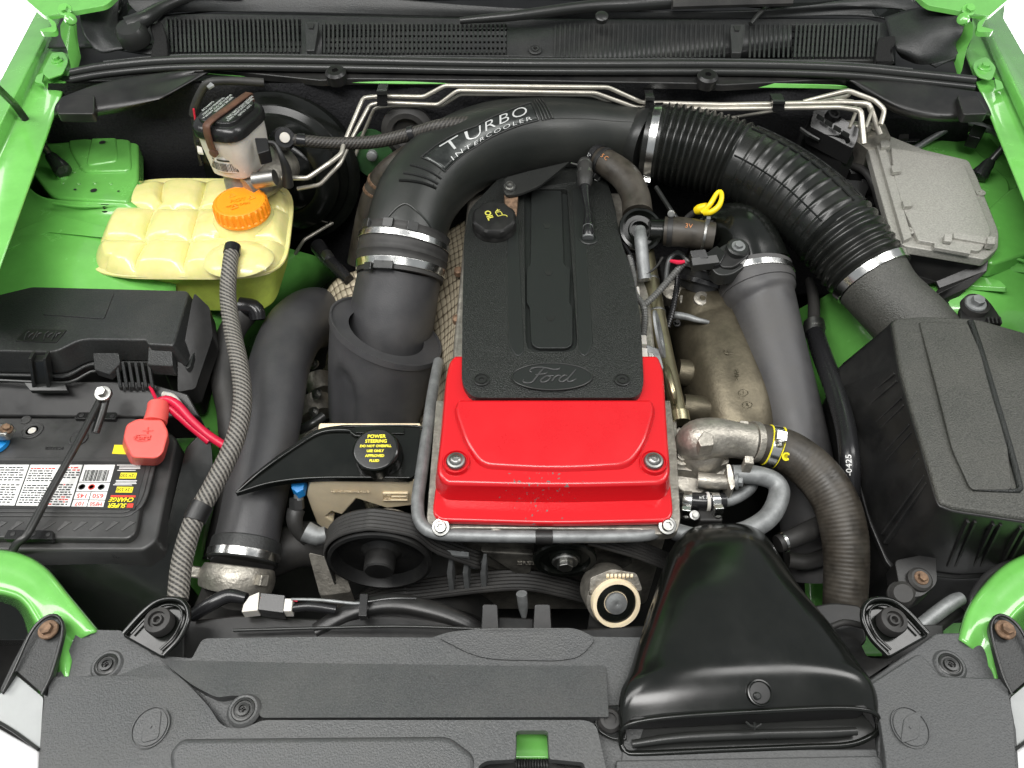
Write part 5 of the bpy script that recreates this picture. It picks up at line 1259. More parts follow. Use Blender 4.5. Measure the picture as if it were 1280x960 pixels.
# slanted pairs of ribs on the flanks
def rib(t0, b0, side, h=.008):
    q0, q1 = t0.lerp(b0, .05), t0.lerp(b0, .97); dn = (q1-q0).normalized(); nrm = side.cross(dn).normalized()
    if nrm.dot(CAM-q0) < 0: nrm = -nrm
    box('flank_rib', (q0+q1)/2+nrm*h*.35, ((q1-q0).length, .003, h), M['deep'], ab, ax=(dn, dn.cross(nrm), nrm), bevel=.0006)
def flank(f): return P(1124+f*50, 462+f*165, -.006-f*.014), P(1056+f*52, 478+f*205, -.082-f*.035)
sd1 = (P(1180, 632, -.02)-P(1112, 400, 0)).normalized()
for f in (.02, .20, .40, .60, .78):
    for g in (0, .055):
        rib(flank(f+g)[0], flank(min(1, f+g+.16))[1], sd1, .007)
for x in (1196, 1228, 1262, 1296):
    for g in (0, 9): rib(P(x+g+14, 644+(x-1186)*.12, -.023), P(x+g-14, 706, -.120), Vector((1, 0, 0)), .006)
slab('box_flange', [q+(q-sum(B_, Vector())/len(B_))*.03-Vector((0, 0, .014)) for q in B_], .008, M['black'], ab, world=True, bevel=.002)
slab('box_base', [q-Vector((0, 0, .02)) for q in B_], .14, M['black'], ab, world=True, bevel=.003)
# mounting foot with rubber and rusty screw
ft_ = P(1148, 727, -.11)
slab('mount_foot', [(1118, 700, -.105, 6), (1170, 690, -.105, 8), (1172, 730, -.108, 8), (1150, 748, -.11, 10), (1126, 742, -.11, 10)], .03, M['black'], ab, bevel=.002)
lathe('mount_rubber', [(m_(14, ft_), -.02), (m_(15, ft_), .0), (m_(12, ft_), .003), (m_(6, ft_), .003)], ft_+Vector((0, 0, .006)), (0, -.2, 1), M['rubber'], ab, n=28)
hexbolt(ft_+Vector((0, 0, .009)), (0, -.2, 1), .0065, M['rust'], ab)
lathe('ribbed_grommet', [(m_(15, ft_), -.02), (m_(16, ft_), -.006), (m_(13, ft_), -.004), (m_(15, ft_), .002), (m_(11, ft_), .006), (0, .006)], P(1128, 742, -.115), (-.3, -.4, 1), M['rubber'], ab, n=28)
# intake neck
nkp = path_px([(1092, 352, -.022, 45), (1108, 372, -.030, 43), (1140, 405, -.045, 45), (1160, 430, -.055, 46)], ds=.004, frame='up')
sweep('neck', nkp, M['airtop'], ab, n=44)
# harness tube by the corner
hose('edge_conduit', [(1300, 700, -.10, 5), (1262, 705, -.10, 5), (1235, 720, -.10, 5), (1217, 745, -.10, 5), (1212, 770, -.11, 5)], M['split'], ab, ds=.005, n=12)

# ================= engine control unit =================
cu = thing('control_unit', 'dusty cast aluminium engine control unit with ribs, tilted on a black bracket', 'control unit', P(1165, 250, -.02))
slab('housing', [(1083, 180, .038, 2), (1101, 170, .04, 3), (1114, 170, .04, 2), (1156, 187, .038, 3), (1211, 200, .036, 5), (1222, 222, .034, 3), (1249, 290, .026, 6), (1248, 310, .025, 4), (1232, 324, .024, 4), (1130, 307, .026, 5), (1114, 292, .027, 5)], .014, M['castecu'], cu, bevel=.002)
slab('raised_lid', [(1114, 184, .0445, 2), (1155, 192, .0435, 3), (1206, 206, .0415, 6), (1240, 290, .032, 8), (1226, 314, .0305, 6), (1148, 300, .033, 3), (1130, 262, .037, 3), (1118, 222, .041, 3)], .009, M['castecu'], cu, bevel=.0016)
slab('channel', [(1096, 182, .0445), (1106, 180, .0447), (1140, 296, .034), (1130, 300, .0335)], .008, M['castecu'], cu, bevel=.0012)
for x, y, z in ((1104, 180, .050), (1118, 211, .048), (1132, 254, .043)):
    slab('rib_tab', [(x-4, y-4, z, 1), (x+7, y-5, z, 1), (x+9, y+3, z, 1), (x-2, y+4, z, 1)], .006, M['castecu'], cu, bevel=.001)
for x, y, z in ((1101, 168, .046), (1226, 240, .035), (1137, 288, .033)):
    p = P(x, y, z); lathe('screw_boss', [(m_(6.5, p), -.012), (m_(6, p), .0), (m_(3, p), .0002), (m_(2.4, p), -.002), (0, -.002)], p, (0, -.1, 1), M['castecu'], cu, n=20)
slab('long_rib', [(1192, 290, .0375, 1), (1240, 297, .036, 1), (1238, 305, .034, 1), (1192, 297, .036, 1)], .006, M['castecu'], cu, bevel=.001)
slab('long_rib', [(1168, 303, .034, 1), (1214, 311, .0335, 1), (1213, 317, .033, 1), (1168, 309, .0335, 1)], .006, M['castecu'], cu, bevel=.001)
for x, y in ((1186, 295), (1240, 298)):
    slab('rib_tab', [(x-5, y-3, .041, 1), (x+5, y-2, .041, 1), (x+4, y+7, .038, 1), (x-6, y+6, .038, 1)], .010, M['castecu'], cu, bevel=.001)
bk = thing('control_unit_bracket', 'black sheet bracket with a square opening under the aluminium control unit', 'bracket', P(1170, 330, -.04))
plate('bracket_side', [(1098, 285, .012), (1125, 308, .012), (1236, 325, .010), (1234, 338, .0), (1190, 376, -.05), (1162, 382, -.05), (1100, 330, -.02)], [[(1158, 355, -.032), (1170, 352, -.032), (1174, 360, -.036), (1162, 372, -.042), (1155, 366, -.042)]], .004, M['black'], bk, bevel=.001)
slab('bracket_foot', [(1162, 382, -.045, 4), (1186, 376, -.045, 4), (1190, 388, -.05, 4), (1168, 392, -.05, 4)], .004, M['black'], bk)
tm = thing('strut_mount', 'black ribbed strut mount plate with a nut, half hidden behind the air box', 'strut mount', P(1222, 390, -.03))
slab('mount_plate', [(1200, 380, -.005, 10), (1215, 372, -.005, 10), (1236, 374, -.005, 8), (1255, 402, -.008, 6), (1200, 402, -.01, 6)], .01, M['black'], tm, bevel=.002)
p = P(1220, 381, .0); lathe('rubber_ring', [(m_(17, p), -.006), (m_(16, p), .003), (m_(12, p), .006), (m_(11, p), .001)], p, (0, -.15, 1), M['rubber'], tm, n=32)
hexbolt(P(1220, 379, .006), (0, -.15, 1), .011, M['alu'], tm, h=.009)
for k in range(4): slab('plate_rib', [(1234+k*5, 396, -.003), (1236+k*5, 396, -.003), (1238+k*5, 404, -.006), (1236+k*5, 404, -.006)], .008, M['black'], tm, bevel=0)
# bracket by the tower (black with two bright studs)
tb2 = thing('tower_bracket', 'small black bracket with a green screw behind the control unit', 'bracket', P(1140, 160, .02))
slab('bracket_plate', [(1122, 152, .02, 3), (1150, 150, .02, 6), (1158, 160, .02, 6), (1150, 176, .016, 5), (1124, 178, .016, 3)], .006, M['rubberg'], tb2, bevel=.001)
hexbolt(P(1150, 161, .023), (0, -.1, 1), .007, M['green'], tb2)
for y in (157, 171): slab('spring_tab', [(1124, y-3, .026, 1), (1136, y-4, .026, 1), (1136, y+2, .025, 1), (1124, y+3, .025, 1)], .004, M['dark'], tb2, bevel=.001)
# ABS pump and its connector
abp = thing('brake_pump', 'black brake pump block with a ribbed connector under the bent pipes', 'brake pump', P(1040, 180, -.02))
U1, U2 = (1024, 133), (1074, 168)
slab('pump_cover', [(1017, 138, .085, 2), (1032, 134, .088, 4), (1074, 160, .080, 3), (1072, 174, .07, 4), (1066, 186, .055, 4), (1012, 158, .06, 3)], .03, M['ecuplug'], abp, bevel=.003)
slab('connector_body', [(1012, 145, .078, 3), (1022, 140, .08, 3), (1062, 172, .07, 3), (1068, 200, .03, 4), (1055, 210, .01, 4), (998, 178, .02, 6), (1000, 165, .045, 4)], .09, M['ecuplug'], abp, bevel=.003)
for k in range(4):
    x, y = 1022+k*10.5, 142+k*6.8
    slab('cover_ridge', [(x, y, .091-k*.0015, 1), (x+9, y+5, .0905-k*.0015, 1), (x+8, y+8, .087-k*.0015, 1), (x-1, y+3, .087-k*.0015, 1)], .004, M['satin'], abp, bevel=.0006)
for k in range(5):
    slab('connector_rib', [(1001+k*3.2, 158+k*6.5-k*4, .07-.006*k, 1), (1013+k*4, 167+k*2, .068-.006*k, 1), (1012+k*4, 169+k*2, .066-.006*k, 1), (1000+k*3.2, 160+k*2.5, .068-.006*k, 1)], .004, M['satin'], abp, bevel=.0005)
p = P(1042, 142, .092); lathe('socket_ring', [(m_(8, p), -.01), (m_(8, p), .002), (m_(5.5, p), .002), (m_(5.2, p), -.003), (0, -.003)], p, (.2, -.4, 1), M['ecuplug'], abp, n=24)
slab('pump_block', [(1056, 150, .055, 2), (1106, 154, .055, 2), (1114, 172, .045, 2), (1100, 184, .04, 2), (1086, 188, .037, 2), (1070, 176, .04, 2)], .05, M['cast'], abp, bevel=.002)
for x, y in ((1070, 155), (1083, 158), (1094, 155)): 
    p = P(x, y+3, .057); lathe('pipe_nut', [(m_(5, p), -.003), (m_(5, p), .004), (m_(3, p), .006), (0, .006)], p, (0, -.1, 1), M['pipe'], abp, n=12)
# clutter under the control unit
cl = thing('connector_stack', 'stack of small black plugs and looms beneath the left edge of the control unit', 'connectors', P(1075, 240, -.06))
for (x, y, z, w_, h_) in ((1066, 232, -.01, 18, 14), (1084, 228, -.005, 14, 10), (1072, 214, .0, 20, 8), (1090, 250, -.03, 14, 12), (1098, 268, -.04, 16, 12), (1080, 206, .0, 10, 8), (1104, 290, -.05, 12, 10)):
    o_ = slab('plug', [(x-w_/2, y-h_/2, z, 2), (x+w_/2, y-h_/2+2, z, 2), (x+w_/2+2, y+h_/2, z-.006, 2), (x-w_/2+2, y+h_/2-1, z-.006, 2)], .03, M['ecuplug'], cl, bevel=.0015)
hose('loom', [(1038, 226, -.02, 6), (1050, 228, -.015, 6), (1062, 232, -.015, 6)], M['split'], cl, n=14)
hose('loom', [(1056, 205, -.0, 4), (1078, 212, .005, 5), (1090, 226, .0, 5), (1098, 250, -.02, 5), (1108, 280, -.035, 5)], M['rubber'], cl, n=12)
slab('side_box', [(1058, 225, .0, 2), (1078, 226, .0, 2), (1086, 234, -.004, 2), (1080, 248, -.012, 2), (1070, 242, -.01, 2)], .04, M['ecuplug'], cl, bevel=.0015)
# ================= right of the engine: hoses, throttle, manifold =================
pv = thing('breather_hose', 'brown curved breather hose from the duct down to the round black valve', 'hose', P(785, 230, .0))
_, pvp = hose('hose', [(744, 196, .03, 15), (760, 205, .032, 17), (782, 222, .028, 18), (794, 245, .018, 18), (797, 268, .008, 19)], M['brownhose'], pv, ds=.005, n=24)
sweep('end_cuff', pvp, M['rubberg'], pv, n=24, s0=0, s1=.012, off=.0014)
clampring(pvp, .022, pv, w=.007, off=.0013, a=2.4, mm='dark')
wraptext('hose_print', 'L>', pvp, .006, 1.0, .008, .0018, M['silverink'], pv, sup=2, flip=-1)
wraptext('hose_print', '5 C', pvp, .034, .6, .009, .0012, M['orink'], pv, sup=2, flip=-1)
vb = thing('breather_valve', 'round black breather valve with a metal tube entering its open face', 'valve', P(800, 290, -.04))
ax_ = Vector((.15, -.55, .8)).normalized(); p = P(800, 288, .0)
lathe('valve_body', [(m_(18, p), -.035), (m_(20, p), -.028), (m_(24, p), -.012), (m_(27, p), -.004), (m_(28, p), .002), (m_(27.5, p), .006), (m_(24, p), .007), (m_(22, p), .003), (m_(20, p), -.002), (m_(15, p), -.002), (m_(14, p), .001), (m_(12, p), .001), (m_(11, p), -.008), (0, -.008)], p, ax_, M['gloss'], vb, n=48)
hose('side_spout', [(812, 288, -.006, 15), (832, 289, -.006, 15), (842, 290, -.006, 15)], M['gloss'], vb, n=24)
ft = thing('fuel_rail', 'brass coloured fuel rail and pressure tube running beside the black cover', 'fuel rail', P(825, 420, -.06))
hose('tube', [(800, 287, .008, 7), (801, 300, .006, 8), (803, 320, -.01, 8), (806, 350, -.03, 8)], M['alu'], ft, n=18)
_, rlp = hose('rail', [(803, 300, -.03, 12), (812, 350, -.05, 11.5), (826, 420, -.07, 11), (844, 500, -.085, 10.5), (849, 522, -.09, 10.5)], M['brass'], ft, ds=.006, n=24)
hose('rail_end', [(848, 516, -.086, 13), (850, 528, -.09, 13)], M['brass'], ft, n=24, curve=False)
hose('rail_loop', [(834, 470, -.075, 3), (832, 460, -.064, 5), (836, 472, -.054, 5.5), (841, 492, -.06, 5), (843, 503, -.072, 4)], M['brass'], ft, n=14)
for d in (.08, .14): clampring(rlp, d, ft, w=.004, off=.001, mm='steel', screw=False, name='rail_clip')
le = thing('lifting_eye', 'flat steel lifting eye with a large hole at the right of the black cover', 'bracket', P(824, 430, -.05))
rings_ = []
ec_ = P(824, 418, -.02); exn = Vector((.9, -.15, .4)).normalized(); ex1 = (Vector((.12, .5, .8))-exn*Vector((.12, .5, .8)).dot(exn)).normalized(); ex2 = exn.cross(ex1)
def eye(r1, r2, k):
    o = []
    for i in range(28):
        t = 2*PI*i/28; o.append(ec_+ex1*math.cos(t)*r1+ex2*math.sin(t)*r2+exn*k)
    return o
O1, I1, O2, I2 = eye(.034, .016, .002), eye(.019, .008, .002), eye(.034, .016, -.002), eye(.019, .008, -.002)
vs = O1+I1+O2+I2; n_ = 28; fs = []
for i in range(n_):
    j = (i+1) % n_; fs += [(i, j, n_+j, n_+i), (2*n_+i, 3*n_+i, 3*n_+j, 2*n_+j), (i, 2*n_+i, 2*n_+j, j), (n_+i, n_+j, 3*n_+j, 3*n_+i)]
mk('eye_plate', vs, fs, M['alu'], le, bevel=.0008)
slab('eye_foot', [(808, 430, -.03), (824, 436, -.03), (830, 460, -.05), (812, 470, -.05)], .004, M['alu'], le)
hexbolt(P(811, 446, -.04), (-.4, -.4, 1), .006, M['steel'], le)
# breather to throttle elbow
bh2 = thing('elbow_hose', 'short brown clamped hose with orange print joining valve and throttle elbow', 'hose', P(865, 292, -.02))
_, b2 = hose('hose', [(830, 289, -.002, 18), (850, 290, .0, 18.5), (875, 293, .0, 18), (892, 295, .0, 17)], M['brownhose'], bh2, ds=.004, n=28)
clampring(b2, .009, bh2, w=.008, off=.0012, a=-.5, mm='dark')
clampring(b2, b2.len*.80, bh2, w=.004, off=.0015, mm='steel', screw=False)
wraptext('hose_print', '3V', b2, b2.len*.46, .5, .010, .001, M['orink'], bh2, sup=2, flip=-1)
surfbox('clamp_lug', b2, b2.len*.82, 0, .006, .006, .012, M['alu'], bh2)
te = thing('throttle_elbow', 'glossy black throttle elbow curving down to the bright clamp of the grey pipe', 'intake elbow', P(930, 310, -.06))
hose('elbow', [(872, 306, -.045, 22), (895, 288, -.03, 30), (922, 292, -.022, 37), (936, 312, -.03, 40), (944, 336, -.045, 43)], M['gloss'], te, n=40)
slab('sensor_flange', [(895, 322, -.002, 4), (915, 303, .006, 10), (935, 305, .006, 10), (938, 318, .003, 8), (918, 334, -.006, 6), (902, 334, -.008, 4)], .03, M['black'], te, bevel=.002)
slab('sensor_rim', [(886, 330, -.008, 4), (898, 308, .0, 10), (930, 296, .003, 16), (952, 306, .0, 12), (946, 322, -.006, 8), (915, 344, -.014, 10), (896, 344, -.014, 8)], .02, M['satin'], te, bevel=.002)
p = P(923, 308, .010); lathe('sensor_boss', [(m_(15, p), -.02), (m_(14, p), -.001), (m_(12, p), .001), (m_(9, p), .001)], p, (0, -.2, 1), M['satin'], te, n=28)
hexbolt(p, (0, -.2, 1), m_(7, p), M['alu'], te)
slab('sensor_body', [(880, 318, .0, 3), (896, 306, .004, 3), (908, 316, .004, 3), (900, 330, -.002, 3), (890, 332, -.004, 3)], .02, M['ecuplug'], te, bevel=.002)
gp = thing('grey_intake_pipe', 'wide dusty grey plastic pipe running down from the throttle elbow', 'intake pipe', P(980, 480, -.2))
GP = [(942, 338, -.048, 46), (945, 356, -.058, 46), (950, 372, -.066, 44), (955, 386, -.073, 40), (968, 440, -.10, 39), (984, 500, -.13, 38), (1000, 570, -.165, 38), (1014, 650, -.21, 38), (1022, 720, -.26, 38)]
gpp = path_px(GP, ds=.004, frame='up')
sweep('pipe', gpp, M['greytube'], gp, n=44, prof=lambda d: 1+.02*math.exp(-((d-.045)/.006)**2)-.015*math.exp(-((d-.055)/.005)**2))
clampring(gpp, .012, gp, w=.010, off=.002, a=2.6, n=48)
sweep('pipe_collar', gpp, M['greytube'], gp, n=44, s0=.022, s1=.036, off=.0018, bevel=.001)
surfbox('wing_lug', gpp, .03, 1.9, .012, .014, .01, M['alu'], gp)
im = thing('intake_manifold', 'large bronze-stained cast intake manifold under the grey pipe', 'intake manifold', P(900, 470, -.25))
hose('plenum', [(868, 350, -.15, 30), (882, 385, -.13, 48), (896, 420, -.14, 54), (908, 470, -.15, 56), (918, 520, -.165, 55), (925, 570, -.19, 50)], M['bronze'], im, n=40, sup=2.2)
for x, y in ((866, 468), (872, 512)): hose('runner', [(x-20, y-4, -.13, 16), (x, y, -.135, 18), (x+24, y+4, -.15, 20)], M['bronze'], im, n=20)
for x, y, a in ((912, 439, 0), (928, 490, 1), (932, 506, 1)):
    p = P(x, y, -.07); 
for k, (x, y, z, s_) in enumerate(((911, 439, -.083, 'O'), (921, 468, -.086, 'cup'), (929, 491, -.09, '1'), (934, 506, -.092, 'R'))):
    p, X, Y = pxy(x, y, z, 0, 0)
    if s_ != 'cup':
        e_ = [(p+X*m_(6, p)*math.cos(a)+Y*m_(5.5, p)*math.sin(a), .0007) for a in [i*2*PI/20 for i in range(21)]]
        sweep('cast_ring', Path(e_, ds=.002), M['bronze'], im, n=6, cap=False)
        text('cast_mark', s_, .008, p, X, Y, M['bronze'], im, ext=.0006)
    else: text('cast_mark', '>PA<', .009, p, Y, -X, M['bronze'], im, ext=.0006)
# throttle body, castings and looms left of the elbow
th = thing('throttle_assembly', 'cast aluminium throttle body with a ribbed black collar and side brackets', 'throttle body', P(880, 350, -.12))
hose('housing', [(895, 322, -.05, 36), (886, 345, -.075, 35), (880, 362, -.095, 36)], M['black'], th, n=36)
hp_ = path_px([(891, 336, -.06, 38), (888, 344, -.068, 38)], frame='up'); sweep('collar_ring', hp_, M['rubber'], th, n=40, bevel=.001)
hp_ = path_px([(884, 352, -.08, 38), (882, 358, -.086, 38)], frame='up'); sweep('collar_ring', hp_, M['rubberg'], th, n=40, bevel=.001)
hose('casting', [(880, 362, -.10, 36), (877, 380, -.115, 34), (872, 398, -.13, 32)], M['cast'], th, n=32)
lathe('boss', [(.013, -.03), (.013, .0), (.010, .002), (.005, .002), (.004, -.002), (0, -.002)], P(878, 373, -.072), (0, -.3, 1), M['cast'], th, n=20)
lathe('boss', [(.011, -.03), (.011, .0), (.008, .002), (.0065, -.004), (0, -.004)], P(906, 392, -.078), (0, -.3, 1), M['cast'], th, n=20)
lathe('boss', [(.018, -.04), (.018, .0), (.012, .002), (.006, .002), (0, .0)], P(842, 362, -.09), (-.2, -.3, 1), M['cast'], th, n=24)
slab('ledge', [(850, 368, -.085, 2), (872, 370, -.085, 2), (872, 380, -.09, 2), (850, 378, -.09, 2)], .02, M['cast'], th)
for y in (378, 386): slab('fin', [(884, y, -.076, 1), (900, y+3, -.078, 1), (900, y+6, -.08, 1), (884, y+4, -.08, 1)], .02, M['cast'], th)
hose('lever', [(838, 393, -.085, 5), (858, 396, -.08, 4.5), (872, 400, -.078, 3.5), (886, 403, -.08, 2.5)], M['alu'], th, n=12)
hose('arch', [(832, 350, -.085, 3), (836, 326, -.06, 3.2), (846, 316, -.05, 3.2), (856, 322, -.055, 3.2), (858, 338, -.07, 3)], M['alu'], th, n=10)
slab('left_casting', [(822, 320, -.09, 3), (850, 318, -.09, 6), (868, 350, -.1, 6), (862, 400, -.13, 6), (845, 405, -.13, 3), (830, 370, -.11, 4)], .08, M['deep'], th, bevel=.003)
hexbolt(P(861, 408, -.11), (0, -.3, 1), .006, M['brass'], th); hexbolt(P(846, 404, -.11), (0, -.3, 1), .005, M['dark'], th)
tp2 = thing('sensor_plug', 'rectangular black sensor plug with ribbed conduit beside the elbow', 'plug', P(872, 318, .0))
slab('plug_body', [(862, 313, .012, 2), (882, 311, .012, 2), (886, 322, .006, 2), (866, 324, .006, 2)], .016, M['ecuplug'], tp2, bevel=.001)
slab('plug_frame', [(864, 322, .008, 1), (896, 318, .006, 1), (900, 328, .0, 1), (866, 332, .002, 1)], .012, M['satin'], tp2, bevel=.001)
def ribbed(name, pts, parent, m='split', k=.0042, amp=.10, ds=.001):
    pa = path_px(pts, ds=ds); return sweep(name, pa, M[m], parent, n=14, prof=lambda d: 1+amp*(1 if math.sin(d*2*PI/k) > 0 else -1), step=ds)
M['conduit'] = mat('grey_conduit', (.11, .11, .105), .35)
ribbed('conduit', [(860, 324, .004, 3.6), (850, 334, -.008, 4), (836, 350, -.02, 4), (820, 368, -.03, 4), (806, 381, -.035, 4)], tp2, 'conduit')
ribbed('conduit', [(848, 338, -.04, 3.6), (846, 360, -.055, 3.6), (840, 390, -.07, 3.6), (834, 410, -.08, 3.6)], tp2, 'rubberg')
hose('wire', [(838, 326, .0, 2), (848, 328, .002, 3), (856, 327, .004, 2)], M['redwire'], tp2, n=8)
il = thing('injector_loom', 'black and white banded injector loom down the right side of the black cover', 'wiring', P(795, 370, -.02))
ribbed('conduit', [(786, 320, -.012, 3), (792, 345, -.02, 3.5), (793, 366, -.026, 4), (804, 382, -.03, 4), (806, 400, -.04, 4), (803, 430, -.05, 4)], il, 'conduit')
hose('wire', [(776, 300, -.01, 2), (788, 318, -.01, 2), (793, 336, -.02, 2)], M['rubberg'], il, n=8)
hose('wire', [(828, 322, -.02, 1.5), (820, 334, -.02, 1.5), (808, 343, -.02, 1.5)], M['rubber'], il, n=8)
for x, y in ((794, 363), (803, 424), (790, 330), (792, 311), (804, 440)):
    slab('plug', [(x-5, y-6, -.022, 1), (x+5, y-5, -.022, 1), (x+6, y+6, -.026, 1), (x-4, y+6, -.026, 1)], .015, M['white'] if y in (363, 424, 440) else M['ecuplug'], il, bevel=.001)
# dipstick
ds_ = thing('dipstick', 'yellow ring-handled oil dipstick standing above the brown hose', 'dipstick', P(885, 255, .0))
ptsd = [(878, 266, .02, 4), (888, 255, .034, 3.6), (896, 242, .045, 3.2), (901, 240, .048, 3), (902, 248, .044, 3.2), (898, 258, .036, 3.8), (889, 265, .028, 4), (881, 266, .022, 4)]
hose('handle_ring', [(a, b, c, d*.95) for a, b, c, d in ptsd], M['yellow'], ds_, n=14, ds=.002)
hose('handle_neck', [(871, 263, .014, 5.5), (876, 261, .02, 6.5), (884, 257, .028, 4)], M['yellow'], ds_, n=16)
hose('tube', [(872, 263, .014, 4), (862, 270, .0, 4), (848, 284, -.02, 4)], M['rubber'], ds_, n=12)
hose('guide', [(820, 234, .0, 3), (838, 262, -.01, 3), (850, 278, -.02, 3)], M['satin'], ds_, n=10, curve=False)
# sensor and lead on the black cover
cs_ = thing('cover_sensor', 'vertical glossy black lead with metal fittings standing on the right of the black cover', 'sensor', P(735, 260, .01))
_, csp = hose('lead', [(731, 232, .026, 6), (732, 245, .022, 5), (734, 258, .018, 4.2), (735, 268, .016, 4.4), (735, 276, .014, 5.5), (735, 290, .010, 6.5), (735, 296, .006, 6.5)], M['rubberg'], cs_, n=20, ds=.004)
hose('fitting', [(731, 202, .036, 8), (731, 208, .034, 9), (731, 216, .032, 9), (731, 226, .028, 9.5), (731, 234, .025, 7)], M['dark'], cs_, n=24, ds=.003)
for y, r in ((207, 9.5), (217, 10)):
    pa = path_px([(731, y-1.6, .034-(y-207)*.0003, r), (731, y+1.6, .033-(y-207)*.0003, r)]); sweep('collar', pa, M['steel'], cs_, n=24)
hose('ferrule', [(735, 283, .012, 6.4), (735, 298, .005, 7)], M['alu'], cs_, n=20)
p = P(736, 298, .002); lathe('seat_ring', [(m_(12, p), .0), (m_(11, p), .0012), (m_(9, p), .0012), (m_(8, p), -.0005), (0, -.0005)], p, (0, 0, 1), M['texsm'], cs_, n=24)
hose('clip_wire', [(714, 204, .03, 1), (722, 206, .032, 1.2), (728, 208, .034, 1.2)], M['steel'], cs_, n=8)

# thermostat housing, upper radiator hose
tt_ = thing('thermostat_housing', 'pale cast aluminium thermostat housing with a domed top beside the red cover', 'thermostat housing', P(885, 570, -.14))
p = P(880, 548, -.055)
hose('dome', [(858, 560, -.085, 20), (872, 552, -.07, 27), (892, 548, -.066, 26), (920, 550, -.070, 23), (938, 553, -.074, 24)], M['cast'], tt_, n=36)
lathe('dome_cap', [(m_(33, p), -.035), (m_(32, p), -.02), (m_(28, p), -.006), (m_(20, p), .006), (m_(9, p), .012), (0, .013)], P(878, 556, -.07), (-.1, -.25, 1), M['cast'], tt_, n=40)
op = path_px([(938, 552, -.073, 26), (946, 553, -.075, 26)], frame='up'); sweep('outlet_bead', op, M['cast'], tt_, n=36, bevel=.001)
slab('arrow_mark', [(872, 549, -.040, 2), (880, 538, -.038, 3), (892, 543, -.038, 2), (893, 556, -.042, 2), (876, 558, -.042, 2)], .02, M['cast'], tt_, bevel=.0015)
slab('flange', [(842, 540, -.09, 6), (850, 532, -.09, 6), (862, 560, -.088), (910, 570, -.088, 6), (912, 578, -.09, 4), (880, 590, -.095, 6), (842, 586, -.095, 5)], .014, M['cast'], tt_, bevel=.0025)
hexbolt(P(852, 572, -.088), (0, -.25, 1), .009, M['cast'], tt_)
slab('lower_body', [(840, 580, -.105, 4), (905, 580, -.105, 5), (910, 590, -.105, 3), (885, 612, -.12, 8), (868, 622, -.12, 6), (846, 610, -.12, 5)], .06, M['cast'], tt_, bevel=.003)
hose('side_spout', [(872, 600, -.10, 10), (895, 602, -.098, 10), (916, 603, -.096, 9)], M['cast'], tt_, n=20)
slab('end_plate', [(908, 580, -.075, 3), (913, 580, -.075, 3), (920, 606, -.085, 4), (914, 614, -.09, 4), (910, 600, -.085)], .03, M['cast'], tt_, bevel=.001)
hexbolt(P(922, 602, -.082), (1, -.3, .3), .008, M['alu'], tt_)
for x, y in ((930, 530), (936, 574)): 
    slab('outlet_lug', [(x-5, y-5, -.05, 2), (x+6, y-4, -.05, 2), (x+7, y+6, -.055, 2), (x-5, y+5, -.055, 2)], .02, M['cast'], tt_, bevel=.0012)
slab('block_ear', [(836, 528, -.1, 3), (846, 528, -.1, 3), (848, 640, -.11, 3), (838, 640, -.11, 3)], .05, M['cast'], tt_)
sv = thing('bypass_valve', 'small black and silver bypass hose with clamps below the thermostat housing', 'hose', P(890, 628, -.12))
_, svp = hose('hose', [(848, 624, -.115, 9), (862, 626, -.112, 11), (885, 627, -.11, 11), (906, 626, -.11, 10)], M['rubberg'], sv, n=22)
clampring(svp, .012, sv, w=.010, off=.0012, a=1.6); clampring(svp, svp.len*.78, sv, w=.010, off=.0012, a=1.4); clampring(svp, svp.len*.62, sv, w=.004, off=.0012, mm='white', screw=False)
text('hose_text', 'TYPE 3/4', .0055, P(884, 621, -.098), (-1, -.1, 0), (0, -.8, -.5), M['whiteink'], sv, ext=.0002)
hexbolt(P(868, 644, -.11), (0, -.5, 1), .005, M['steel'], sv)
box('valve_block', P(884, 646, -.13), (.03, .03, .03), M['dark'], sv, bevel=.003)
rhs = thing('radiator_hose', 'thick aged upper radiator hose curving down to the right of the snorkel', 'hose', P(1050, 680, -.2))
_, rhp = hose('hose', [(940, 553, -.074, 24), (958, 556, -.076, 25), (985, 565, -.08, 27), (1018, 590, -.088, 28), (1043, 625, -.10, 28), (1055, 665, -.118, 28), (1058, 705, -.14, 27), (1056, 755, -.17, 26), (1054, 790, -.20, 26)], M['brownhose'], rhs, ds=.0012, n=40,
     prof=lambda d: 1+(.006*math.sin(d*2*PI/.0052) if d > .045 else 0)*min(1, (d-.045)*20 if d > .045 else 0))
clampring(rhp, .026, rhs, w=.012, off=.0016, a=.25, n=40)
clampring(rhp, .020, rhs, w=.003, off=.0012, mm='yelink', screw=False, name='yellow_band'); clampring(rhp, .034, rhs, w=.002, off=.001, mm='yelink', screw=False, name='yellow_band')
lathe('round_mark', [(.0055, 0), (.0055, .0006), (.0035, .0006), (.003, 0)], rhp.surf(.043, -1.0 if rhp.surf(.04, -1, 0).y < rhp.surf(.04, 1, 0).y else 1.0, .0005), (0, -.7, .6), M['yelink'], rhs, n=20)
ah = thing('refrigerant_hose', 'glossy black air conditioning hose with a crimped metal end, by the air box', 'hose', P(1045, 500, -.15))
hose('metal_tube', [(1012, 350, -.10, 6), (1017, 375, -.105, 7), (1017, 408, -.11, 7.5)], M['rubber'], ah, n=16)
_, ahp = hose('hose', [(1017, 412, -.11, 11), (1028, 445, -.100, 12), (1043, 485, -.088, 12.5), (1056, 530, -.08, 12.5), (1062, 575, -.085, 12.5), (1062, 620, -.12, 12.5), (1062, 660, -.17, 12)], M['rubberg'], ah, ds=.005, n=22)
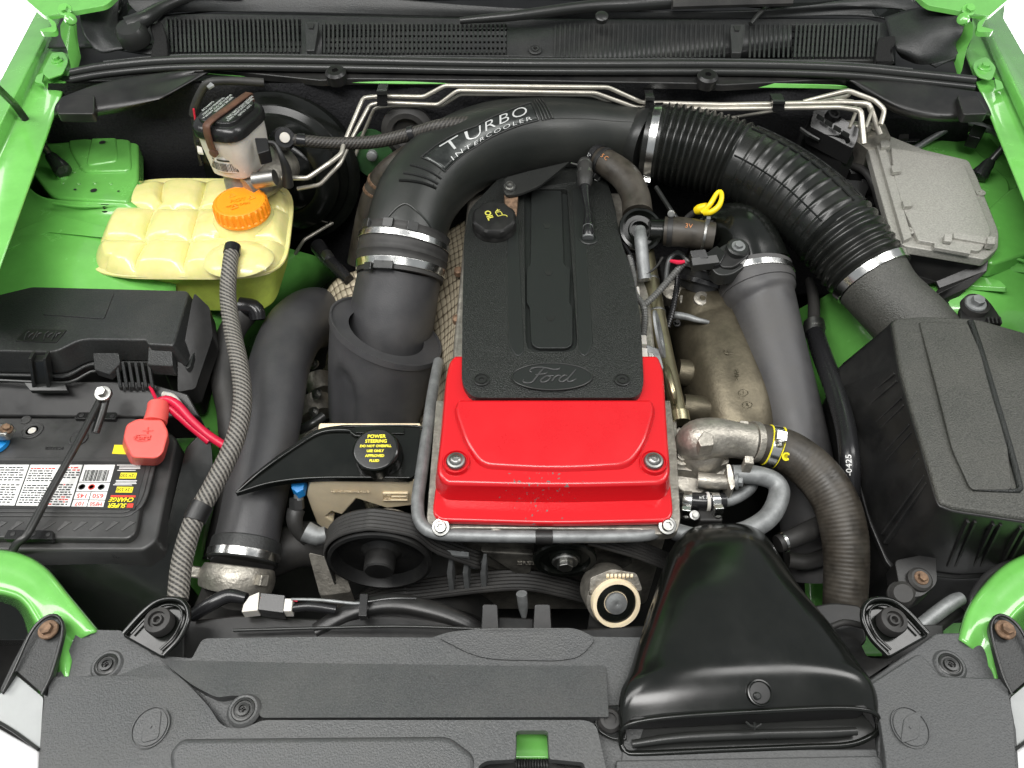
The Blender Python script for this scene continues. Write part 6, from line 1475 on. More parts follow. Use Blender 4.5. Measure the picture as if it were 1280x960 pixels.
for d_, r_ in ((-.001, 12.5), (.004, 13.5), (.009, 13)):
    pa = path_px([(1017, 404+d_*900, -.11, r_), (1018, 409+d_*900, -.111, r_)]); sweep('crimp_ring', pa, M['steel'], ah, n=24, bevel=.0006)
dpr = min(range(ahp.n+1), key=lambda i: abs(CAMPX(ahp.q[i].xyz)[1]-584)); dpr = ahp.s[dpr]
apr = ang(aimpx(ahp, dpr, 1061, 584))
wraptext('hose_print', '-0425', ahp, dpr, apr, .0095, .0004, M['whiteink'], ah, sup=2, sx=-1, flip=1)
ln = thing('lower_hose', 'short dark hose with a bright ring between snorkel and radiator hose', 'hose', P(1005, 680, -.16))
_, lnp = hose('hose', [(972, 680, -.14, 11), (990, 673, -.14, 12), (1020, 660, -.15, 13), (1045, 650, -.17, 13)], M['rubber'], ln, n=20)
clampring(lnp, .008, ln, w=.004, off=.0015, screw=False)
hose('hose', [(985, 700, -.2, 10), (1010, 702, -.2, 10), (1040, 692, -.2, 10)], M['rubber'], ln, n=16)
rt_ = thing('fender_tube', 'pale metal tube stub leaning behind the right hood rest', 'pipe', P(1185, 760, -.12))
hose('tube', [(1152, 782, -.12, 9), (1172, 766, -.11, 9), (1192, 752, -.10, 9), (1201, 748, -.10, 8)], M['alu'], rt_, n=18)
hose('tube', [(1160, 794, -.13, 7), (1182, 776, -.13, 7), (1200, 764, -.13, 7)], M['deep'], rt_, n=14)

# ================= power steering reservoir =================
ps = thing('steering_reservoir', 'tan power steering fluid tank below a black shield', 'fluid tank', P(450, 610, -.18))
ptop = [(398, 560, -.088, 8), (400, 545, -.088, 6), (522, 538, -.088, 6), (526, 545, -.088, 4), (518, 632, -.088), (481, 634, -.088), (444, 624, -.088), (427, 645, -.088), (402, 640, -.088), (384, 618, -.088, 5), (390, 590, -.088, 5)]
# front face profile: built as a prism looking along its front
yf = P(450, 600, -.088).y
front = [(388, 597), (518, 597), (517, 632), (484, 636), (446, 624), (428, 644), (415, 640), (408, 646), (417, 652), (416, 660), (408, 664), (396, 655), (390, 640), (383, 620)]
fa = [PY(x, y, yf-.002) for x, y in front]
prism('tank_body', fa, [q+Vector((-.002 if q.x < -.2 else .002, .085, .006)) for q in fa], M['tan'], ps, bevel=.003, bseg=3)
slab('tank_wall', [(512, 545, -.078, 2), (526, 540, -.078, 3), (519, 600, -.084, 2), (512, 600, -.084)], .06, M['tan'], ps, bevel=.002)
fq = lambda x, y: PY(x, y, yf-.0035)
def fbar(name, x0, y0, x1, y1, m, t=.0012):
    a, b, c_, d_ = fq(x0, y0), fq(x1, y0), fq(x1, y1), fq(x0, y1)
    prism(name, [q-Vector((0, t, 0)) for q in (a, b, c_, d_)], [q+Vector((0, .002, 0)) for q in (a, b, c_, d_)], m, ps, bevel=.0003)
for y in (616, 624.5): fbar('moulded_line', 478, y, 510, y+1, M['tan'])
fbar('moulded_line', 478, 616, 479, 625, M['tan']); fbar('moulded_line', 509, 616, 510, 625, M['tan']); fbar('moulded_line', 489, 620, 508, 621, M['tan'])
text('moulded_text', 'MAX', .0045, fq(484, 618.5)-Vector((0, .001, 0)), (1, 0, 0), (0, 0, 1), M['tan'], ps, ext=.0005); text('moulded_text', 'MIN', .0045, fq(484, 622.5)-Vector((0, .001, 0)), (1, 0, 0), (0, 0, 1), M['tan'], ps, ext=.0005)
text('moulded_text', 'POWER STEERING FLUID', .0045, fq(438, 614)-Vector((0, .001, 0)), (1, 0, 0), (0, 0, 1), M['tan'], ps, ext=.0004)
shd = thing('reservoir_shield', 'glossy black shield over the tan tank, tapering to a long curved point', 'shield', P(430, 580, -.08))
out_ = [(294, 616, -.085, 1), (310, 598, -.082, 12), (345, 570, -.076, 30), (378, 548, -.074, 20), (398, 535, -.073, 14), (430, 531, -.073, 4), (524, 531, -.073, 4), (527, 540, -.073, 5), (521, 590, -.076, 8), (514, 598, -.077, 6), (400, 597, -.078, 20), (345, 602, -.08, 20), (312, 611, -.084, 10)]
slab('shield_plate', out_, .008, M['gloss'], shd, bevel=.0025, bseg=3)
for pts in ([(296, 615, -.0845, 1.6), (330, 586, -.078, 2), (372, 557, -.0735, 2.2), (402, 540, -.071, 2.2), (436, 538, -.0705, 2), (442, 544, -.071, 1.8), (456, 545, -.071, 1.2)],
            [(296, 616, -.0845, 1.5), (340, 603, -.080, 1.8), (400, 597, -.0775, 1.8), (512, 597, -.0765, 1.8)], [(521, 590, -.0755, 1.6), (525, 545, -.0725, 1.6), (521, 533, -.072, 1.5), (430, 533, -.072, 1.5)]):
    hose('raised_edge', pts, M['gloss'], shd, ds=.006, n=10)
slab('top_step', [(443, 533, -.070, 1), (505, 533, -.070, 1), (505, 542, -.0705, 1), (444, 541, -.0705, 1)], .004, M['gloss'], shd, bevel=.0008)
c = P(473, 569, -.066); R = m_(29, c); axc = Vector((-.02, -.24, 1)).normalized()
psc = lathe('cap', [(R*1.05, -.006), (R*1.05, .002), (R*1.02, .006), (R*1.03, .014), (R*.97, .019), (R*.9, .0205), (0, .0205)], c, axc, M['gloss'], ps, n=84, label='black fluted cap with yellow lettering',
      flute=lambda i, t: 1+(-.045*(1+math.cos(7*t+.5))**1.4/2.6 if i <= 3 else 0), bevel=.0008)
tX = Vector((1, 0, 0)); tX = (tX-axc*tX.dot(axc)).normalized(); tY = axc.cross(tX); t0 = c+axc*.0212
for k, (s_, sz) in enumerate((('POWER', .0066), ('STEERING', .0062), ('DO NOT OVERFILL', .0046), ('USE ONLY', .0046), ('APPROVED', .0048), ('FLUID', .0046))):
    text('lettering', s_, sz, t0+tY*(.0165-k*.0066), tX, tY, M['yelink'], psc, ext=.0001, bold=.0002, sx=1.0)
# fittings left of the tank
ff = thing('steering_fitting', 'blue-capped hose fitting hanging left of the tan tank', 'fitting', P(372, 640, -.15))
hose('hex_nut', [(371, 622, -.12, 9), (371, 636, -.13, 9.5)], M['dark'], ff, n=6, curve=False)
hose('stem', [(375, 600, -.10, 6), (373, 624, -.12, 6)], M['alu'], ff, n=14, curve=False)
slab('blue_clip', [(364, 600, -.095, 1), (382, 598, -.095, 1), (379, 612, -.10, 1), (371, 616, -.10, 1), (364, 610, -.10, 1)], .014, M['blue'], ff, bevel=.001)
hose('elbow', [(370, 638, -.135, 11), (368, 650, -.14, 10), (372, 664, -.155, 8), (384, 676, -.17, 7)], M['dark'], ff, n=18)
hose('banjo', [(382, 664, -.15, 13), (396, 670, -.155, 12), (408, 668, -.155, 10)], M['alu'], ff, n=20)
# ================= pulleys and belt =================
M['timing'] = mat('oily_cast_case', (.2, .19, .165), .5, .5, bump=.9, bscale=160, vary=.7, vscale=50)

def pulley(name, label, x, y, r_px, Y, m, hub, depth=.03, grp=None):
    c = PY(x, y, Y); r = m_(r_px, c); t = thing(name, label, 'pulley', c-Vector((0, 0, r)), grp)
    return t, c, r
FY = -.180
pt, pc, pr = pulley('steering_pulley', 'large dark pulley with a raised hub under the tan tank', 475, 702, 65, FY, 'dark', True)
ax_ = Vector((0, -1, .02)).normalized()
lathe('pulley_wheel', [(pr*.9, -.035), (pr*.97, -.034), (pr*.97, -.004), (pr*1.0, -.002), (pr*1.0, .002), (pr*.93, .003), (pr*.9, -.002), (pr*.84, -.012), (pr*.40, -.014), (pr*.30, -.008), (pr*.29, .012), (pr*.26, .014), (0, .014)], pc, ax_, M['deep'], pt, n=72)
bl = thing('serpentine_belt', 'ribbed black serpentine belt running over the pulleys', 'belt', (0, FY+.02, pc.z))
ip_, ic, ir = pulley('idler_pulley', 'round black idler pulley with a bright flange bolt below the red cover', 706, 699, 40, FY+.003, 'gloss', True)
lathe('pulley_wheel', [(ir*.95, -.025), (ir*.96, -.003), (ir, 0), (ir*.97, .003), (ir*.8, .003), (ir*.76, -.002), (ir*.5, -.003), (ir*.47, .002), (ir*.36, .003), (0, .003)], ic, ax_, M['gloss'], ip_, n=56)
hexbolt(ic+ax_*.004, ax_, .0125, M['steel'], ip_, h=.008)
tn, tc_, tr = pulley('tensioner', 'cast belt tensioner with a cream ring round its dark pulley centre', 770, 754, 32, FY-.052, 'cast', True)
ax2 = Vector((.12, -.72, .68)).normalized()
lathe('cream_ring', [(tr*.96, -.008), (tr*.98, 0), (tr*.94, .004), (tr*.80, .004), (tr*.78, -.001)], tc_, ax2, M['tan'], tn, n=48)
lathe('pulley_centre', [(tr*.80, -.004), (tr*.78, .001), (tr*.52, .002), (tr*.44, -.002), (tr*.3, .0)], tc_, ax2, M['gloss'], tn, n=40)
lathe('hub_disc', [(tr*.44, -.002), (tr*.42, .003), (tr*.25, .0045), (tr*.12, .005), (0, .0035)], tc_, ax2, M['alu'], tn, n=32)
lathe('tensioner_body', [(tr*.7, -.06), (tr*1.05, -.055), (tr*1.08, -.012), (tr*.9, -.006), (0, -.006)], tc_, ax2, M['cast'], tn, n=40)
slab('tensioner_arm', [(740, 750, -.145, 6), (756, 744, -.14, 6), (785, 775, -.16, 6), (775, 790, -.18, 6), (735, 784, -.18, 6)], .04, M['dark'], tn, bevel=.003)
slab('tensioner_lug', [(738, 722, -.108, 4), (765, 711, -.106, 5), (796, 716, -.108, 5), (804, 738, -.125, 5), (760, 745, -.125, 5), (736, 742, -.125, 4)], .04, M['cast'], tn, bevel=.003)
for k in range(7): slab('tooth', [(758+k*5, 717, -.104), (761.5+k*5, 717, -.104), (761.5+k*5, 721, -.106), (758+k*5, 721, -.106)], .004, M['tan'], tn, bevel=.0004)
# belt as ribbed flat band around each pulley
def band(name, pts, w, y, parent, m=None, ribs=6, th=.0035):
    """pts: (x, z) centre line in the belt plane, y the front edge of the band"""
    fine = spline([Vector((a, 0, b)) for a, b in pts], 8); rows = []
    n = ribs*2+1
    for i, q in enumerate(fine):
        a = fine[max(0, i-1)]; b = fine[min(len(fine)-1, i+1)]; t = (b-a).normalized(); nn = Vector((-t.z, 0, t.x))
        rows.append([Vector((q.x, y+w*j/(n-1), q.z))+nn*((th*.45) if j % 2 else 0) for j in range(n)])
    o = loft(name, rows, m or M['rubber'], parent, closed=False, ang=20); s = o.modifiers.new('solid', 'SOLIDIFY'); s.thickness = th*.6; s.offset = 0
def XZ(x, y, Y=FY+.003): q = PY(x, y, Y); return (q.x, q.z)
arc = [(pc.x+(pr+.003)*math.cos(a), pc.z+(pr+.003)*math.sin(a)) for a in [ang(200-k*14) for k in range(9)]]
band('belt_run', [(pc.x-(pr+.003), pc.z-.10)]+arc[1:]+[XZ(515, 672), XZ(545, 692), XZ(600, 712)], .030, FY+.003, bl, ribs=6)
cp_, cc_, cr_ = pulley('crank_pulley', 'dark ribbed lower pulley, its top showing behind the fan shroud', 530, 800, 95, FY-.01, 'deep', True)
lathe('pulley_wheel', [(cr_*.9, -.035), (cr_, -.034), (cr_, 0), (cr_*.86, .002), (cr_*.8, -.008), (cr_*.3, -.01), (0, -.01)], cc_, ax_, M['deep'], cp_, n=72)
arc2 = [(cc_.x+(cr_+.003)*math.cos(a), cc_.z+(cr_+.003)*math.sin(a)) for a in [ang(170-k*10) for k in range(9)]]
band('belt_run', arc2+[XZ(640, 732), XZ(700, 740), XZ(735, 750), XZ(770, 760)], .030, FY-.004, bl, ribs=6)
band('belt_run', [XZ(735, 683), XZ(760, 690), XZ(800, 702), XZ(850, 722)], .028, FY+.005, bl, ribs=6)
cov = thing('front_bracketry', 'dark oily brackets and timing case between the pulleys', 'bracket', P(600, 720, -.3))
q = [PY(a, b, -.152) for a, b in ((575, 676), (790, 676), (792, 704), (740, 735), (700, 745), (655, 738), (628, 716), (592, 702))]
prism('timing_face', q, [v+Vector((0, .01, 0)) for v in q], M['timing'], cov, bevel=.003)
q = [PY(a, b, -.16) for a, b in ((600, 690), (668, 694), (664, 716), (650, 722), (626, 706))]
prism('face_rib', q, [v+Vector((0, .02, 0)) for v in q], M['timing'], cov, bevel=.003)
for x in (562, 582, 604): slab('web', [(x, 692, -.13), (x+5, 692, -.13), (x+3, 716, -.16), (x-4, 716, -.16)], .05, M['alu'], cov, bevel=.001)
slab('top_strap', [(545, 686, -.12, 1), (586, 690, -.12, 1), (586, 696, -.125, 1), (545, 692, -.125, 1)], .004, M['alu'], cov, bevel=.001)
hexbolt(PY(594, 703, -.165), (0, -.8, .6), .007, M['alu'], cov)
hose('pointer', [(652, 742, -.16, 7), (654, 760, -.18, 6), (655, 772, -.19, 3)], M['alu'], cov, n=10)
slab('left_bracket', [(385, 690, -.16, 5), (425, 700, -.16, 5), (440, 740, -.2, 5), (400, 745, -.2, 5)], .05, M['cast'], cov, bevel=.003)
lathe('pump_body', [(.03, -.08), (.03, -.045), (.02, -.04), (0, -.04)], pc-Vector((0, 0, .035)), ax_, M['cast'], cov, n=40)
hose('lower_hose', [(330, 700, -.22, 26), (380, 680, -.22, 28), (430, 690, -.24, 26)], M['rubber'], cov, n=24)
for (x, y, z, r) in ((390, 500, -.24, 22), (392, 540, -.26, 24), (396, 470, -.24, 16)):
    hose('exhaust_casting', [(x, y, z, r), (x+6, y+20, z-.01, r)], M['cast'], cov, n=20)
for x, y in ((392, 455), (396, 492), (392, 515)): hexbolt(P(x, y, -.19), (-.4, -.3, 1), .007, M['steel'], cov)
hose('pipe', [(374, 538, -.18, 6), (390, 530, -.17, 6), (404, 520, -.17, 6)], M['satin'], cov, n=12)
# ================= radiator fan shroud and front wiring =================
fs_ = thing('fan_shroud', 'black radiator fan shroud arc with two upright lugs behind the grained cover', 'fan shroud', P(480, 780, -.2))
hose('shroud_arc', [(395, 790, -.12, 10), (440, 766, -.115, 12), (490, 756, -.112, 13), (540, 764, -.115, 12), (580, 778, -.12, 10), (606, 792, -.13, 8)], M['black'], fs_, n=14, sup=3)
slab('shroud_top', [(230, 775, -.115, 6), (300, 768, -.112, 10), (420, 774, -.112, 10), (420, 760, -.118, 10), (520, 752, -.118, 10), (600, 782, -.118, 10), (720, 786, -.118, 6), (820, 780, -.118, 6), (820, 830, -.118), (230, 830, -.118)], .05, M['black'], fs_, bevel=.003)
hose('shroud_rib', [(292, 788, -.105, 2), (400, 785, -.105, 2), (500, 783, -.105, 2), (600, 786, -.105, 2)], M['satin'], fs_, n=10)
for x0, x1 in ((603, 622), (668, 688)):
    slab('upright_lug', [(x0, 755, -.085, 4), (x1, 755, -.085, 4), (x1+2, 792, -.10, 2), (x0-2, 792, -.10, 2)], .04, M['black'], fs_, bevel=.003)
slab('lug_bridge', [(622, 770, -.11, 4), (668, 772, -.11, 4), (668, 796, -.11), (620, 796, -.11)], .03, M['black'], fs_, bevel=.003)
slab('shroud_right', [(990, 762, -.115, 8), (1040, 752, -.112, 10), (1078, 756, -.112, 10), (1084, 800, -.115), (1060, 826, -.115), (1020, 800, -.115)], .04, M['black'], fs_, bevel=.003)
slab('radiator_tank', [(1028, 798, -.105, 4), (1072, 796, -.105, 8), (1084, 822, -.105, 6), (1120, 824, -.105, 2), (1078, 852, -.105, 2), (1060, 850, -.105)], .03, M['black'], fs_, bevel=.002)
hose('overflow', [(1038, 784, -.10, 4), (1056, 778, -.098, 4), (1078, 782, -.10, 4)], M['rubber'], fs_, n=12)
wl2 = thing('fan_wiring', 'taped fan wiring with a white and black plug above the grained cover', 'wiring', P(340, 752, -.1))
hose('loom', [(240, 770, -.11, 8), (262, 756, -.10, 9), (285, 745, -.098, 9), (308, 748, -.098, 7)], M['rubberg'], wl2, ds=.004, n=14)
slab('plug_body', [(326, 741, -.086, 1), (356, 744, -.086, 1), (354, 766, -.09, 1), (322, 762, -.09, 1)], .018, M['ecuplug'], wl2, bevel=.0012)
slab('plug_end', [(312, 745, -.086, 1), (324, 740, -.084, 1), (322, 763, -.09, 1), (302, 765, -.09, 1), (304, 756, -.09, 1)], .014, M['white'], wl2, bevel=.001)
slab('plug_end', [(356, 748, -.086, 1), (366, 748, -.086, 1), (364, 764, -.09, 1), (354, 764, -.09, 1)], .014, M['white'], wl2, bevel=.001)
hose('wire', [(364, 749, -.086, 1.6), (400, 750, -.09, 2), (440, 754, -.092, 2), (450, 754, -.092, 2)], M['alu'], wl2, n=8)
hose('wire', [(364, 750, -.088, 1.2), (372, 751, -.088, 1.4)], M['redwire'], wl2, n=8)
hose('loom', [(366, 760, -.095, 5), (390, 758, -.095, 6), (420, 762, -.10, 6)], M['rubberg'], wl2, ds=.004, n=12)
slab('tie_clip', [(450, 742, -.088, 1), (460, 742, -.088, 1), (458, 770, -.09, 1), (448, 770, -.09, 1)], .012, M['ecuplug'], wl2, bevel=.001)
hose('wire', [(460, 752, -.09, 1.4), (490, 748, -.09, 1.4), (520, 748, -.095, 1.4)], M['rubberg'], wl2, n=8)
# ================= hood rest brackets =================
def rest(s, label):
    X = (lambda x: x) if s > 0 else (lambda x: 1314-x)
    t = thing('hood_rest', label, 'bracket', P(X(200), 790, -.1), 'radiator mounting brackets')
    o_ = [(X(152), 794, -.072, 5), (X(176), 762, -.068, 20), (X(200), 746, -.066, 24), (X(232), 750, -.066, 22), (X(240), 772, -.068, 18), (X(225), 800, -.070, 10), (X(202), 822, -.072, 5)]
    slab('bracket_plate', o_, .006, M['gloss'], t, bevel=.002)
    rim = [(X(154), 792, -.067, 3.2), (X(180), 764, -.064, 3.4), (X(202), 750, -.062, 3.5), (X(226), 751, -.062, 3.5), (X(236), 768, -.063, 3.4), (X(226), 795, -.066, 3.3), (X(204), 819, -.068, 3.2)]
    hose('bracket_rim', rim, M['gloss'], t, ds=.005, n=12)
    hose('bracket_rim', [(X(164), 792, -.067, 1.6), (X(184), 771, -.064, 1.7), (X(204), 757, -.062, 1.8), (X(222), 758, -.062, 1.8), (X(228), 770, -.063, 1.7), (X(218), 794, -.066, 1.6), (X(200), 812, -.068, 1.6)], M['gloss'], t, ds=.005, n=10)
    p = P(X(200), 778, -.062); r = m_(17, p)
    lathe('rubber_bumper', [(r*1.0, -.004), (r, .006), (r*.92, .009), (r*.62, .010), (r*.58, .006), (r*.42, .006), (r*.36, .010), (r*.24, .010), (r*.2, .004), (0, .004)], p, (0, -.1, 1), M['rubber'], t, n=36)
    return t
rest(1, 'glossy black rounded mounting bracket at the foot of the braided hose')
rest(-1, 'glossy black rounded mounting bracket below the air box')
# ================= radiator cover =================
rcv = thing('radiator_cover', 'wide grained dark grey plastic cover across the front of the bay', 'radiator cover', P(640, 900, -.12))
zr = -.080
outer = [(57, 841, zr, 3), (75, 840, zr, 2), (97, 787, zr, 4), (151, 788, zr, 3), (192, 819, zr, 3), (240, 823, zr, 3), (253, 798, zr, 8), (400, 796, zr), (540, 797, zr), (560, 790, zr, 10), (608, 785, zr, 20), (720, 785, zr, 10), (742, 796, zr, 4), (815, 797, zr), (815, 880, zr), (770, 1010, zr), (44, 1010, zr)]
hole1 = rounded([(646, 914, zr, 4), (684, 914, zr, 4), (686, 950, zr, 3), (728, 954, zr, 5), (738, 1000, zr), (594, 1000, zr), (598, 958, zr, 5), (610, 952, zr, 4), (645, 950, zr, 3)])
plate('cover_base', outer, [hole1], .010, M['radcov'], rcv, bevel=.0022)
# slope between upper strip and lower face, then the lower face itself
slab('middle_face', [(200, 825, zr+.002, 2), (400, 829, zr+.002), (640, 832, zr+.002), (757, 832, zr+.002, 3), (761, 896, zr+.019, 2), (325, 897, zr+.019, 6), (322, 880, zr+.015, 20), (300, 868, zr+.012, 14), (270, 872, zr+.013, 8), (240, 856, zr+.018, 12)], .016, M['radcov'], rcv, bevel=.0025, bseg=3)
lowf = [(62, 846, zr+.008, 4), (150, 844, zr+.008, 4), (178, 832, zr+.006, 10), (196, 826, zr+.006, 8), (232, 852, zr+.011, 12), (262, 884, zr+.016, 16), (276, 908, zr+.018, 20), (302, 912, zr+.018, 20), (328, 900, zr+.018, 8), (734, 900, zr+.018, 10), (746, 908, zr+.018, 6), (768, 1008, zr+.018, 3), (48, 1008, zr+.018)]
hole2 = rounded([(645, 913, zr+.018, 5), (685, 913, zr+.018, 5), (687, 949, zr+.018, 3), (730, 953, zr+.018, 5), (738, 1000, zr+.018), (594, 1000, zr+.018), (598, 957, zr+.018, 5), (608, 951, zr+.018, 4), (644, 949, zr+.018, 3)])
plate('lower_face', rounded(lowf), [hole2], .010, M['radcov'], rcv, bevel=.003)
slab('lower_step', [(214, 940, zr+.0225, 6), (225, 925, zr+.0225, 10), (560, 922, zr+.0225, 10), (590, 945, zr+.0225, 8), (586, 1006, zr+.0225), (220, 1006, zr+.0225)], .008, M['radcov'], rcv, bevel=.004, draft=.004)
sc_ = slab('scallop', [(548, 797, zr+.003, 6), (575, 789, zr+.010, 16), (610, 786, zr+.018, 14), (715, 786, zr+.018, 10), (736, 794, zr+.010, 8), (744, 800, zr+.003, 6), (725, 822, zr+.002, 16), (695, 826, zr+.002, 10), (600, 824, zr+.002, 30)], .006, M['radcov'], rcv, bevel=.0025, bseg=3)
for x, y, r, z, on in ((133, 831, 11.5, zr+.002, 1), (304, 887, 12, zr+.0195, 1)):
    p = P(x, y, z); lathe('clip_cup', [(m_(r+9, p), -.003), (m_(r+7, p), -.0004), (m_(r+5.5, p), .0008), (m_(r+3, p), .0006), (m_(r+1, p), -.0015), (0, -.0015)], p, (0, 0, 1), M['radcov'], rcv, n=40)
    clip(p+Vector((0, 0, -.0005)), (0, 0, 1), m_(r, p), M['satin'], rcv)
def plug(x, y, r, z):
    p = P(x, y, z)
    o_ = lathe('blank_plug', [(m_(r+1.2, p), -.002), (m_(r+1, p), .0003), (m_(r, p), .0003), (m_(r-.6, p), -.0012), (m_(r-1.6, p), -.0012), (m_(r-2, p), .0002), (0, .0002)], p, (0, 0, 1), M['radcov'], rcv, n=44, sy=1.1)
    slab('plug_pad', [(x-12, y+20, z+.0012, 6), (x-8, y-12, z+.0012, 6), (x+14, y-22, z+.0012, 6), (x+10, y+14, z+.0012, 6)], .0014, M['radcov'], o_, bevel=.0006)
    lathe('pip', [(.0012, 0), (.001, .001), (0, .001)], P(x, y, z+.0015), (0, 0, 1), M['radcov'], o_, n=10)
plug(188, 909, 22, zr+.0185)
# right half
o2 = [(1082, 853, zr, 4), (1170, 791, zr, 4), (1228, 790, zr, 4), (1252, 842, zr, 2), (1262, 846, zr, 3), (1270, 900, zr), (1278, 1010, zr), (1096, 1010, zr), (1098, 905, zr)]
slab('cover_base', o2, .010, M['radcov'], rcv, bevel=.0022)
l2 = [(1086, 856, zr+.018, 5), (1150, 815, zr+.010, 10), (1170, 838, zr+.008, 10), (1176, 845, zr+.008, 4), (1258, 848, zr+.008, 4), (1268, 900, zr+.018), (1274, 1008, zr+.018), (1112, 1008, zr+.018), (1106, 940, zr+.018, 6), (1100, 900, zr+.018, 10)]
slab('lower_face', l2, .008, M['radcov'], rcv, bevel=.003, bseg=3)
p = P(1188, 831, zr+.002); lathe('clip_cup', [(m_(21, p), -.003), (m_(19, p), -.0004), (m_(17, p), .0008), (m_(15, p), .0006), (m_(12.5, p), -.0015), (0, -.0015)], p, (0, 0, 1), M['radcov'], rcv, n=40)
clip(p+Vector((0, 0, -.0005)), (0, 0, 1), m_(12, p), M['satin'], rcv)
plug(1138, 909, 22, zr+.0185)
# strip in front of the snorkel mouth
slab('front_step', [(778, 938, zr+.002, 2), (1096, 936, zr+.002, 4), (1112, 1008, zr+.002), (772, 1008, zr+.002)], .008, M['radcov'], rcv, bevel=.002)
slab('front_ledge', [(770, 950, zr+.007), (1098, 944, zr+.007, 6), (1106, 954, zr+.007, 4), (1106, 1008, zr+.007), (770, 1008, zr+.007)], .006, M['radcov'], rcv, bevel=.002)
# latch and springs in the opening
lt = thing('hood_latch', 'green hood latch tongue with coil springs in the opening of the cover', 'latch', P(665, 945, -.12))
slab('striker', [(640, 905, -.098), (690, 905, -.098), (690, 948, -.098), (640, 948, -.098)], .006, M['green'], lt)
slab('latch_box', [(590, 948, -.104, 2), (740, 948, -.104, 2), (745, 1005, -.104), (588, 1005, -.104)], .01, M['deep'], lt)
def coil(x0, x1, y, z, r, turns):
    a, b = P(x0, y, z), P(x1, y, z); pts = []; d = (b-a); 
    for i in range(turns*10+1):
        t = i/(turns*10); an = 2*PI*i/10; pts.append((a+d*t+Vector((0, math.cos(an)*r, math.sin(an)*r)), .0007))
    sweep('coil_spring', Path(pts, ds=.0012, curve=False), M['dark'], lt, n=6)
coil(644, 686, 957, -.090, .006, 12); coil(698, 735, 950, -.092, .005, 10)
# ================= air snorkel =================
sn = thing('air_snorkel', 'glossy black air intake snorkel with a wide slot mouth at the front', 'air intake', P(935, 800, -.12))
def arch(Lp, Ap, Rp, e=2.6, n=28):
    l, a, r = P(*Lp), P(*Ap), P(*Rp); c = (l+r)/2; up = a-c; hx = (r-l)/2
    return [c-hx*(math.copysign(abs(math.cos(t))**(2/e), math.cos(t)))+up*abs(math.sin(t))**(2/e) for t in [PI*i/n for i in range(n+1)]]
A_ = [((866, 700, -.24), (904, 676, -.16), (950, 700, -.24), 2.6), ((852, 700, -.19), (902, 656, -.105), (958, 696, -.19), 2.8),
      ((842, 712, -.155), (902, 657, -.078), (968, 708, -.155), 3.0), ((828, 742, -.14), (904, 674, -.056), (982, 738, -.14), 3.0),
      ((814, 786, -.125), (909, 715, -.043), (1008, 776, -.125), 3.1), ((800, 828, -.11), (920, 765, -.038), (1048, 816, -.11), 3.2),
      ((786, 860, -.09), (930, 815, -.036), (1076, 850, -.09), 3.4), ((776, 880, -.08), (934, 838, -.036), (1088, 868, -.08), 4),
      ((774, 905, -.080), (936, 862, -.040), (1096, 888, -.080), 4.5), ((776, 930, -.078), (938, 890, -.048), (1098, 912, -.078), 4.5)]
rings = [spline([Vector(v) for v in arch(*a[:3], e=a[3])], 1) for a in A_]
cols = [spline([r[j] for r in rings], 5) for j in range(len(rings[0]))]
R2 = [[cols[j][i] for j in range(len(cols))] for i in range(len(cols[0]))]
so = loft('snorkel_body', R2, M['gloss'], sn, closed=False, ang=60); md = so.modifiers.new('solid', 'SOLIDIFY'); md.thickness = .003; md.offset = -1
last = R2[-1]
sweep('mouth_lip', Path([(q, .0024) for q in last], ds=.004), M['gloss'], sn, n=10)
pl = P(778, 936, -.080); pr2 = P(1097, 918, -.080)
sweep('lower_lip', Path([(last[0], .0025), (P(782, 940, -.08), .003), (P(800, 942, -.079), .003), (P(900, 938, -.079), .003), (P(1000, 934, -.079), .003), (P(1060, 931, -.079), .003), (P(1090, 920, -.079), .003), (last[-1], .0025)], ds=.004), M['gloss'], sn, n=10)
slab('mouth_floor', [(780, 940, -.081), (1075, 932, -.081), (1097, 914, -.081), (1070, 880, -.081), (800, 885, -.081)], .003, M['satin'], sn)
hose('inner_ridge', [(790, 930, -.0745, 5), (850, 922, -.072, 6), (940, 918, -.071, 6), (1030, 916, -.072, 6), (1070, 914, -.074, 5)], M['satin'], sn, n=12)
slab('throat_wall', [(786, 900, -.05), (1086, 885, -.05), (1080, 880, -.05), (792, 895, -.05)], .03, M['ink'], sn)  # black sheet standing for the shade inside the mouth
p = P(950, 866, -.0385); lathe('screw_well', [(m_(16, p), -.001), (m_(15.5, p), .0014), (m_(14, p), .0016), (m_(12.5, p), .0002), (0, .0002)], p, (0, -.28, 1), M['gloss'], sn, n=36)
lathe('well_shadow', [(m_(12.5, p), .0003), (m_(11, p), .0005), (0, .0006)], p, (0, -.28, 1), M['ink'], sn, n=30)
lathe('well_screw', [(m_(5, p), .0), (m_(4.6, p), .003), (m_(3, p), .004), (0, .004)], P(946, 870, -.0385), (0, -.28, 1), M['satin'], sn, n=20)
hose('mouth_hook', [(932, 902, -.05, 1.4), (938, 907, -.052, 1.6), (946, 909, -.054, 1.6), (952, 905, -.052, 1.4)], M['satin'], sn, n=8)
hose('mouth_hook', [(943, 903, -.05, 1.6), (943, 912, -.056, 1.6)], M['satin'], sn, n=8)
sm_ = thing('snorkel_mount', 'round black rubber mount at the left foot of the snorkel', 'mount', P(762, 905, -.09))
p = P(762, 901, -.070)
slab('mount_ear', [(742, 890, -.072, 10), (752, 882, -.071, 8), (778, 880, -.07, 4), (784, 925, -.073, 3), (764, 925, -.073, 10), (744, 912, -.073, 10)], .005, M['gloss'], sm_, bevel=.0015)
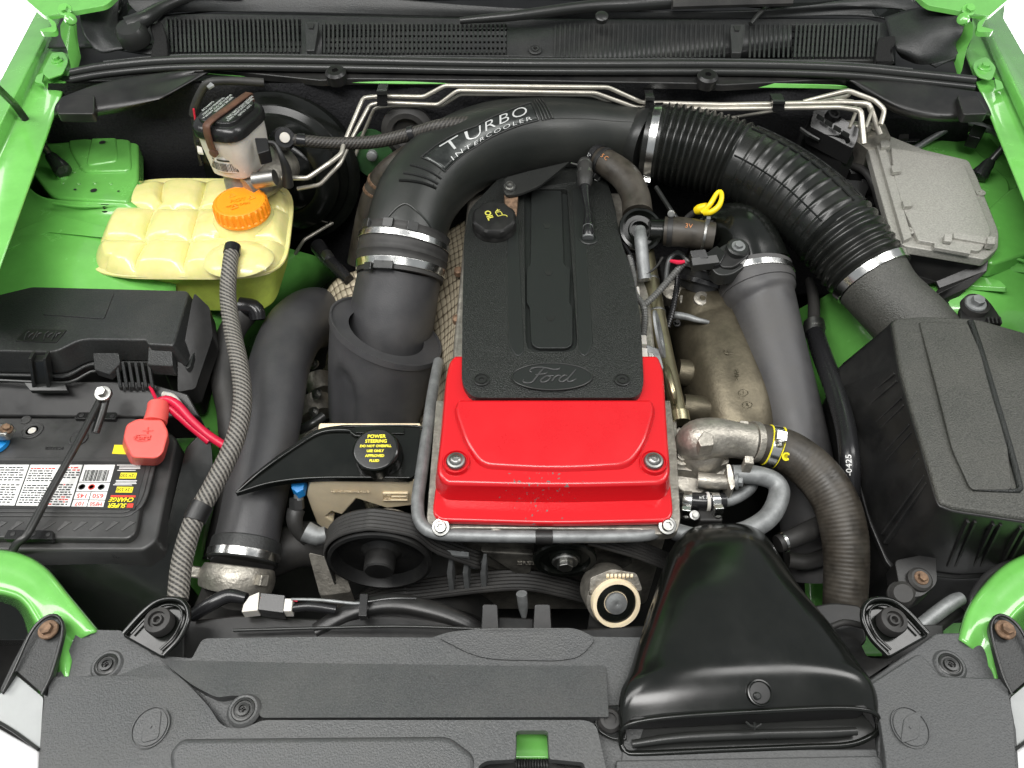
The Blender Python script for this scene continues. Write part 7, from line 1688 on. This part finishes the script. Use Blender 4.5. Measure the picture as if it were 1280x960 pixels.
lathe('mount_rubber', [(m_(15, p), -.003), (m_(15, p), .002), (m_(12, p), .005), (m_(8, p), .0055), (m_(7.5, p), .003), (m_(3, p), .0035), (0, .0035)], p, (0, 0, 1), M['rubber'], sm_, n=36)
slab('green_tab', [(770, 922, -.085, 3), (784, 918, -.085, 3), (786, 936, -.088, 3), (776, 938, -.088, 3)], .004, M['green'], sm_)
# ================= headlamp corners =================
def lampbracket(s, label):
    X = (lambda x: x) if s > 0 else (lambda x: 1317-x)
    t = thing('lamp_bracket', label, 'bracket', P(X(50), 820, -.1), 'headlamp brackets in the corners')
    slab('bracket_plate', [(X(58), 769, -.062, 8), (X(76), 769, -.062, 8), (X(81), 785, -.063, 6), (X(66), 845, -.068, 3), (X(54), 868, -.070, 2), (X(20), 838, -.072, 3), (X(2), 868, -.075, 3), (X(0), 862, -.075, 2), (X(14), 832, -.072, 4), (X(38), 786, -.064, 8)], .006, M['tex'], t, bevel=.0015)
    hose('bracket_rim', [(X(52), 868, -.067, 2), (X(64), 842, -.064, 2), (X(78), 792, -.059, 2.2), (X(76), 775, -.058, 2.2), (X(66), 769, -.058, 2.2), (X(52), 775, -.058, 2.2), (X(38), 792, -.060, 2), (X(18), 836, -.068, 2), (X(4), 864, -.072, 2)], M['satin'], t, ds=.004, n=10)
    hexbolt(P(X(60), 787, -.058), (0, -.1, 1), .008, M['rust'], t)
    return t
lampbracket(1, 'black headlamp bracket with a rusty bolt in the left front corner'); lampbracket(-1, 'black headlamp bracket with a rusty bolt in the right front corner')
def lamp(s, label):
    X = (lambda x: x) if s > 0 else (lambda x: 1317-x)
    t = thing('headlamp', label, 'headlamp', P(X(10), 930, -.15), 'headlamps in the front corners')
    slab('lamp_housing', [(X(18), 842, -.078, 3), (X(54), 872, -.078, 3), (X(50), 935, -.082, 3), (X(-10), 900, -.082), (X(-60), 880, -.082), (X(-60), 800, -.08), (X(0), 868, -.078, 3)], .02, M['inner'], t, bevel=.002)
    hose('lamp_seal', [(X(-20), 893, -.078, 2), (X(14), 912, -.078, 2), (X(48), 937, -.078, 2)], M['satin'], t, n=8, ds=.006)
    slab('lamp_lens', [(X(-60), 872, -.088), (X(-10), 905, -.088), (X(48), 938, -.088, 4), (X(46), 1010, -.10), (X(-60), 1010, -.10)], .03, M['chrome'], t, bevel=.004)
    return t
lamp(1, 'pale headlamp shell and clear lens in the bottom left corner'); lamp(-1, 'pale headlamp shell and lens in the bottom right corner')
